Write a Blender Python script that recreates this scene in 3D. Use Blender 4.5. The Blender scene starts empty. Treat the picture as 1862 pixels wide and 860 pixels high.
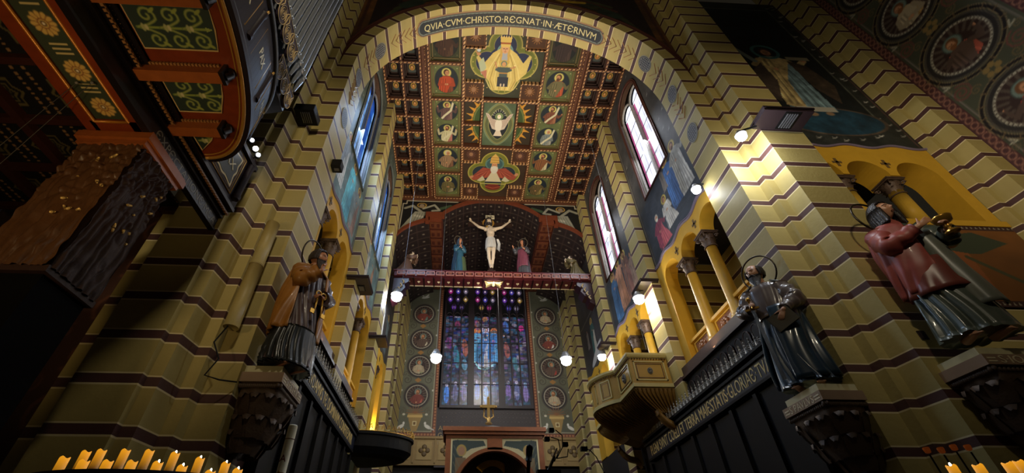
import bpy, math, random
import numpy as np
from mathutils import Matrix, Vector
S = bpy.context.scene
C = S.collection
PI = math.pi
random.seed(7)
# ---------------------------------------------------------------- camera
cam_d = bpy.data.cameras.new('camera'); cam = bpy.data.objects.new('camera', cam_d); C.objects.link(cam); S.camera = cam
def cam_axes(yaw, pitch, roll):
    yaw, pitch, roll = map(math.radians, (yaw, pitch, roll))
    cy, sy, cp, sp, cr, sr = math.cos(yaw), math.sin(yaw), math.cos(pitch), math.sin(pitch), math.cos(roll), math.sin(roll)
    f = Vector((sy*cp, cy*cp, sp)); r = Vector((cy, -sy, 0)); u = r.cross(f)
    return cr*r+sr*u, -sr*r+cr*u, f
_r, _u, _f = cam_axes(3.0858, 39.1108, -.3488)
cam.matrix_world = Matrix(((_r.x, _u.x, -_f.x, 0), (_r.y, _u.y, -_f.y, 0), (_r.z, _u.z, -_f.z, 0), (0, 0, 0, 1)))
cam_d.sensor_fit = 'HORIZONTAL'; cam_d.sensor_width = 36; cam_d.lens = 776.25/1862*36
cam_d.shift_x = .02986; cam_d.shift_y = .01425; cam_d.clip_start = .05; cam_d.clip_end = 200
# ---------------------------------------------------------------- world, exposure
w = bpy.data.worlds.new('world'); S.world = w; w.use_nodes = True
w.node_tree.nodes['Background'].inputs[0].default_value = (.9, .75, .5, 1)
w.node_tree.nodes['Background'].inputs[1].default_value = .012
S.view_settings.view_transform = 'Standard'; S.view_settings.look = 'None'
S.view_settings.exposure = 0; S.view_settings.gamma = 1; S.view_settings.use_curve_mapping = False
# ---------------------------------------------------------------- church lights and added fill spots
def light(name, kind, loc, power, col, size=.3, target=None, angle=100, blend=.6, parent=None, sy=None):
    d = bpy.data.lights.new(name, kind); o = bpy.data.objects.new(name, d); C.objects.link(o)
    d.energy = power; d.color = col; o.location = loc
    if kind == 'AREA':
        d.size = size
        if sy: d.shape = 'RECTANGLE'; d.size_y = sy
    else: d.shadow_soft_size = size
    if kind == 'SPOT': d.spot_size = math.radians(angle); d.spot_blend = blend
    if target is not None:
        o.rotation_euler = (Vector(target)-Vector(loc)).to_track_quat('-Z', 'Y').to_euler()
    return o
WARM = (1, .72, .36); NEUT = (1, .86, .62); COOL = (.86, .92, 1)
# choir uplights, then unseen nave fill added behind the visitor
light('choir_light', 'SPOT', (1.5, 8.4, 8.6), 2200, (1, .82, .56), .4, (1.5, 12.3, 17.5), 118, .7)
light('choir_light', 'SPOT', (1.5, 13.5, 9.5), 550, (1, .82, .56), .4, (1.5, 15.5, 17.5), 110, .7)
light('nave_fill', 'SPOT', (0, -2.5, 9.5), 1150, NEUT, .4, (-4.2, 6, 7.0), 63, 1)
light('nave_fill', 'SPOT', (3.2, -3, 10), 1200, NEUT, .4, (8.0, 6, 7.7), 66, 1)
light('nave_fill', 'SPOT', (1.5, -3, 4), 420, NEUT, .5, (1.5, 7, 17), 70, .8)
light('stall_light', 'AREA', (6.1, 9.6, 4.98), 28, (1, .80, .45), .08, (6.75, 9.6, 7.4), sy=3.4)
light('stall_light', 'AREA', (-3.08, 9.6, 4.98), 28, (1, .80, .45), .08, (-3.73, 9.6, 7.4), sy=3.4)
light('stall_light', 'AREA', (-3.08, 13.6, 4.98), 16, (1, .80, .45), .08, (-3.73, 13.6, 7.4), sy=2)
light('niche_light', 'POINT', (-3.9, 19.2, 5.8), 60, (1, .78, .36), .1)
light('post_fill', 'SPOT', (-4.6, .8, 1.4), 150, WARM, .3, (-4.75, 3.8, 4.0), 85, .9)  # added fill for the post front and soffit, no fixture
light('sanctuary_fill', 'SPOT', (1.5, 16.6, 11.6), 900, (1, .93, .82), .3, (1.5, 24, 10.6), 95, .6)  # fill spot added under the beam to brighten the east wall
light('transept_fill', 'SPOT', (4, -1, 6), 800, (1, .88, .7), .4, (12.6, 3.2, 9.5), 70, 1)  # added fill for the dim roundel wall, no fixture
light('nave_fill', 'SPOT', (1.5, -1.5, 8.5), 800, NEUT, .4, (1.5, 6.4, 16.2), 78, .9)  # fill added to lift the arch face and spandrels
light('niche_light', 'POINT', (6.9, 18.9, 5.8), 50, (1, .78, .36), .1)
light('transept_fill', 'SPOT', (9, 0, 5), 260, (1, .84, .58), .4, (11.0, 6, 7.5), 60, 1)  # second added transept fill, no fixture
# ---------------------------------------------------------------- helpers
class MB:
    """collects faces and links them as one mesh object"""
    def __init__(s): s.v = []; s.f = []; s.m = []; s.sm = []
    def add(s, vs, fs, mi=0, smooth=False):
        n = len(s.v); s.v += [tuple(p) for p in vs]; s.f += [tuple(i+n for i in f) for f in fs]
        s.m += [mi]*len(fs); s.sm += [smooth]*len(fs)
    def quad(s, a, b, c, d, mi=0): s.add([a, b, c, d], [(0, 1, 2, 3)], mi)
    def box(s, x0, x1, y0, y1, z0, z1, mi=0, fr=None):
        vs = [(x, y, z) for x in (x0, x1) for y in (y0, y1) for z in (z0, z1)]
        if fr: vs = [fr(*p) for p in vs]
        s.add(vs, [(0, 1, 3, 2), (4, 6, 7, 5), (0, 4, 5, 1), (2, 3, 7, 6), (0, 2, 6, 4), (1, 5, 7, 3)], mi)
    def prism(s, poly, lo, hi, fn, mi=0):
        """poly (a,b) extruded lo..hi ; fn(a,b,c) -> world"""
        n = len(poly); vs = [fn(a, b, lo) for a, b in poly]+[fn(a, b, hi) for a, b in poly]
        s.add(vs, [tuple(range(n)), tuple(range(2*n-1, n-1, -1))]+[(i, (i+1) % n, n+(i+1) % n, n+i) for i in range(n)], mi)
    def rings(s, rs, close=True, cap=True, mi=0, smooth=True):
        n = len(rs[0]); vs = [p for r in rs for p in r]; fs = []
        for k in range(len(rs)-1):
            for i in range(n if close else n-1):
                j = (i+1) % n; fs.append((k*n+i, k*n+j, (k+1)*n+j, (k+1)*n+i))
        if cap and close: fs += [tuple(range(n)), tuple(range(len(vs)-1, len(vs)-n-1, -1))]
        s.add(vs, fs, mi, smooth)
    def lathe(s, prof, c=(0, 0, 0), n=24, mi=0, smooth=True, sx=1, sy=1, a0=0):
        s.rings([[(c[0]+r*sx*math.cos(a0+2*PI*i/n), c[1]+r*sy*math.sin(a0+2*PI*i/n), c[2]+z) for i in range(n)] for r, z in prof], mi=mi, smooth=smooth)
    def tube(s, path, r, n=8, mi=0, closed=False, cap=True):
        P = [Vector(p) for p in path]; rs = []; up = None
        for i, p in enumerate(P):
            if closed: t = P[(i+1) % len(P)]-P[i-1]
            else: t = P[min(i+1, len(P)-1)]-P[max(i-1, 0)]
            t = t.normalized() if t.length > 1e-9 else Vector((0, 0, 1))
            if up is None: up = Vector((0, 0, 1)) if abs(t.z) < .9 else Vector((1, 0, 0))
            a = t.cross(up).normalized(); b = a.cross(t).normalized(); up = b
            rr = r[i] if isinstance(r, (list, tuple)) else r
            rs.append([tuple(p+(a*math.cos(2*PI*k/n)+b*math.sin(2*PI*k/n))*rr) for k in range(n)])
        if closed: rs.append(rs[0])
        s.rings(rs, cap=cap and not closed, mi=mi)
    def ball(s, c, r, n=10, m=6, mi=0, sc=(1, 1, 1)):
        rs = [[(c[0]+r*sc[0]*math.sin(PI*k/m)*math.cos(2*PI*i/n), c[1]+r*sc[1]*math.sin(PI*k/m)*math.sin(2*PI*i/n), c[2]+r*sc[2]*math.cos(PI*k/m)) for i in range(n)] for k in range(m+1)]
        s.rings(rs, cap=False, mi=mi)
    def build(s, name, mats, parent=None, loc=None):
        me = bpy.data.meshes.new(name); o = None
        o0 = Vector(loc) if loc else Vector((0, 0, 0))
        me.from_pydata([tuple(Vector(p)-o0) for p in s.v], [], s.f)
        for m in (mats if isinstance(mats, (list, tuple)) else [mats]): me.materials.append(m)
        me.polygons.foreach_set('material_index', s.m); me.polygons.foreach_set('use_smooth', s.sm); me.update()
        o = bpy.data.objects.new(name, me); C.objects.link(o); o.location = o0
        if parent is not None:
            o.parent = parent; o.location = o0-(parent_loc(parent) if loc else parent_loc(parent)) if loc else -parent_loc(parent)
        return o
def parent_loc(p):
    l = Vector((0, 0, 0))
    while p is not None: l += p.location; p = p.parent
    return l
def thing(name, label, cat, loc=(0, 0, 0), group=None):
    o = bpy.data.objects.new(name, None); C.objects.link(o); o.location = loc; o.empty_display_size = .1
    return tag(o, label, cat, group)
def tag(o, label, cat, group=None):
    o['label'] = label; o['category'] = cat
    if group: o['group'] = group
    return o
def struct(o, label=None):
    o['kind'] = 'structure'
    if label: o['label'] = label
    return o
def copy_tree(o, parent=None):
    c = o.copy(); C.objects.link(c)
    if parent is not None: c.parent = parent
    for ch in list(o.children): copy_tree(ch, c)
    return c
def lin(c):
    """sRGB 0..255 -> linear rgba"""
    return tuple((x/255/12.92 if x/255 <= .04045 else ((x/255+.055)/1.055)**2.4) for x in c)+(1,)
MATS = {}
def mat(name, col, rough=.6, metal=0, bump=0, bscale=30, var=.15, vscale=4, emit=0, ecol=None, spec=.5, coat=0):
    if name in MATS: return MATS[name]
    m = bpy.data.materials.new(name); MATS[name] = m; m.use_nodes = True; N = m.node_tree.nodes; L = m.node_tree.links; b = N['Principled BSDF']
    b.inputs['Roughness'].default_value = rough; b.inputs['Metallic'].default_value = metal
    b.inputs['Specular IOR Level'].default_value = spec; b.inputs['Coat Weight'].default_value = coat
    g = N.new('ShaderNodeNewGeometry'); n = N.new('ShaderNodeTexNoise'); n.inputs['Scale'].default_value = vscale; n.inputs['Detail'].default_value = 5
    L.new(g.outputs['Position'], n.inputs['Vector'])
    mx = N.new('ShaderNodeMix'); mx.data_type = 'RGBA'; c = lin(col)
    mx.inputs['A'].default_value = tuple(x*(1-var) for x in c[:3])+(1,); mx.inputs['B'].default_value = tuple(min(1, x*(1+var)) for x in c[:3])+(1,)
    L.new(n.outputs['Fac'], mx.inputs['Factor']); L.new(mx.outputs['Result'], b.inputs['Base Color'])
    if bump:
        n2 = N.new('ShaderNodeTexNoise'); n2.inputs['Scale'].default_value = bscale; n2.inputs['Detail'].default_value = 4; L.new(g.outputs['Position'], n2.inputs['Vector'])
        bp = N.new('ShaderNodeBump'); bp.inputs['Strength'].default_value = bump; bp.inputs['Distance'].default_value = .02
        L.new(n2.outputs['Fac'], bp.inputs['Height']); L.new(bp.outputs['Normal'], b.inputs['Normal'])
    if emit:
        b.inputs['Emission Color'].default_value = lin(ecol or col); b.inputs['Emission Strength'].default_value = emit
    return m
def math_node(nt, op, a, b=None):
    n = nt.nodes.new('ShaderNodeMath'); n.operation = op
    for i, x in enumerate((a, b)):
        if x is None: continue
        if isinstance(x, (int, float)): n.inputs[i].default_value = x
        else: nt.links.new(x, n.inputs[i])
    return n.outputs[0]
PERIOD = .648; ZB = 8.18; AX = 1.51; AZ = 12.1; AR = 4.87
def striped(name, radial=False):
    """cream blocks between dark purple-brown bands, courses .648 m apart; radial: fan round the chancel arch"""
    m = bpy.data.materials.new(name); MATS[name] = m; m.use_nodes = True; nt = m.node_tree; N = nt.nodes; L = nt.links; b = N['Principled BSDF']
    g = N.new('ShaderNodeNewGeometry'); sp = N.new('ShaderNodeSeparateXYZ'); L.new(g.outputs['Position'], sp.inputs[0])
    s = sp.outputs['Z']
    if radial:
        dx = math_node(nt, 'ABSOLUTE', math_node(nt, 'SUBTRACT', sp.outputs['X'], AX)); dz = math_node(nt, 'SUBTRACT', s, AZ)
        an = math_node(nt, 'MULTIPLY', math_node(nt, 'ARCTAN2', dz, dx), AR); up = math_node(nt, 'GREATER_THAN', dz, 0.0)
        s = math_node(nt, 'ADD', math_node(nt, 'MULTIPLY', math_node(nt, 'ADD', an, AZ), up), math_node(nt, 'MULTIPLY', s, math_node(nt, 'SUBTRACT', 1.0, up)))
    q = math_node(nt, 'DIVIDE', math_node(nt, 'SUBTRACT', s, ZB), PERIOD); fr = math_node(nt, 'FRACT', q); idx = math_node(nt, 'FLOOR', q)
    band = math_node(nt, 'GREATER_THAN', fr, 1-.13/PERIOD)
    edge = math_node(nt, 'MULTIPLY', math_node(nt, 'GREATER_THAN', fr, 1-.155/PERIOD), math_node(nt, 'SUBTRACT', 1.0, band))
    edge = math_node(nt, 'ADD', edge, math_node(nt, 'LESS_THAN', fr, .022/PERIOD))
    wn = N.new('ShaderNodeTexWhiteNoise'); wn.noise_dimensions = '1D'; L.new(idx, wn.inputs['W'])
    n = N.new('ShaderNodeTexNoise'); n.inputs['Scale'].default_value = 2.2; n.inputs['Detail'].default_value = 7; L.new(g.outputs['Position'], n.inputs['Vector'])
    f = math_node(nt, 'ADD', math_node(nt, 'MULTIPLY', wn.outputs['Value'], .35), math_node(nt, 'MULTIPLY', n.outputs['Fac'], .65))
    a = N.new('ShaderNodeMix'); a.data_type = 'RGBA'; a.inputs['A'].default_value = lin((158, 140, 80)); a.inputs['B'].default_value = lin((190, 172, 108)); L.new(f, a.inputs['Factor'])
    e = N.new('ShaderNodeMix'); e.data_type = 'RGBA'; L.new(edge, e.inputs['Factor']); L.new(a.outputs['Result'], e.inputs['A']); e.inputs['B'].default_value = lin((222, 206, 158))
    d = N.new('ShaderNodeMix'); d.data_type = 'RGBA'; L.new(band, d.inputs['Factor']); L.new(e.outputs['Result'], d.inputs['A']); d.inputs['B'].default_value = lin((82, 52, 48))
    L.new(d.outputs['Result'], b.inputs['Base Color']); b.inputs['Roughness'].default_value = .55
    n2 = N.new('ShaderNodeTexNoise'); n2.inputs['Scale'].default_value = 14; n2.inputs['Detail'].default_value = 6; L.new(g.outputs['Position'], n2.inputs['Vector'])
    bp = N.new('ShaderNodeBump'); bp.inputs['Strength'].default_value = .12; bp.inputs['Distance'].default_value = .03; L.new(n2.outputs['Fac'], bp.inputs['Height']); L.new(bp.outputs['Normal'], b.inputs['Normal'])
    return m
STR = striped('striped_stone'); STRA = striped('striped_arch_stone', True)
def attr_mat(name, rough=.65, emit=0, alpha=False, bump=0):
    m = bpy.data.materials.new(name); m.use_nodes = True; N = m.node_tree.nodes; L = m.node_tree.links; b = N['Principled BSDF']
    a = N.new('ShaderNodeAttribute'); a.attribute_name = 'Col'; b.inputs['Roughness'].default_value = rough
    if emit:
        b.inputs['Base Color'].default_value = (0, 0, 0, 1); L.new(a.outputs['Color'], b.inputs['Emission Color']); b.inputs['Emission Strength'].default_value = emit
    else: L.new(a.outputs['Color'], b.inputs['Base Color'])
    return m
PAINT = attr_mat('wall_paint'); GLOW = attr_mat('stained_glass', .3, 1.0)
GOLD = mat('gold', (205, 158, 70), .35, .8); DKWOOD = mat('dark_wood', (30, 16, 12), .4, bump=.1); WOOD = mat('red_wood', (112, 48, 20), .4, bump=.1, bscale=12, var=.3, vscale=9)
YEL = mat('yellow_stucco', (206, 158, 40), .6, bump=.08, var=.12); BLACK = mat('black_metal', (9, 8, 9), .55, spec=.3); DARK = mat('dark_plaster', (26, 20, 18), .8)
WHITE = mat('white_paint', (215, 205, 185), .5); BROWN = mat('brown_moulding', (74, 38, 28), .5); BRONZE = mat('bronze_leaf', (84, 64, 46), .6, 0, bump=.3, bscale=25)
# frames: (u along the wall, z, d into the wall) -> world
FR = {'R': lambda u, z, d=0: (6.67+d, u, z), 'L': lambda u, z, d=0: (-3.65-d, u, z), 'T': lambda u, z, d=0: (u, 6.4+d, z), 'E': lambda u, z, d=0: (u, 24+d, z)}
TXT = {}
def text_mb(mb, s, size, fn, mi=0, depth=.012, width=None, align='L'):
    """extruded lettering; fn(x,y,d)->world"""
    cu = bpy.data.curves.new('t', 'FONT'); cu.body = s; cu.size = size; cu.extrude = 0; cu.resolution_u = 3
    ob = bpy.data.objects.new('t', cu); C.objects.link(ob); dg = bpy.context.evaluated_depsgraph_get(); me = bpy.data.meshes.new_from_object(ob.evaluated_get(dg))
    vs = [v.co.copy() for v in me.vertices]; fs = [tuple(p.vertices) for p in me.polygons]
    if vs:
        x0 = min(v.x for v in vs); x1 = max(v.x for v in vs); k = 1 if width is None else width/(x1-x0)
        sh = -x0 if align == 'L' else -(x0+x1)/2
        ec = {}
        for f in fs:
            for i in range(len(f)):
                e = (f[i], f[(i+1) % len(f)]); r = (e[1], e[0])
                if r in ec: del ec[r]
                else: ec[e] = 1
        n = len(vs); V = [fn((v.x+sh)*k, v.y, depth) for v in vs]+[fn((v.x+sh)*k, v.y, 0) for v in vs]
        mb.add(V, fs+[(e[1], e[0], e[0]+n, e[1]+n) for e in ec], mi)
    bpy.data.objects.remove(ob); bpy.data.curves.remove(cu); bpy.data.meshes.remove(me)
# ---------------------------------------------------------------- painter: flat colour shapes on a grid of mesh faces
class CV:
    def __init__(s, W, H, n, bg):
        s.W = W; s.H = H; s.nx = max(2, int(W*n)); s.ny = max(2, int(H*n)); s.px = W/s.nx
        s.X, s.Y = np.meshgrid((np.arange(s.nx+1))/s.nx*W, (np.arange(s.ny+1))/s.ny*H)
        s.a = np.zeros((s.ny+1, s.nx+1, 3)); s.a[:] = bg; s.mask = np.ones((s.ny, s.nx), bool)
    def put(s, m, col, al=1.0):
        m = np.clip(m, 0, 1)[..., None]*al; s.a = s.a*(1-m)+np.array(col, float)*m
    def ell(s, x, y, rx, ry, col, rot=0, al=1.0, edge=1.0):
        c, q = math.cos(rot), math.sin(rot); dx = s.X-x; dy = s.Y-y; u = (dx*c+dy*q)/rx; v = (-dx*q+dy*c)/ry
        d = (np.sqrt(u*u+v*v)-1)*min(rx, ry); s.put(.5-d/s.px/edge, col, al)
    def ring(s, x, y, r, wd, col, ry=None, al=1.0):
        ry = ry or r; d = np.abs(np.sqrt(((s.X-x)/r)**2+((s.Y-y)/ry)**2)-1)*min(r, ry)-wd/2; s.put(.5-d/s.px, col, al)
    def poly(s, pts, col, al=1.0):
        inside = np.zeros(s.X.shape, bool); n = len(pts)
        for i in range(n):
            x1, y1 = pts[i]; x2, y2 = pts[(i+1) % n]
            if y1 == y2: continue
            c = ((s.Y >= min(y1, y2)) & (s.Y < max(y1, y2))) & (s.X < (x2-x1)*(s.Y-y1)/(y2-y1)+x1); inside ^= c
        s.put(inside.astype(float), col, al)
    def line(s, pts, wd, col, al=1.0):
        d = np.full(s.X.shape, 1e9)
        for (x1, y1), (x2, y2) in zip(pts[:-1], pts[1:]):
            L2 = (x2-x1)**2+(y2-y1)**2+1e-12; t = np.clip(((s.X-x1)*(x2-x1)+(s.Y-y1)*(y2-y1))/L2, 0, 1)
            d = np.minimum(d, np.hypot(s.X-x1-t*(x2-x1), s.Y-y1-t*(y2-y1)))
        s.put(.5-(d-wd/2)/s.px, col, al)
    def rect(s, x0, y0, x1, y1, col, al=1.0): s.poly([(x0, y0), (x1, y0), (x1, y1), (x0, y1)], col, al)
    def noise(s, amp, sc=8, seed=1):
        r = np.random.RandomState(seed); t = np.zeros(s.X.shape)
        for k in range(4):
            g = r.rand(max(2, int(s.H*sc*2**k/4))+2, max(2, int(s.W*sc*2**k/4))+2)
            yy = s.Y/s.H*(g.shape[0]-1.001); xx = s.X/s.W*(g.shape[1]-1.001); i = yy.astype(int); j = xx.astype(int); fy = yy-i; fx = xx-j
            t += (g[i, j]*(1-fx)*(1-fy)+g[i, j+1]*fx*(1-fy)+g[i+1, j]*(1-fx)*fy+g[i+1, j+1]*fx*fy-.5)/(1.5**k)
        s.a = np.clip(s.a*(1+amp*t[..., None]), 0, 255)
    def spiral(s, x, y, r, col, wd, turns=1.6, d=1, a0=0):
        s.line([(x+r*(1-.85*t/20)*math.cos(a0+d*turns*2*PI*t/20), y+r*(1-.85*t/20)*math.sin(a0+d*turns*2*PI*t/20)) for t in range(21)], wd, col)
    def build(s, name, fn, parent=None, m=None):
        """fn(X, Y) arrays -> world arrays"""
        P = np.stack(fn(s.X, s.Y), -1).reshape(-1, 3)
        if parent is not None: P = P-np.array(parent_loc(parent))
        idx = np.arange((s.nx+1)*(s.ny+1)).reshape(s.ny+1, s.nx+1)
        q = np.stack([idx[:-1, :-1], idx[:-1, 1:], idx[1:, 1:], idx[1:, :-1]], -1)[s.mask]; nf = len(q)
        me = bpy.data.meshes.new(name); me.vertices.add(len(P)); me.vertices.foreach_set('co', P.astype(np.float32).ravel())
        me.loops.add(nf*4); me.loops.foreach_set('vertex_index', q.astype(np.int32).ravel()); me.polygons.add(nf); me.polygons.foreach_set('loop_start', np.arange(nf, dtype=np.int32)*4)
        try: me.polygons.foreach_set('loop_total', np.full(nf, 4, np.int32))
        except Exception: pass
        me.update(calc_edges=True)
        c = s.a.reshape(-1, 3)/255; c = np.where(c <= .04045, c/12.92, ((c+.055)/1.055)**2.4)
        at = me.color_attributes.new('Col', 'FLOAT_COLOR', 'POINT'); at.data.foreach_set('color', np.c_[c, np.ones(len(c))].astype(np.float32).ravel())
        me.materials.append(m or PAINT); o = bpy.data.objects.new(name, me); C.objects.link(o)
        if parent is not None: o.parent = parent
        return o
SKIN = (196, 140, 100)
def person(cv, x, y, h, robe, cloak, halo=(214, 186, 90), hair=(70, 45, 30), face=0, arms='fold', beard=False, kneel=False, skin=SKIN, bust=False):
    """painted robed figure; (x,y) = feet centre, y grows upward on the canvas"""
    d = lambda c, k: tuple(min(255, q*k) for q in c)
    H = h*(.7 if kneel else 1); t = y+H; w_ = h*.15
    if halo: cv.ell(x, t-h*.06, h*.1, h*.1, halo)
    if halo: cv.ring(x, t-h*.06, h*.1, h*.012, d(halo, .6))
    if kneel: cv.poly([(x-w_*.9, y), (x+w_*1.9, y), (x+w_*1.5, y+h*.16), (x+w_*.9, y+H*.45), (x+w_*.75, t-h*.16), (x-w_*.5, t-h*.16), (x-w_*.8, y+H*.4)], robe)
    else: cv.poly([(x-w_*1.25, y), (x+w_*1.2, y), (x+w_*.95, y+H*.5), (x+w_*.95, t-h*.19), (x+w_*.4, t-h*.13), (x-w_*.4, t-h*.13), (x-w_*.95, t-h*.19), (x-w_*.9, y+H*.5)], robe)
    for k in range(11):
        q = (k-5)/5.2; j = .12*math.sin(k*2.3+x*3); cv.line([(x+q*w_*.5, t-h*.22), (x+(q+j)*w_*.8, y+H*.45), (x+(q-j*.6)*w_*1.15, y+h*.01)], h*(.016 if k % 2 else .01), d(robe, .6 if k % 2 else 1.4), .65)
    if cloak: 
        cv.poly([(x-w_*1.3, y+h*.08), (x-w_*.35, y+h*.02), (x-w_*.1, y+H*.45), (x+w_*.9, t-h*.22), (x+w_*.5, t-h*.14), (x-w_*.5, t-h*.14), (x-w_*1.05, t-h*.22), (x-w_*1.15, y+H*.5)], cloak)
        for k in range(6): cv.line([(x-w_*(.95-.16*k), t-h*.2), (x-w_*(1.05-.15*k+.05*math.sin(k*3+x)), y+H*.45), (x-w_*(1.15-.17*k), y+h*.1)], h*(.014 if k % 2 else .009), d(cloak, .58 if k % 2 else 1.4), .65)
    for sgn in ((-1, 1) if arms != 'none' else ()):
        sh = (x+sgn*w_*.8, t-h*.2)
        if arms == 'fold': el = (x+sgn*w_*1.05, t-h*.34); hd = (x+sgn*w_*.1, t-h*.32)
        elif arms == 'up': el = (x+sgn*w_*1.5, t-h*.27); hd = (x+sgn*w_*1.7, t-h*.1)
        elif arms == 'one': el = (x+sgn*w_*1.3, t-h*.3); hd = (x+sgn*w_*1.9, t-h*.2) if sgn > 0 else (x-w_*.2, t-h*.36)
        elif arms == 'wide': el = (x+sgn*w_*1.6, t-h*.24); hd = (x+sgn*w_*2.6, t-h*.22)
        else: el = (x+sgn*w_*1.2, t-h*.36); hd = (x+sgn*w_*1.3, t-h*.48)
        cv.line([sh, el, hd], h*.06, d(cloak or robe, .9)); cv.ell(hd[0], hd[1], h*.022, h*.022, skin)
    cv.ell(x, t-h*.055, h*.062, h*.07, hair); cv.ell(x+face*h*.015, t-h*.068, h*.043, h*.055, skin)
    cv.ell(x-h*.016+face*h*.02, t-h*.06, h*.007, h*.006, d(skin, .4)); cv.ell(x+h*.016+face*h*.02, t-h*.06, h*.007, h*.006, d(skin, .4)); cv.line([(x+face*h*.02, t-h*.065), (x+face*h*.02, t-h*.083)], h*.006, d(skin, .7))
    if beard: cv.ell(x+face*h*.015, t-h*.108, h*.036, h*.035, d(hair, 1.2))
    else: cv.line([(x-h*.012, t-h*.096), (x+h*.012, t-h*.096)], h*.007, (150, 70, 60))
# ---------------------------------------------------------------- room shell
def poly_block(name, poly, z0, z1, m, label=None):
    b = MB(); b.prism(poly, z0, z1, lambda x, y, z: (x, y, z)); return struct(b.build(name, m), label)
b = MB(); b.box(-16, 20, -12, 26, -1.8, -1.6); struct(b.build('floor', mat('floor_tile', (40, 30, 26), .35)))
# crossing piers: stepped orders
prof = [(6.82, 6.4), (6.84, 6.2), (7.03, 6.2), (7.07, 5.79), (8.10, 5.79), (8.10, 6.8), (6.82, 6.8)]
poly_block('wall_pier_right', prof, -1.6, 24, STR)
profL = [(3.02-x, y) for x, y in prof[:4]]+[(-4.23, 5.78), (-4.23, 5.67), (-5.1, 5.67), (-5.12, 5.85), (-5.45, 5.85), (-5.45, 6.8), (-3.8, 6.8)]
poly_block('wall_pier_left', profL, -1.6, 24, STR)
poly_block('wall_jamb_right', [(6.38, 6.4), (6.82, 6.4), (6.82, 7.5), (6.38, 7.5)], -1.6, AZ, STRA)
poly_block('wall_jamb_left', [(-3.36, 6.4), (-3.8, 6.4), (-3.8, 7.5), (-3.36, 7.5)], -1.6, AZ, STRA)
# chancel arch ring and the wall above it
b = MB(); n = 96; R2 = 5.28
pt = lambda r, i, y: (AX+r*math.cos(PI*i/n), y, AZ+r*math.sin(PI*i/n))
for i in range(n):
    b.quad(pt(AR, i, 6.4), pt(AR, i+1, 6.4), pt(AR, i+1, 7.5), pt(AR, i, 7.5))
    b.quad(pt(AR, i, 6.4), pt(R2, i, 6.4), pt(R2, i+1, 6.4), pt(AR, i+1, 6.4))
    b.quad(pt(R2, i, 6.4), pt(R2, i, 7.5), pt(R2, i+1, 7.5), pt(R2, i+1, 6.4))
    b.quad(pt(AR, i, 7.5), pt(AR, i+1, 7.5), pt(R2, i+1, 7.5), pt(R2, i, 7.5))
arch = struct(b.build('trim_chancel_arch', STRA), 'round chancel arch of cream blocks and dark bands')
cv = CV(10.62, 8.4, 30, (84, 52, 22)); cv.noise(.4, 2, 3); cxs = 5.31
for s_ in (-1, 1):
    cv.poly([(cxs+s_*4.9, 1.9), (cxs+s_*4.9, 8.4), (cxs+s_*.2, 8.4), (cxs+s_*.2, 5.9), (cxs+s_*1.9, 5.55), (cxs+s_*3.3, 4.7), (cxs+s_*4.3, 3.5)], (30, 16, 14))
    for k in range(7): cv.line([(cxs+s_*(1.2+.3*k), 6.0-.15*k), (cxs+s_*(2.6+.25*k), 6.0-.3*k), (cxs+s_*(3.8+.12*k), 5.2-.35*k)], .16, ((52, 56, 30), (70, 40, 26), (40, 48, 34))[k % 3], .8)
    cv.ell(cxs+s_*2.3, 5.75, .22, .24, (130, 90, 60)); cv.ell(cxs+s_*2.35, 5.85, .25, .16, (40, 26, 20)); cv.line([(cxs+s_*1.4, 6.0), (cxs+s_*2.0, 5.55), (cxs+s_*2.8, 5.5)], .2, (150, 120, 34)); cv.line([(cxs+s_*1.0, 5.9), (cxs+s_*1.9, 5.7)], .07, (190, 170, 130)); cv.ell(cxs+s_*3.6, 4.6, .5, .3, (34, 44, 34), -s_*.7)
    cv.line([(cxs+s_*5.15, .2), (cxs+s_*5.15, 8.4)], .12, (60, 30, 22))
cv.noise(.4, 8, 5)
cv.mask = np.hypot(cv.X[:-1, :-1]+cv.px/2-cxs, cv.Y[:-1, :-1]+cv.px/2) > R2-.02
struct(cv.build('wall_spandrel', lambda X, Y: (AX-5.31+X, np.full(X.shape, 6.46), AZ+Y)))
b = MB()
for i in range(n):
    a, c_ = pt(R2, i, 7.45), pt(R2, i+1, 7.45); b.quad(a, c_, (c_[0], 7.45, 24), (a[0], 7.45, 24))
b.box(AX-5.3, AX+5.3, 6.46, 7.45, 20.4, 24); struct(b.build('wall_spandrel_back', DARK))
b = MB()
for k in range(2):
    pts = [(AX+(R2+.08+.12*k)*math.cos(PI*i/64), 6.44, AZ+(R2+.08+.12*k)*math.sin(PI*i/64)) for i in range(1, 64)]
    b.tube(pts, .05, 6)
struct(b.build('trim_arch_moulding', BROWN))
# side walls behind everything (plain, dark) and pilasters
for sd in 'RL':
    f = FR[sd]; b = MB()
    b.box(7.5, 24, -1.6, 4.85, 0, .3, 0, f)
    struct(b.build('wall_right' if sd == 'R' else 'wall_left', DARK)); b = MB(); b.box(7.5, 17, 17.62, 18.3, 0, .3, 0, f); struct(b.build('trim_wall_top', DARK))
PIL = {'R': [(11.57, 12.4), (16.35, 17.1), (21.2, 22.0)], 'L': [(11.07, 11.9), (15.3, 16.2), (20.15, 21.0)]}
for sd in 'RL':
    for k, (y0, y1) in enumerate(PIL[sd]):
        b = MB(); b.box(y0, y1, -1.6, 17.6 if k < 2 else 15, -.3, .2, 0, FR[sd])
        if k == 1: b.box(y1, y1+.5, -1.6, 14, -.12, .2, 0, FR[sd])
        if k == 2: b.box(y1+.5, 24, -1.6, 14.5, -.35, .2, 0, FR[sd])
        struct(b.build('trim_pilaster_%s' % ('right' if sd == 'R' else 'left'), STR))
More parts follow.
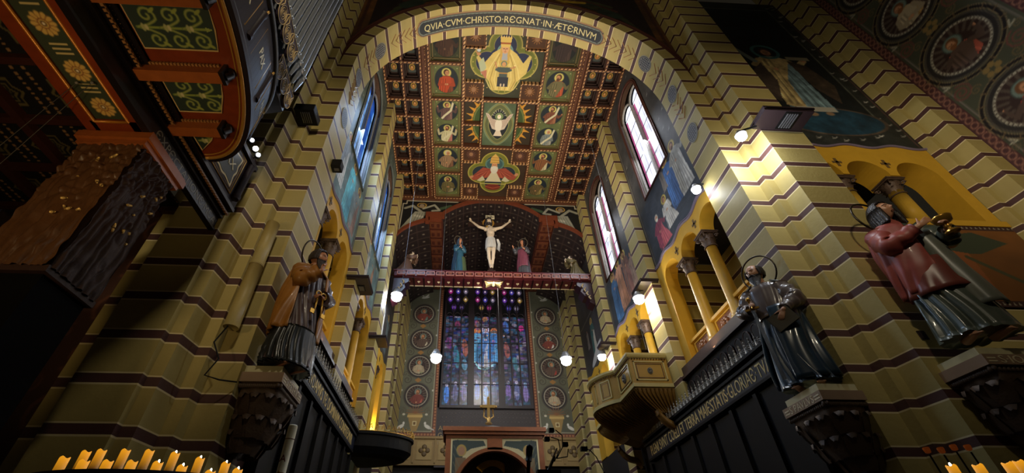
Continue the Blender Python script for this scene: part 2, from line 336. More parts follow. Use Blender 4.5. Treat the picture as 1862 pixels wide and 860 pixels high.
# east wall, transept walls
poly_block('wall_east_lower', [(-4, 24.3), (7, 24.3), (7, 24.6), (-4, 24.6)], -1.6, 18, DARK)
poly_block('wall_pier_transept', [(12.0, 6.8), (12.0, 6.4), (12.07, 6.2), (12.22, 6.2), (12.24, 5.8), (12.66, 5.8), (12.66, 6.8)], -1.6, 24, STR)
# ---------------------------------------------------------------- arcaded galleries, murals and windows of each bay
def capital(mb, c, z0, z1, r0, wtop, mi=0):
    h = z1-z0; ab = h*.16
    mb.lathe([(r0*1.25, z0-h*.06), (r0*1.3, z0), (r0*1.02, z0+h*.05), (r0*1.05, z0+h*.3), (r0*1.35, z0+h*.65), (wtop*.46, z1-ab)], c, 14, mi)
    for tier, (n, zz, hh, rr) in enumerate(((8, z0+h*.05, h*.42, r0*1.1), (8, z0+h*.32, h*.46, r0*1.25))):
        for k in range(n):
            a = 2*PI*(k+.5*tier)/n; ca, sa = math.cos(a), math.sin(a); vs = []
            for t, wd, out in ((0, .3, 0), (.45, .5, .05), (.85, .42, .3), (1, .2, .55), (.86, .08, .72)):
                r = rr+out*r0*.9
                for q in (-1, 0, 1):
                    rr2 = r+(0 if q == 0 else -.02); vs.append((c[0]+rr2*ca-q*wd*r0*sa, c[1]+rr2*sa+q*wd*r0*ca, c[2]+zz+hh*t))
            mb.add(vs, [(3*i+j, 3*i+j+1, 3*i+j+4, 3*i+j+3) for i in range(4) for j in (0, 1)], mi, True)
    for k in range(4):
        a = PI/4+k*PI/2; ca, sa = math.cos(a), math.sin(a); pts = []
        for t in range(12):
            q = t/11*2*PI*1.2; rr = h*.13*(1-t/14); pts.append((c[0]+(wtop*.56+rr*math.cos(q))*ca, c[1]+(wtop*.56+rr*math.cos(q))*sa, c[2]+z1-ab-h*.15+rr*math.sin(q)))
        mb.tube(pts, h*.045, 5, mi)
    hw = wtop/2
    mb.box(c[0]-hw, c[0]+hw, c[1]-hw, c[1]+hw, c[2]+z1-ab, c[2]+z1-ab*.45, mi); mb.box(c[0]-hw*1.1, c[0]+hw*1.1, c[1]-hw*1.1, c[1]+hw*1.1, c[2]+z1-ab*.45, c[2]+z1, mi)
COLM = mat('ochre_shaft', (200, 158, 54), .45, bump=.05, var=.2)
CAPM = mat('capital_stone', (96, 76, 62), .5, .2, bump=.4, bscale=20, var=.4, vscale=12)
RELM = mat('relief_brown', (128, 78, 42), .45, bump=.8, bscale=22, var=.5, vscale=10)
def column(par, f, u, d, z0, z1, r, capm=CAPM, w=.4, shm=None):
    x, y, _ = f(u, 0, d); b = MB()
    b.lathe([(r*1.1, z0+.12), (r*1.06, z0+.5), (r, z0+1.2), (r*.9, z1-.45)], (x, y, 0), 20); col = b.build('column', shm or COLM, par)
    b = MB(); b.lathe([(r*1.5, z0), (r*1.5, z0+.05), (r*1.25, z0+.08), (r*1.4, z0+.11), (r*1.1, z0+.14)], (x, y, 0), 20); b.build('base', shm or COLM, col)
    b = MB(); capital(b, (x, y, 0), z1-.45, z1, r*.9, w); b.build('capital', capm, col)
def arcade(f, u0, u1, centers, rad, z0, spring, ztop, label, cols, group='yellow gallery arcades', panels=True, depth=.42, colz=5.3, jamb=.0):
    """wall pierced by round arches; columns between them; parapet with relief panels"""
    t = thing('gallery_arcade', label, 'arcade', f(u0, z0, 0), group)
    us = sorted(set([u0, u1]+[c+rad*math.cos(PI*i/20) for c in centers for i in range(21)]+list(np.linspace(u0, u1, 60))))
    us = [u for u in us if u0 <= u <= u1]
    def low(u, e=0):
        for c in centers:
            if abs(u-c) < rad-1e-6: return spring+math.sqrt(max(0, rad*rad-(u-c)**2))
        return None
    b = MB()
    for a, c in zip(us[:-1], us[1:]):
        m_ = (a+c)/2; q = low(m_)
        inarch = q is not None
        za = (low(a) or spring) if inarch else None; zc = (low(c) or spring) if inarch else None
        solid = not inarch
        nearcol = any(abs(m_-k) < .3 for k in cols)
        if solid: za = zc = spring if nearcol else z0
        b.quad(f(a, za, 0), f(c, zc, 0), f(c, ztop(c), 0), f(a, ztop(a), 0)); b.quad(f(a, za, 0), f(c, zc, 0), f(c, zc, depth), f(a, za, depth)); b.quad(f(a, za, depth), f(c, zc, depth), f(c, ztop(c), depth), f(a, ztop(a), depth))
    # jamb reveals
    for c in centers:
        for s_ in (-1, 1):
            u = c+s_*rad
            if not any(abs(u-k) < .3 for k in cols) and u0 < u < u1: b.quad(f(u, z0, 0), f(u, spring, 0), f(u, spring, depth), f(u, z0, depth))
    b.build('arch_wall', YEL, t)
    for k in cols: column(t, f, k, depth*.45, colz, spring, .152, w=.44)
    # small painted crosses between the arches
    for k in cols:
        b = MB(); b.box(k-.035, k+.035, spring+.28, spring+.58, -.012, 0, 0, lambda u, z, d: f(u, z, d)); b.box(k-.12, k+.12, spring+.4, spring+.47, -.012, 0, 0, lambda u, z, d: f(u, z, d))
        b.build('painted_cross', mat('cross_brown', (110, 84, 40), .7), t)
    if panels:
        b = MB(); lo, hi = max(u0+.02, centers[0]-rad), min(u1-.02, centers[-1]+rad)
        b.box(lo, hi, z0, 5.85, .2, .34, 0, lambda u, z, d: f(u, z, d)); b.box(lo, hi, 5.8, 5.88, .1, .38, 0, lambda u, z, d: f(u, z, d)); b.box(lo, hi, z0, z0+.06, .1, .3, 0, lambda u, z, d: f(u, z, d))
        pp = b.build('parapet', YEL, t)
        for c in centers:
            b = MB(); hw = rad*.72; c = max(c, u0+hw+.08); b.box(c-hw, c+hw, z0+.12, 5.72, .17, .21, 0, lambda u, z, d: f(u, z, d))
            for fr_ in ((c-hw-.05, c-hw, z0+.08, 5.76), (c+hw, c+hw+.05, z0+.08, 5.76), (c-hw, c+hw, z0+.08, z0+.12), (c-hw, c+hw, 5.72, 5.76)): b.box(fr_[0], fr_[1], fr_[2], fr_[3], .15, .2, 1, lambda u, z, d: f(u, z, d))
            for i in range(9): 
                a = 2*PI*i/9; p = f(c+.13*math.cos(a), 5.5+.11*math.sin(a), .17); b.ball(p, .06, 7, 5, 0)
            p = f(c, 5.5, .16); b.ball(p, .075, 8, 6); b.build('relief_panel', [RELM, YEL], pp)
    return t
sc_wave = lambda cs, base=8.8, amp=.07, per=1.27: (lambda u: base+amp*math.cos(2*PI*(u-cs[0])/per))
ARC = {'R': [(7.52, 11.57, [8.18, 9.42, 10.68], [8.8, 10.05]), (12.4, 16.35, [13.15, 14.38, 15.6], [13.77, 15.0]), (17.1, 21.2, [18.6, 19.85], [19.22])],
       'L': [(7.52, 11.07, [7.72, 8.95, 10.32], [8.35, 9.65]), (11.9, 15.3, [12.35, 13.5, 14.7], [12.93, 14.1]), (16.2, 20.15, [17.4, 19.0], [18.2])]}
ordn = ['nearest', 'middle', 'farthest']
for sd in 'RL':
    for k, (u0, u1, cs, cols) in enumerate(ARC[sd]):
        arcade(FR[sd], u0, u1, cs, .5, 5.2 if k < 2 else 4.9, 7.98, sc_wave(cs), 'yellow gallery arcade with columns, %s on the %s choir wall' % (ordn[k], 'right' if sd == 'R' else 'left'), cols, panels=k < 2)
# gallery rooms behind the arcades: back walls, end walls and ceilings
for sd in 'RL':
    f = FR[sd]
    for k, (u0, u1, cs, cols) in enumerate(ARC[sd]):
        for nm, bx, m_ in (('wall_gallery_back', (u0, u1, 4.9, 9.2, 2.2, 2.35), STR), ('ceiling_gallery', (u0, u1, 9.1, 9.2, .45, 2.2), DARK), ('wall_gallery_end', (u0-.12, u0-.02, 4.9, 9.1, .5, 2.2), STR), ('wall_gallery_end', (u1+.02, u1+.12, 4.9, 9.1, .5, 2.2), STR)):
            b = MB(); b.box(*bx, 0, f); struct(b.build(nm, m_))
# ----- painted walls above
def mural_wall(sd, u0, u1, win, wave, kind, name, label, n=38, ztop=17.48):
    f = FR[sd]; W = u1-u0; z0 = 8.6; H = ztop-z0; dark = sd == 'R'
    cv = CV(W, H, n, (62, 60, 58) if dark else (88, 100, 92)); rnd = random.Random(len(name)+int(u0*7))
    toz = lambda z: z-z0
    tox = (lambda u: u1-u) if sd == 'R' else (lambda u: u-u0)
    cv.noise(.35, 1.2, int(u0*3))
    # border lines
    for o_, c_ in ((.1, (120, 112, 100)), (.16, (46, 36, 36))): cv.line([(o_, .2), (o_, H-.1), (W-o_, H-.1), (W-o_, .2)], .035, c_)
    # scrolls with little birds around the window
    for i in range(70):
        x, y = rnd.uniform(.25, W-.25), rnd.uniform(2.3, H-.2)
        cv.spiral(x, y, .13, (44, 42, 44) if dark else (70, 84, 76), .018, 1.3, rnd.choice((-1, 1)), rnd.uniform(0, 6))
        if i % 2: q = (178, 176, 170); cv.line([(x-.05, y-.02), (x, y), (x+.06, y+.05)], .022, q); cv.line([(x, y), (x+.05, y-.03)], .016, q)
    # picture field under the window
    pt_ = toz(win[2])-.1; base = .35
    cv.rect(.22, base-.3, W-.22, pt_, (46, 52, 60) if dark else (96, 118, 116)); cv.noise(.3, 2, 5)
    for i in range(14): cv.line([(rnd.uniform(.2, W-.2), rnd.uniform(.3, pt_)) for _ in range(3)], .03, (70, 70, 74) if dark else (120, 138, 132), .4)
    m = W/2; b0 = .42
    if kind == 0:
        person(cv, m-.95, b0, 1.9, (176, 84, 92), (140, 60, 78), hair=(190, 180, 160), beard=True, kneel=True, arms='one', halo=None)
        person(cv, m-.2, b0+.25, 1.75, (214, 208, 196), None, kneel=True, arms='fold', hair=(60, 40, 30))
        person(cv, m+.55, b0+.5, 2.0, (60, 92, 140), (70, 110, 165), arms='fold'); person(cv, m+1.2, b0+.45, 2.1, (196, 190, 178), (170, 165, 152), arms='one', beard=True)
        person(cv, m+.15, b0+1.5, .9, (120, 110, 100), None, arms='none', halo=None)
    elif kind == 1:
        person(cv, m-.9, b0, 2.2, (56, 92, 128), (70, 110, 150), arms='fold'); person(cv, m-.1, b0+.1, 2.3, (150, 104, 76), (176, 128, 100), arms='up', beard=True)
        person(cv, m+.7, b0+.15, 2.1, (140, 96, 84), (120, 84, 70), arms='fold', beard=True); person(cv, m+1.25, b0+.1, 1.7, (160, 130, 110), None, arms='one', halo=None)
    elif kind == 2:
        person(cv, m-.9, b0+.3, 2.1, (196, 200, 196), (160, 170, 178), arms='up'); person(cv, m+.2, b0, 2.2, (76, 160, 178), (100, 190, 205), arms='fold'); person(cv, m+1.1, b0+.1, 1.9, (150, 120, 110), (120, 130, 128), arms='one', beard=True)
    elif kind == 3:
        person(cv, m-.6, b0, 2.1, (200, 190, 170), (150, 160, 150), arms='fold'); person(cv, m+.4, b0, 2.2, (150, 110, 80), (110, 130, 120), arms='one', beard=True)
    cv.noise(.35, 9, 21+kind)
    # openings: wavy bottom and window
    Xc = (cv.X[:-1, :-1]+cv.X[1:, 1:])/2; Yc = (cv.Y[:-1, :-1]+cv.Y[1:, 1:])/2; U = (u1-Xc) if sd == 'R' else u0+Xc; Z = z0+Yc
    uc = (win[0]+win[1])/2; r = (win[1]-win[0])/2; inw = (abs(U-uc) < r) & (Z > win[2]) & ((Z < win[3]) | (np.hypot(U-uc, Z-win[3]) < r))
    wv = np.vectorize(wave)(U); cv.mask = ~(inw | (Z < wv))
    if sd == 'R': fn = lambda X, Y: (np.full(X.shape, 6.67), u1-X, z0+Y)
    else: fn = lambda X, Y: (np.full(X.shape, -3.65), u0+X, z0+Y)
    o = cv.build(name, fn); tag(o, label, 'mural')
    # wavy border strip
    b = MB(); us = np.linspace(u0+.02, u1-.02, 90)
    for dz, rr in ((.02, .035), (.09, .022)): b.tube([f(u, wave(u)+dz, -.012) for u in us], rr, 5, 0)
    bo = b.build('border', mat('lilac_border', (122, 108, 128), .6) if dz else None, o)
    return o
WIN = {('R', 0): (8.72, 10.68, 11.38, 15.9), ('R', 1): (13.75, 15.88, 11.32, 15.7), ('L', 0): (8.6, 10.52, 11.2, 15.6), ('L', 1): (13.2, 15.0, 11.0, 15.5)}
STONEW = mat('pale_window_stone', (150, 146, 138), .6, bump=.5, bscale=40, var=.45, vscale=16); STONEB = mat('bluelit_window_stone', (120, 124, 130), .6, bump=.5, bscale=40, var=.4, vscale=18)  # left-hand stone has the blue daylight put into its colour
GW = attr_mat('daylight_glass_white', .3, 1.5); GB = attr_mat('daylight_glass_blue', .3, .9)
wn_ = 0
def side_window(sd, k):
    global wn_
    wn_ += 1; f = FR[sd]; u0, u1, z0, sp = WIN[(sd, k)]; uc = (u0+u1)/2; r = (u1-u0)/2; D = .22
    t = bpy.data.objects.new('window_%d' % wn_, None); C.objects.link(t); t.location = f(uc, z0, 0); struct(t)
    outer = [(u0, z0), (u1, z0)]+[(uc+r*math.cos(PI*i/20), sp+r*math.sin(PI*i/20)) for i in range(21)]
    b = MB(); k2 = 1.0; inner = [(u, z) for u, z in outer]
    n = len(outer)
    for i in range(n):
        j = (i+1) % n; b.quad(f(*outer[i], 0), f(*outer[j], 0), f(*inner[j], D), f(*inner[i], D), 0 if i in (0, 1, n-1) else 1)
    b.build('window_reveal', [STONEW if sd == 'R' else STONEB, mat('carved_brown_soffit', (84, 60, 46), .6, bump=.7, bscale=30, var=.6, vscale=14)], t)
    b = MB()
    for q, rad_ in ((1.0, .05), (1.07, .03)):
        pts = [f(uc+(u-uc)*q, z0+(z-z0)*1.0+(.0 if z < z0+.01 else .06*(q-1)*10), -.02) for u, z in outer]; b.tube(pts, rad_, 6, 0, closed=True)
    b.build('window_frame', BROWN if sd == 'R' else mat('grey_green_frame', (90, 96, 92), .6), t)
    # stone plate with two round-headed lights and an oculus
    iw = r*k2; lw = iw*.43; zt = sp+.35
    cv = CV(2*iw, sp+r-z0, 40, (0, 0, 0)); white = sd == 'R'
    cols = ((232, 238, 255), (214, 206, 228)) if white else ((30, 84, 176), (60, 130, 214))
    for c_ in (-1, 1):
        x = iw+c_*iw*.47
        cv.rect(x-lw, 0, x+lw, zt-z0-.3, cols[0]); cv.ell(x, zt-z0-.3, lw, lw, cols[0])
        cv.rect(x-lw, 0, x-lw*.72, zt-z0-.3, (150, 70, 110) if white else (20, 50, 130)); cv.rect(x+lw*.72, 0, x+lw, zt-z0-.3, (170, 120, 150) if white else (120, 170, 226))
        for i in range(60):
            z = i*.11; cv.line([(x-lw*.7, z), (x+lw*.7, z)], .012, (120, 110, 130) if white else (24, 60, 130), .7)
        for z in np.arange(.4, 6, .85): cv.line([(x-lw, z), (x+lw, z)], .05, (40, 36, 50) if white else (10, 24, 60))
        cv.line([(x, 0), (x, zt-z0)], .02, (110, 100, 120) if white else (30, 60, 130))
    cv.noise(.25, 6, 3)
    Xc = (cv.X[:-1, :-1]+cv.X[1:, 1:])/2; Yc = (cv.Y[:-1, :-1]+cv.Y[1:, 1:])/2; keep = np.zeros(Xc.shape, bool)
    for c_ in (-1, 1):
        x = iw+c_*iw*.47; keep |= (abs(Xc-x) < lw) & ((Yc < zt-z0-.3) | (np.hypot(Xc-x, Yc-(zt-z0-.3)) < lw))
    cv.mask = keep
    sx = 6.67+D+.02 if sd == 'R' else -3.65-D-.02
    fn = (lambda X, Y: (np.full(X.shape, sx), uc+iw-X, z0+Y)) if sd == 'R' else (lambda X, Y: (np.full(X.shape, sx), uc-iw+X, z0+Y))
    cv.build('window_pane', fn, t, GW if white else GB)
    # mullions: three shafts with arched heads
    b = MB()
    for c_ in (-1, 1):
        x = uc+c_*iw*.47; zz = zt-.3
        pts = [f(x-lw-.04, z0+.1, D-.05), f(x-lw-.04, zz, D-.08)]+[f(x-(lw+.04)*math.cos(PI*i/10), zz+(lw+.04)*math.sin(PI*i/10), D-.08) for i in range(1, 10)]+[f(x+lw+.04, zz, D-.08), f(x+lw+.04, z0+.1, D-.08)]
        b.tube(pts, .045, 7)
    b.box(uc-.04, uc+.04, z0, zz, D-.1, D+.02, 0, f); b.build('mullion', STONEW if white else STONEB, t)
    b = MB(); b.box(uc-iw-.3, uc+iw+.3, z0-.2, sp+r+.4, D+.12, D+.16, 0, f); b.build('window_backing', DARK, t)
    # daylight entering
    p = f(uc, (z0+sp)/2, D-.15); tgt = f(uc, z0-3, -4)
    l = light('daylight', 'AREA', p, 170 if white else 330, (.85, .9, 1) if white else (.5, .7, 1), 1.2, tgt, sy=4)
ML = {('R', 0): 'dark mural with kneeling bearded figure in pink robe and white-robed child, under near right window',
      ('R', 1): 'dark mural of standing robed figures in blue and tan, under far right window',
      ('L', 0): 'pale teal mural with white and turquoise robed figures beside near left window', ('L', 1): 'grey-green mural of two robed figures under far left blue window'}
for (sd, k), wdw in WIN.items():
    u0, u1, cs, cols = ARC[sd][k]; kind = k if sd == 'R' else 2+k
    mural_wall(sd, u0, u1, wdw, sc_wave(cs), kind, 'mural', ML[(sd, k)])
    side_window(sd, k)
# third bay: small murals by the altar, between pilasters
for sd in 'RL':
    u0, u1, cs, cols = ARC[sd][2]; W = u1-u0; cv = CV(W, 6.2, 30, (58, 54, 52)); cv.noise(.4, 2, 4); cv.line([(.15, .2), (.15, 2.9), (W-.15, 2.9), (W-.15, .2)], .05, (110, 104, 96))
    if sd == 'R':
        person(cv, W*.5, .7, 1.9, (186, 176, 156), (60, 96, 90), arms='fold'); cv.ell(W*.5, .7, 1.0, .22, (190, 186, 178), .3)
        person(cv, W*.28, 1.4, 1.0, (120, 110, 100), None, arms='none', halo=None)
    else: person(cv, W*.35, .5, 2.1, (210, 206, 196), (150, 150, 150), arms='fold'); person(cv, W*.7, .5, 1.9, (96, 110, 110), None, arms='up')
    U = (u1-(cv.X[:-1, :-1]+cv.px/2)) if sd == 'R' else (u0+cv.X[:-1, :-1]+cv.px/2); Z = 8.6+cv.Y[:-1, :-1]; cv.mask = ~(Z < np.vectorize(sc_wave(cs))(U))
    fn = (lambda X, Y: (np.full(X.shape, 6.67), u1-X, 8.6+Y)) if sd == 'R' else (lambda X, Y: (np.full(X.shape, -3.65), u0+X, 8.6+Y))
    tag(cv.build('mural', fn), 'dark mural of a robed figure, farthest on the %s choir wall' % ('right' if sd == 'R' else 'left'), 'mural')
# ---------------------------------------------------------------- coffered ceiling with painted panels
ZC = 17.55
def dash_mat():
    m = bpy.data.materials.new('gilt_dashes'); m.use_nodes = True; nt = m.node_tree; b = nt.nodes['Principled BSDF']
    g = nt.nodes.new('ShaderNodeNewGeometry'); sp = nt.nodes.new('ShaderNodeSeparateXYZ'); nt.links.new(g.outputs['Position'], sp.inputs[0])
    f = math_node(nt, 'GREATER_THAN', math_node(nt, 'FRACT', math_node(nt, 'DIVIDE', math_node(nt, 'ADD', sp.outputs['X'], sp.outputs['Y']), .17)), .38)
    x = nt.nodes.new('ShaderNodeMix'); x.data_type = 'RGBA'; nt.links.new(f, x.inputs['Factor']); x.inputs['A'].default_value = lin((62, 30, 22)); x.inputs['B'].default_value = lin((214, 168, 118))
    nt.links.new(x.outputs['Result'], b.inputs['Base Color']); b.inputs['Roughness'].default_value = .4; return m
DASH = dash_mat(); RIB = mat('ceiling_rib', (94, 56, 38), .45, bump=.1, var=.3, vscale=6); COFF = mat('coffer_inner', (52, 34, 30), .5)
b = MB(); b.box(-3.8, 6.82, 7.45, 17.1, 18.1, 18.25); ceil = struct(b.build('ceiling', COFF), 'coffered wooden ceiling of the choir')
SXL = [-3.62, -2.86, -2.06]; SXR = [3.02-x for x in SXL]
YG = [7.4+.0, 8.22, 9.09, 9.96, 10.83, 11.70, 12.57, 13.43, 14.29, 15.16, 16.03, 16.9]
YB = [9.06, 10.74, 13.35, 15.09, 16.9]
rb = MB(); ds = MB()
def rib(x0, y0, x1, y1, w=.11, dz=0, dep=.5, dash=True):
    if x0 == x1: rb.box(x0-w/2, x0+w/2, y0, y1, ZC+dz, ZC+dep)
    else: rb.box(x0, x1, y0-w/2, y0+w/2, ZC+dz, ZC+dep)
    if dash:
        if x0 == x1: ds.box(x0-.02, x0+.02, y0, y1, ZC+dz-.025, ZC+dz)
        else: ds.box(x0, x1, y0-.02, y0+.02, ZC+dz-.025, ZC+dz)
for xs in (SXL, SXR):
    for x in xs: rib(x, 7.5, x, 16.9)
    for y in YG: rib(min(xs), y, max(xs), y)
for x in (-1.7, -.22, 3.24, 4.72): rib(x, 7.5, x, 16.9, .13, -.02)
for s_ in (-1, 1):   # dotted strip between the small and the large coffers
    x = AX+s_*3.36; rb.box(x-.14, x+.14, 7.5, 16.9, ZC+.06, ZC+.5)
    for i in range(94): ds.ball((x, 7.55+i*.1, ZC+.05), .028, 6, 4)
for (xa, xb) in ((-1.7, -.22), (3.24, 4.72)):
    for y in YB: rib(xa, y, xb, y, .13, -.02)
for y in (10.74, 13.35, 16.9): rib(-.22, y, 3.24, y, .13, -.02)
for x in (.68, 2.34): rib(x, 10.74, x, 13.35, .11, -.01)
for xa, xb in ((-.22, .68), (2.34, 3.24)): rib(xa, 12.03, xb, 12.03, .11, -.01)
rb.box(-3.75, 6.77, 16.9, 17.12, ZC-.12, ZC+.5)
rb.build('ceiling_rib', RIB, ceil); ds.build('gilt_dash', DASH, ceil)
rnd = random.Random(3)
def cbuild(cv, x0, y0, z, name, label, group=None):
    # canvas right = +X, canvas up = towards the nave (-Y)
    fn = lambda X, Y: (x0+X, (y0+cv.H)-Y, np.full(X.shape, z))
    o = cv.build(name, fn); return tag(o, label, 'ceiling painting', group)
GREEN = (94, 104, 62)
def framed(x0, x1, y0, y1, z):
    b = MB(); t = .06
    for q, r_ in ((0, .045), (.1, .03)):
        b.box(x0+q, x0+q+t*.7, y0, y1, z-.10+q*.6, z+.02); b.box(x1-q-t*.7, x1-q, y0, y1, z-.10+q*.6, z+.02); b.box(x0, x1, y0+q, y0+q+t*.7, z-.10+q*.6, z+.02); b.box(x0, x1, y1-q-t*.7, y1-q, z-.10+q*.6, z+.02)
    return b
BIG = []
desc = {0: 'red-robed haloed man in prayer', 1: 'haloed figure in white veil and scroll'}
robes = [((150, 100, 70), (120, 70, 50)), ((120, 60, 40), (176, 68, 36)), ((170, 110, 100), (196, 190, 150)), ((120, 84, 60), (150, 120, 90)), ((150, 140, 110), (110, 100, 60)),
         ((120, 90, 84), (96, 70, 70)), ((170, 80, 50), (110, 104, 70)), ((150, 150, 140), (120, 130, 130)), ((196, 180, 140), (130, 84, 50)), ((140, 124, 70), (100, 84, 50))]
rows = [(7.5, 9.0), (9.12, 10.68), (10.8, 13.29), (13.41, 15.03), (15.15, 16.84)]
names = ['dark half-hidden figure at the arch edge', 'haloed figure', 'two haloed figures one above the other', 'haloed figure in round field', 'haloed figure in small round field']
lab = {(0, 0): 'half-hidden painting cut off by the arch, left of the crowned woman', (0, 1): 'square painting of a haloed figure in red-orange robe, left column second',
       (0, 2): 'tall painting of two haloed figures with white scrolls, left of the white dove', (0, 3): 'painting of a bowed brown-robed haloed figure, upper left of the old man in red',
       (0, 4): 'painting of a dark-haired haloed figure holding a white book, by the far ceiling edge left',
       (1, 0): 'half-hidden painting of grey figure cut off by the arch, right of the crowned woman', (1, 1): 'square painting of a bearded haloed man with crossed arms, right column second',
       (1, 2): 'tall painting of two haloed figures with white scrolls, right of the white dove', (1, 3): 'painting of a white-veiled haloed figure, upper right of the old man in red',
       (1, 4): 'painting of a brown bearded haloed figure, by the far ceiling edge right'}
fb = MB()
for c_, (xa, xb) in enumerate(((-1.62, -.30), (3.32, 4.64))):
    for r_, (ya, yb) in enumerate(rows):
        W, H = xb-xa, yb-ya; cv = CV(W, H, 62, GREEN); cv.noise(.25, 5, r_+c_*7)
        cv.line([(.06, .06), (W-.06, .06), (W-.06, H-.06), (.06, H-.06), (.06, .06)], .03, (128, 132, 84))
        n = 2 if r_ == 2 else 1
        for q in range(n):
            hh = H/n; cy = q*hh+hh/2; rx, ry = W*.39, min(W*.47, hh*.42); k_ = (r_+c_*5+q*3) % 10
            cv.ell(W/2, cy, rx, ry, (24, 36, 46)); m0 = cv.a.copy()
            person(cv, W/2, cy-ry*2.6, ry*3.35, robes[k_][0], robes[k_][1], halo=(206, 196, 110), beard=k_ % 2 == 0, arms=['one', 'fold', 'up'][k_ % 3], hair=(196, 186, 160) if k_ in (3, 7) else (80, 50, 34), face=(-1, 1)[k_ % 2])
            if n == 2: cv.line([(W/2+rx*.55, cy+ry*.8), (W/2+rx*.35, cy), (W/2-rx*.2, cy-ry*.5), (W/2-rx*.45, cy-ry*.8)], .1, (206, 200, 168))
            d = ((cv.X-W/2)/rx)**2+((cv.Y-cy)/ry)**2; out = d > 1
            out |= np.abs(cv.Y-cy) > hh/2; cv.a[out] = m0[out]
            cv.ring(W/2, cy, rx, .02, (60, 62, 40), ry)
            for a in ((.15, .85), (.85, .85), (.15, .15), (.85, .15)): cv.ell(W*a[0], cy-hh/2+hh*a[1], .03, .03, (160, 160, 110))
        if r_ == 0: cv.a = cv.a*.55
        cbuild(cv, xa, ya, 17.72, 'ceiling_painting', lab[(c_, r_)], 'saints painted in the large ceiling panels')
        f_ = framed(xa-.03, xb+.03, ya-.03, yb+.03, 17.72); fb.add(f_.v, f_.f)
fb2 = fb.build('panel_frame', mat('grey_gilt_frame', (110, 96, 60), .45), ceil)
# small coffers with a haloed head at the bottom of each
for side_, xs in (('left', SXL), ('right', SXR[::-1])):
    for j in range(11):
        for i in range(2):
            xa, xb = xs[i]+.055, xs[i+1]-.055; ya, yb = YG[j]+.055, YG[j+1]-.055; W, H = xb-xa, yb-ya
            cv = CV(W-.24, H-.24, 52, (34, 38, 38)); w2, h2 = W-.24, H-.24; cv.noise(.5, 4, i+j)
            cv.line([(0, 0), (w2, 0), (w2, h2), (0, h2), (0, 0)], .07, (72, 86, 88)); cv.line([(.08, .1), (.2, .18), (.34, .12), (.46, .2)], .03, (92, 96, 84)); cv.ell(w2/2, h2*.25, .17, .1, (66, 74, 74))
            cv.ell(w2/2, h2*.58, .125, .145, (204, 164, 66)); cv.ell(w2/2, h2*.58, .09, .11, (70, 50, 26)); cv.ell(w2/2, h2*.56, .055, .07, (214, 158, 90)); cv.ell(w2/2, h2*.4, .07, .05, (176, 120, 60))
            where = '%s side, %s column, %s from the arch' % (side_, ('outer', 'inner')[i] if side_ == 'left' else ('inner', 'outer')[i], ('1st', '2nd', '3rd', '4th', '5th', '6th', '7th', '8th', '9th', '10th', '11th')[j])
            t = thing('ceiling_coffer', 'small dark coffer with haloed head, '+where, 'coffer', ((xa+xb)/2, (ya+yb)/2, ZC+.3), 'small coffers along both sides of the ceiling')
            cv.build('painted_head', lambda X, Y: (xa+.12+X, yb-.12-Y, np.full(X.shape, ZC+.36)), t)
            b = MB()
            for q, zz in ((0, .1), (.06, .2), (.12, .34)):
                b.box(xa+q, xb-q, ya+q, ya+q+.05, ZC+zz, ZC+.5); b.box(xa+q, xb-q, yb-q-.05, yb-q, ZC+zz, ZC+.5); b.box(xa+q, xa+q+.05, ya+q, yb-q, ZC+zz, ZC+.5); b.box(xb-q-.05, xb-q, ya+q, yb-q, ZC+zz, ZC+.5)
            b.build('coffer_frame', COFF, t)
# central field
def quatre(cv, x, y, a, col1, col2, inner, rr=.78):
    for c_, k in ((col2, 1.06), (col1, 1.0), ((150, 146, 84), .97), (col1, .95), ((160, 150, 90), .72), (inner, .69)):
        for dx, dy in ((-1, 0), (1, 0), (0, 1), (0, -1)): cv.ell(x+dx*a*.86, y+dy*a*.86, rr*k*a, rr*k*a, c_)
        cv.rect(x-a*.8*k, y-a*.8*k, x+a*.8*k, y+a*.8*k, c_) if k > .9 else cv.ell(x, y, a*.85, a*.85, c_)
# crowned woman with child
W, H = 3.34, 3.12; cv = CV(W, H, 58, (54, 58, 44)); cv.noise(.2, 5, 2); x, y = W/2, H/2+.05; quatre(cv, x, y, .86, (104, 112, 46), (190, 176, 96), (28, 40, 78)); y -= .33
cv.ell(x, y+.83, .34, .34, (110, 150, 150)); cv.ell(x, y+.83, .28, .28, (84, 120, 128))
cv.poly([(x-.46, y-.95), (x+.46, y-.95), (x+.62, y-.5), (x+1.0, y-.1), (x+1.14, y+.65), (x+1.05, y+.72), (x+.82, y+.35), (x+.5, y+.75), (x+.2, y+.95), (x-.2, y+.95), (x-.5, y+.75), (x-.85, y+.3), (x-1.1, y+.62), (x-1.2, y+.55), (x-.95, y-.1), (x-.62, y-.5)], (212, 190, 112))
cv.noise(.12, 8, 9)
for k in range(9):
    q = (k-4)/4; cv.line([(x+q*.25, y+.75), (x+q*.6, y+.1), (x+q*.75, y-.45), (x+q*.5, y-.9)], .03, (150, 120, 60) if k % 2 else (240, 226, 160), .8)
cv.poly([(x-1.1, y+.3), (x-.9, y+.55), (x-.75, y+.1), (x-.95, y-.25)], (180, 190, 160)); cv.poly([(x-1.0, y-.1), (x-.72, y), (x-.72, y-.45)], (186, 120, 100))
cv.ell(x-1.1, y+.68, .09, .07, SKIN); cv.line([(x-1.1, y+.66), (x-1.22, y+.78)], .05, SKIN); cv.ell(x-1.1, y+.84, .08, .07, (206, 214, 224)); cv.ell(x-1.1, y+.92, .03, .05, (206, 214, 224))
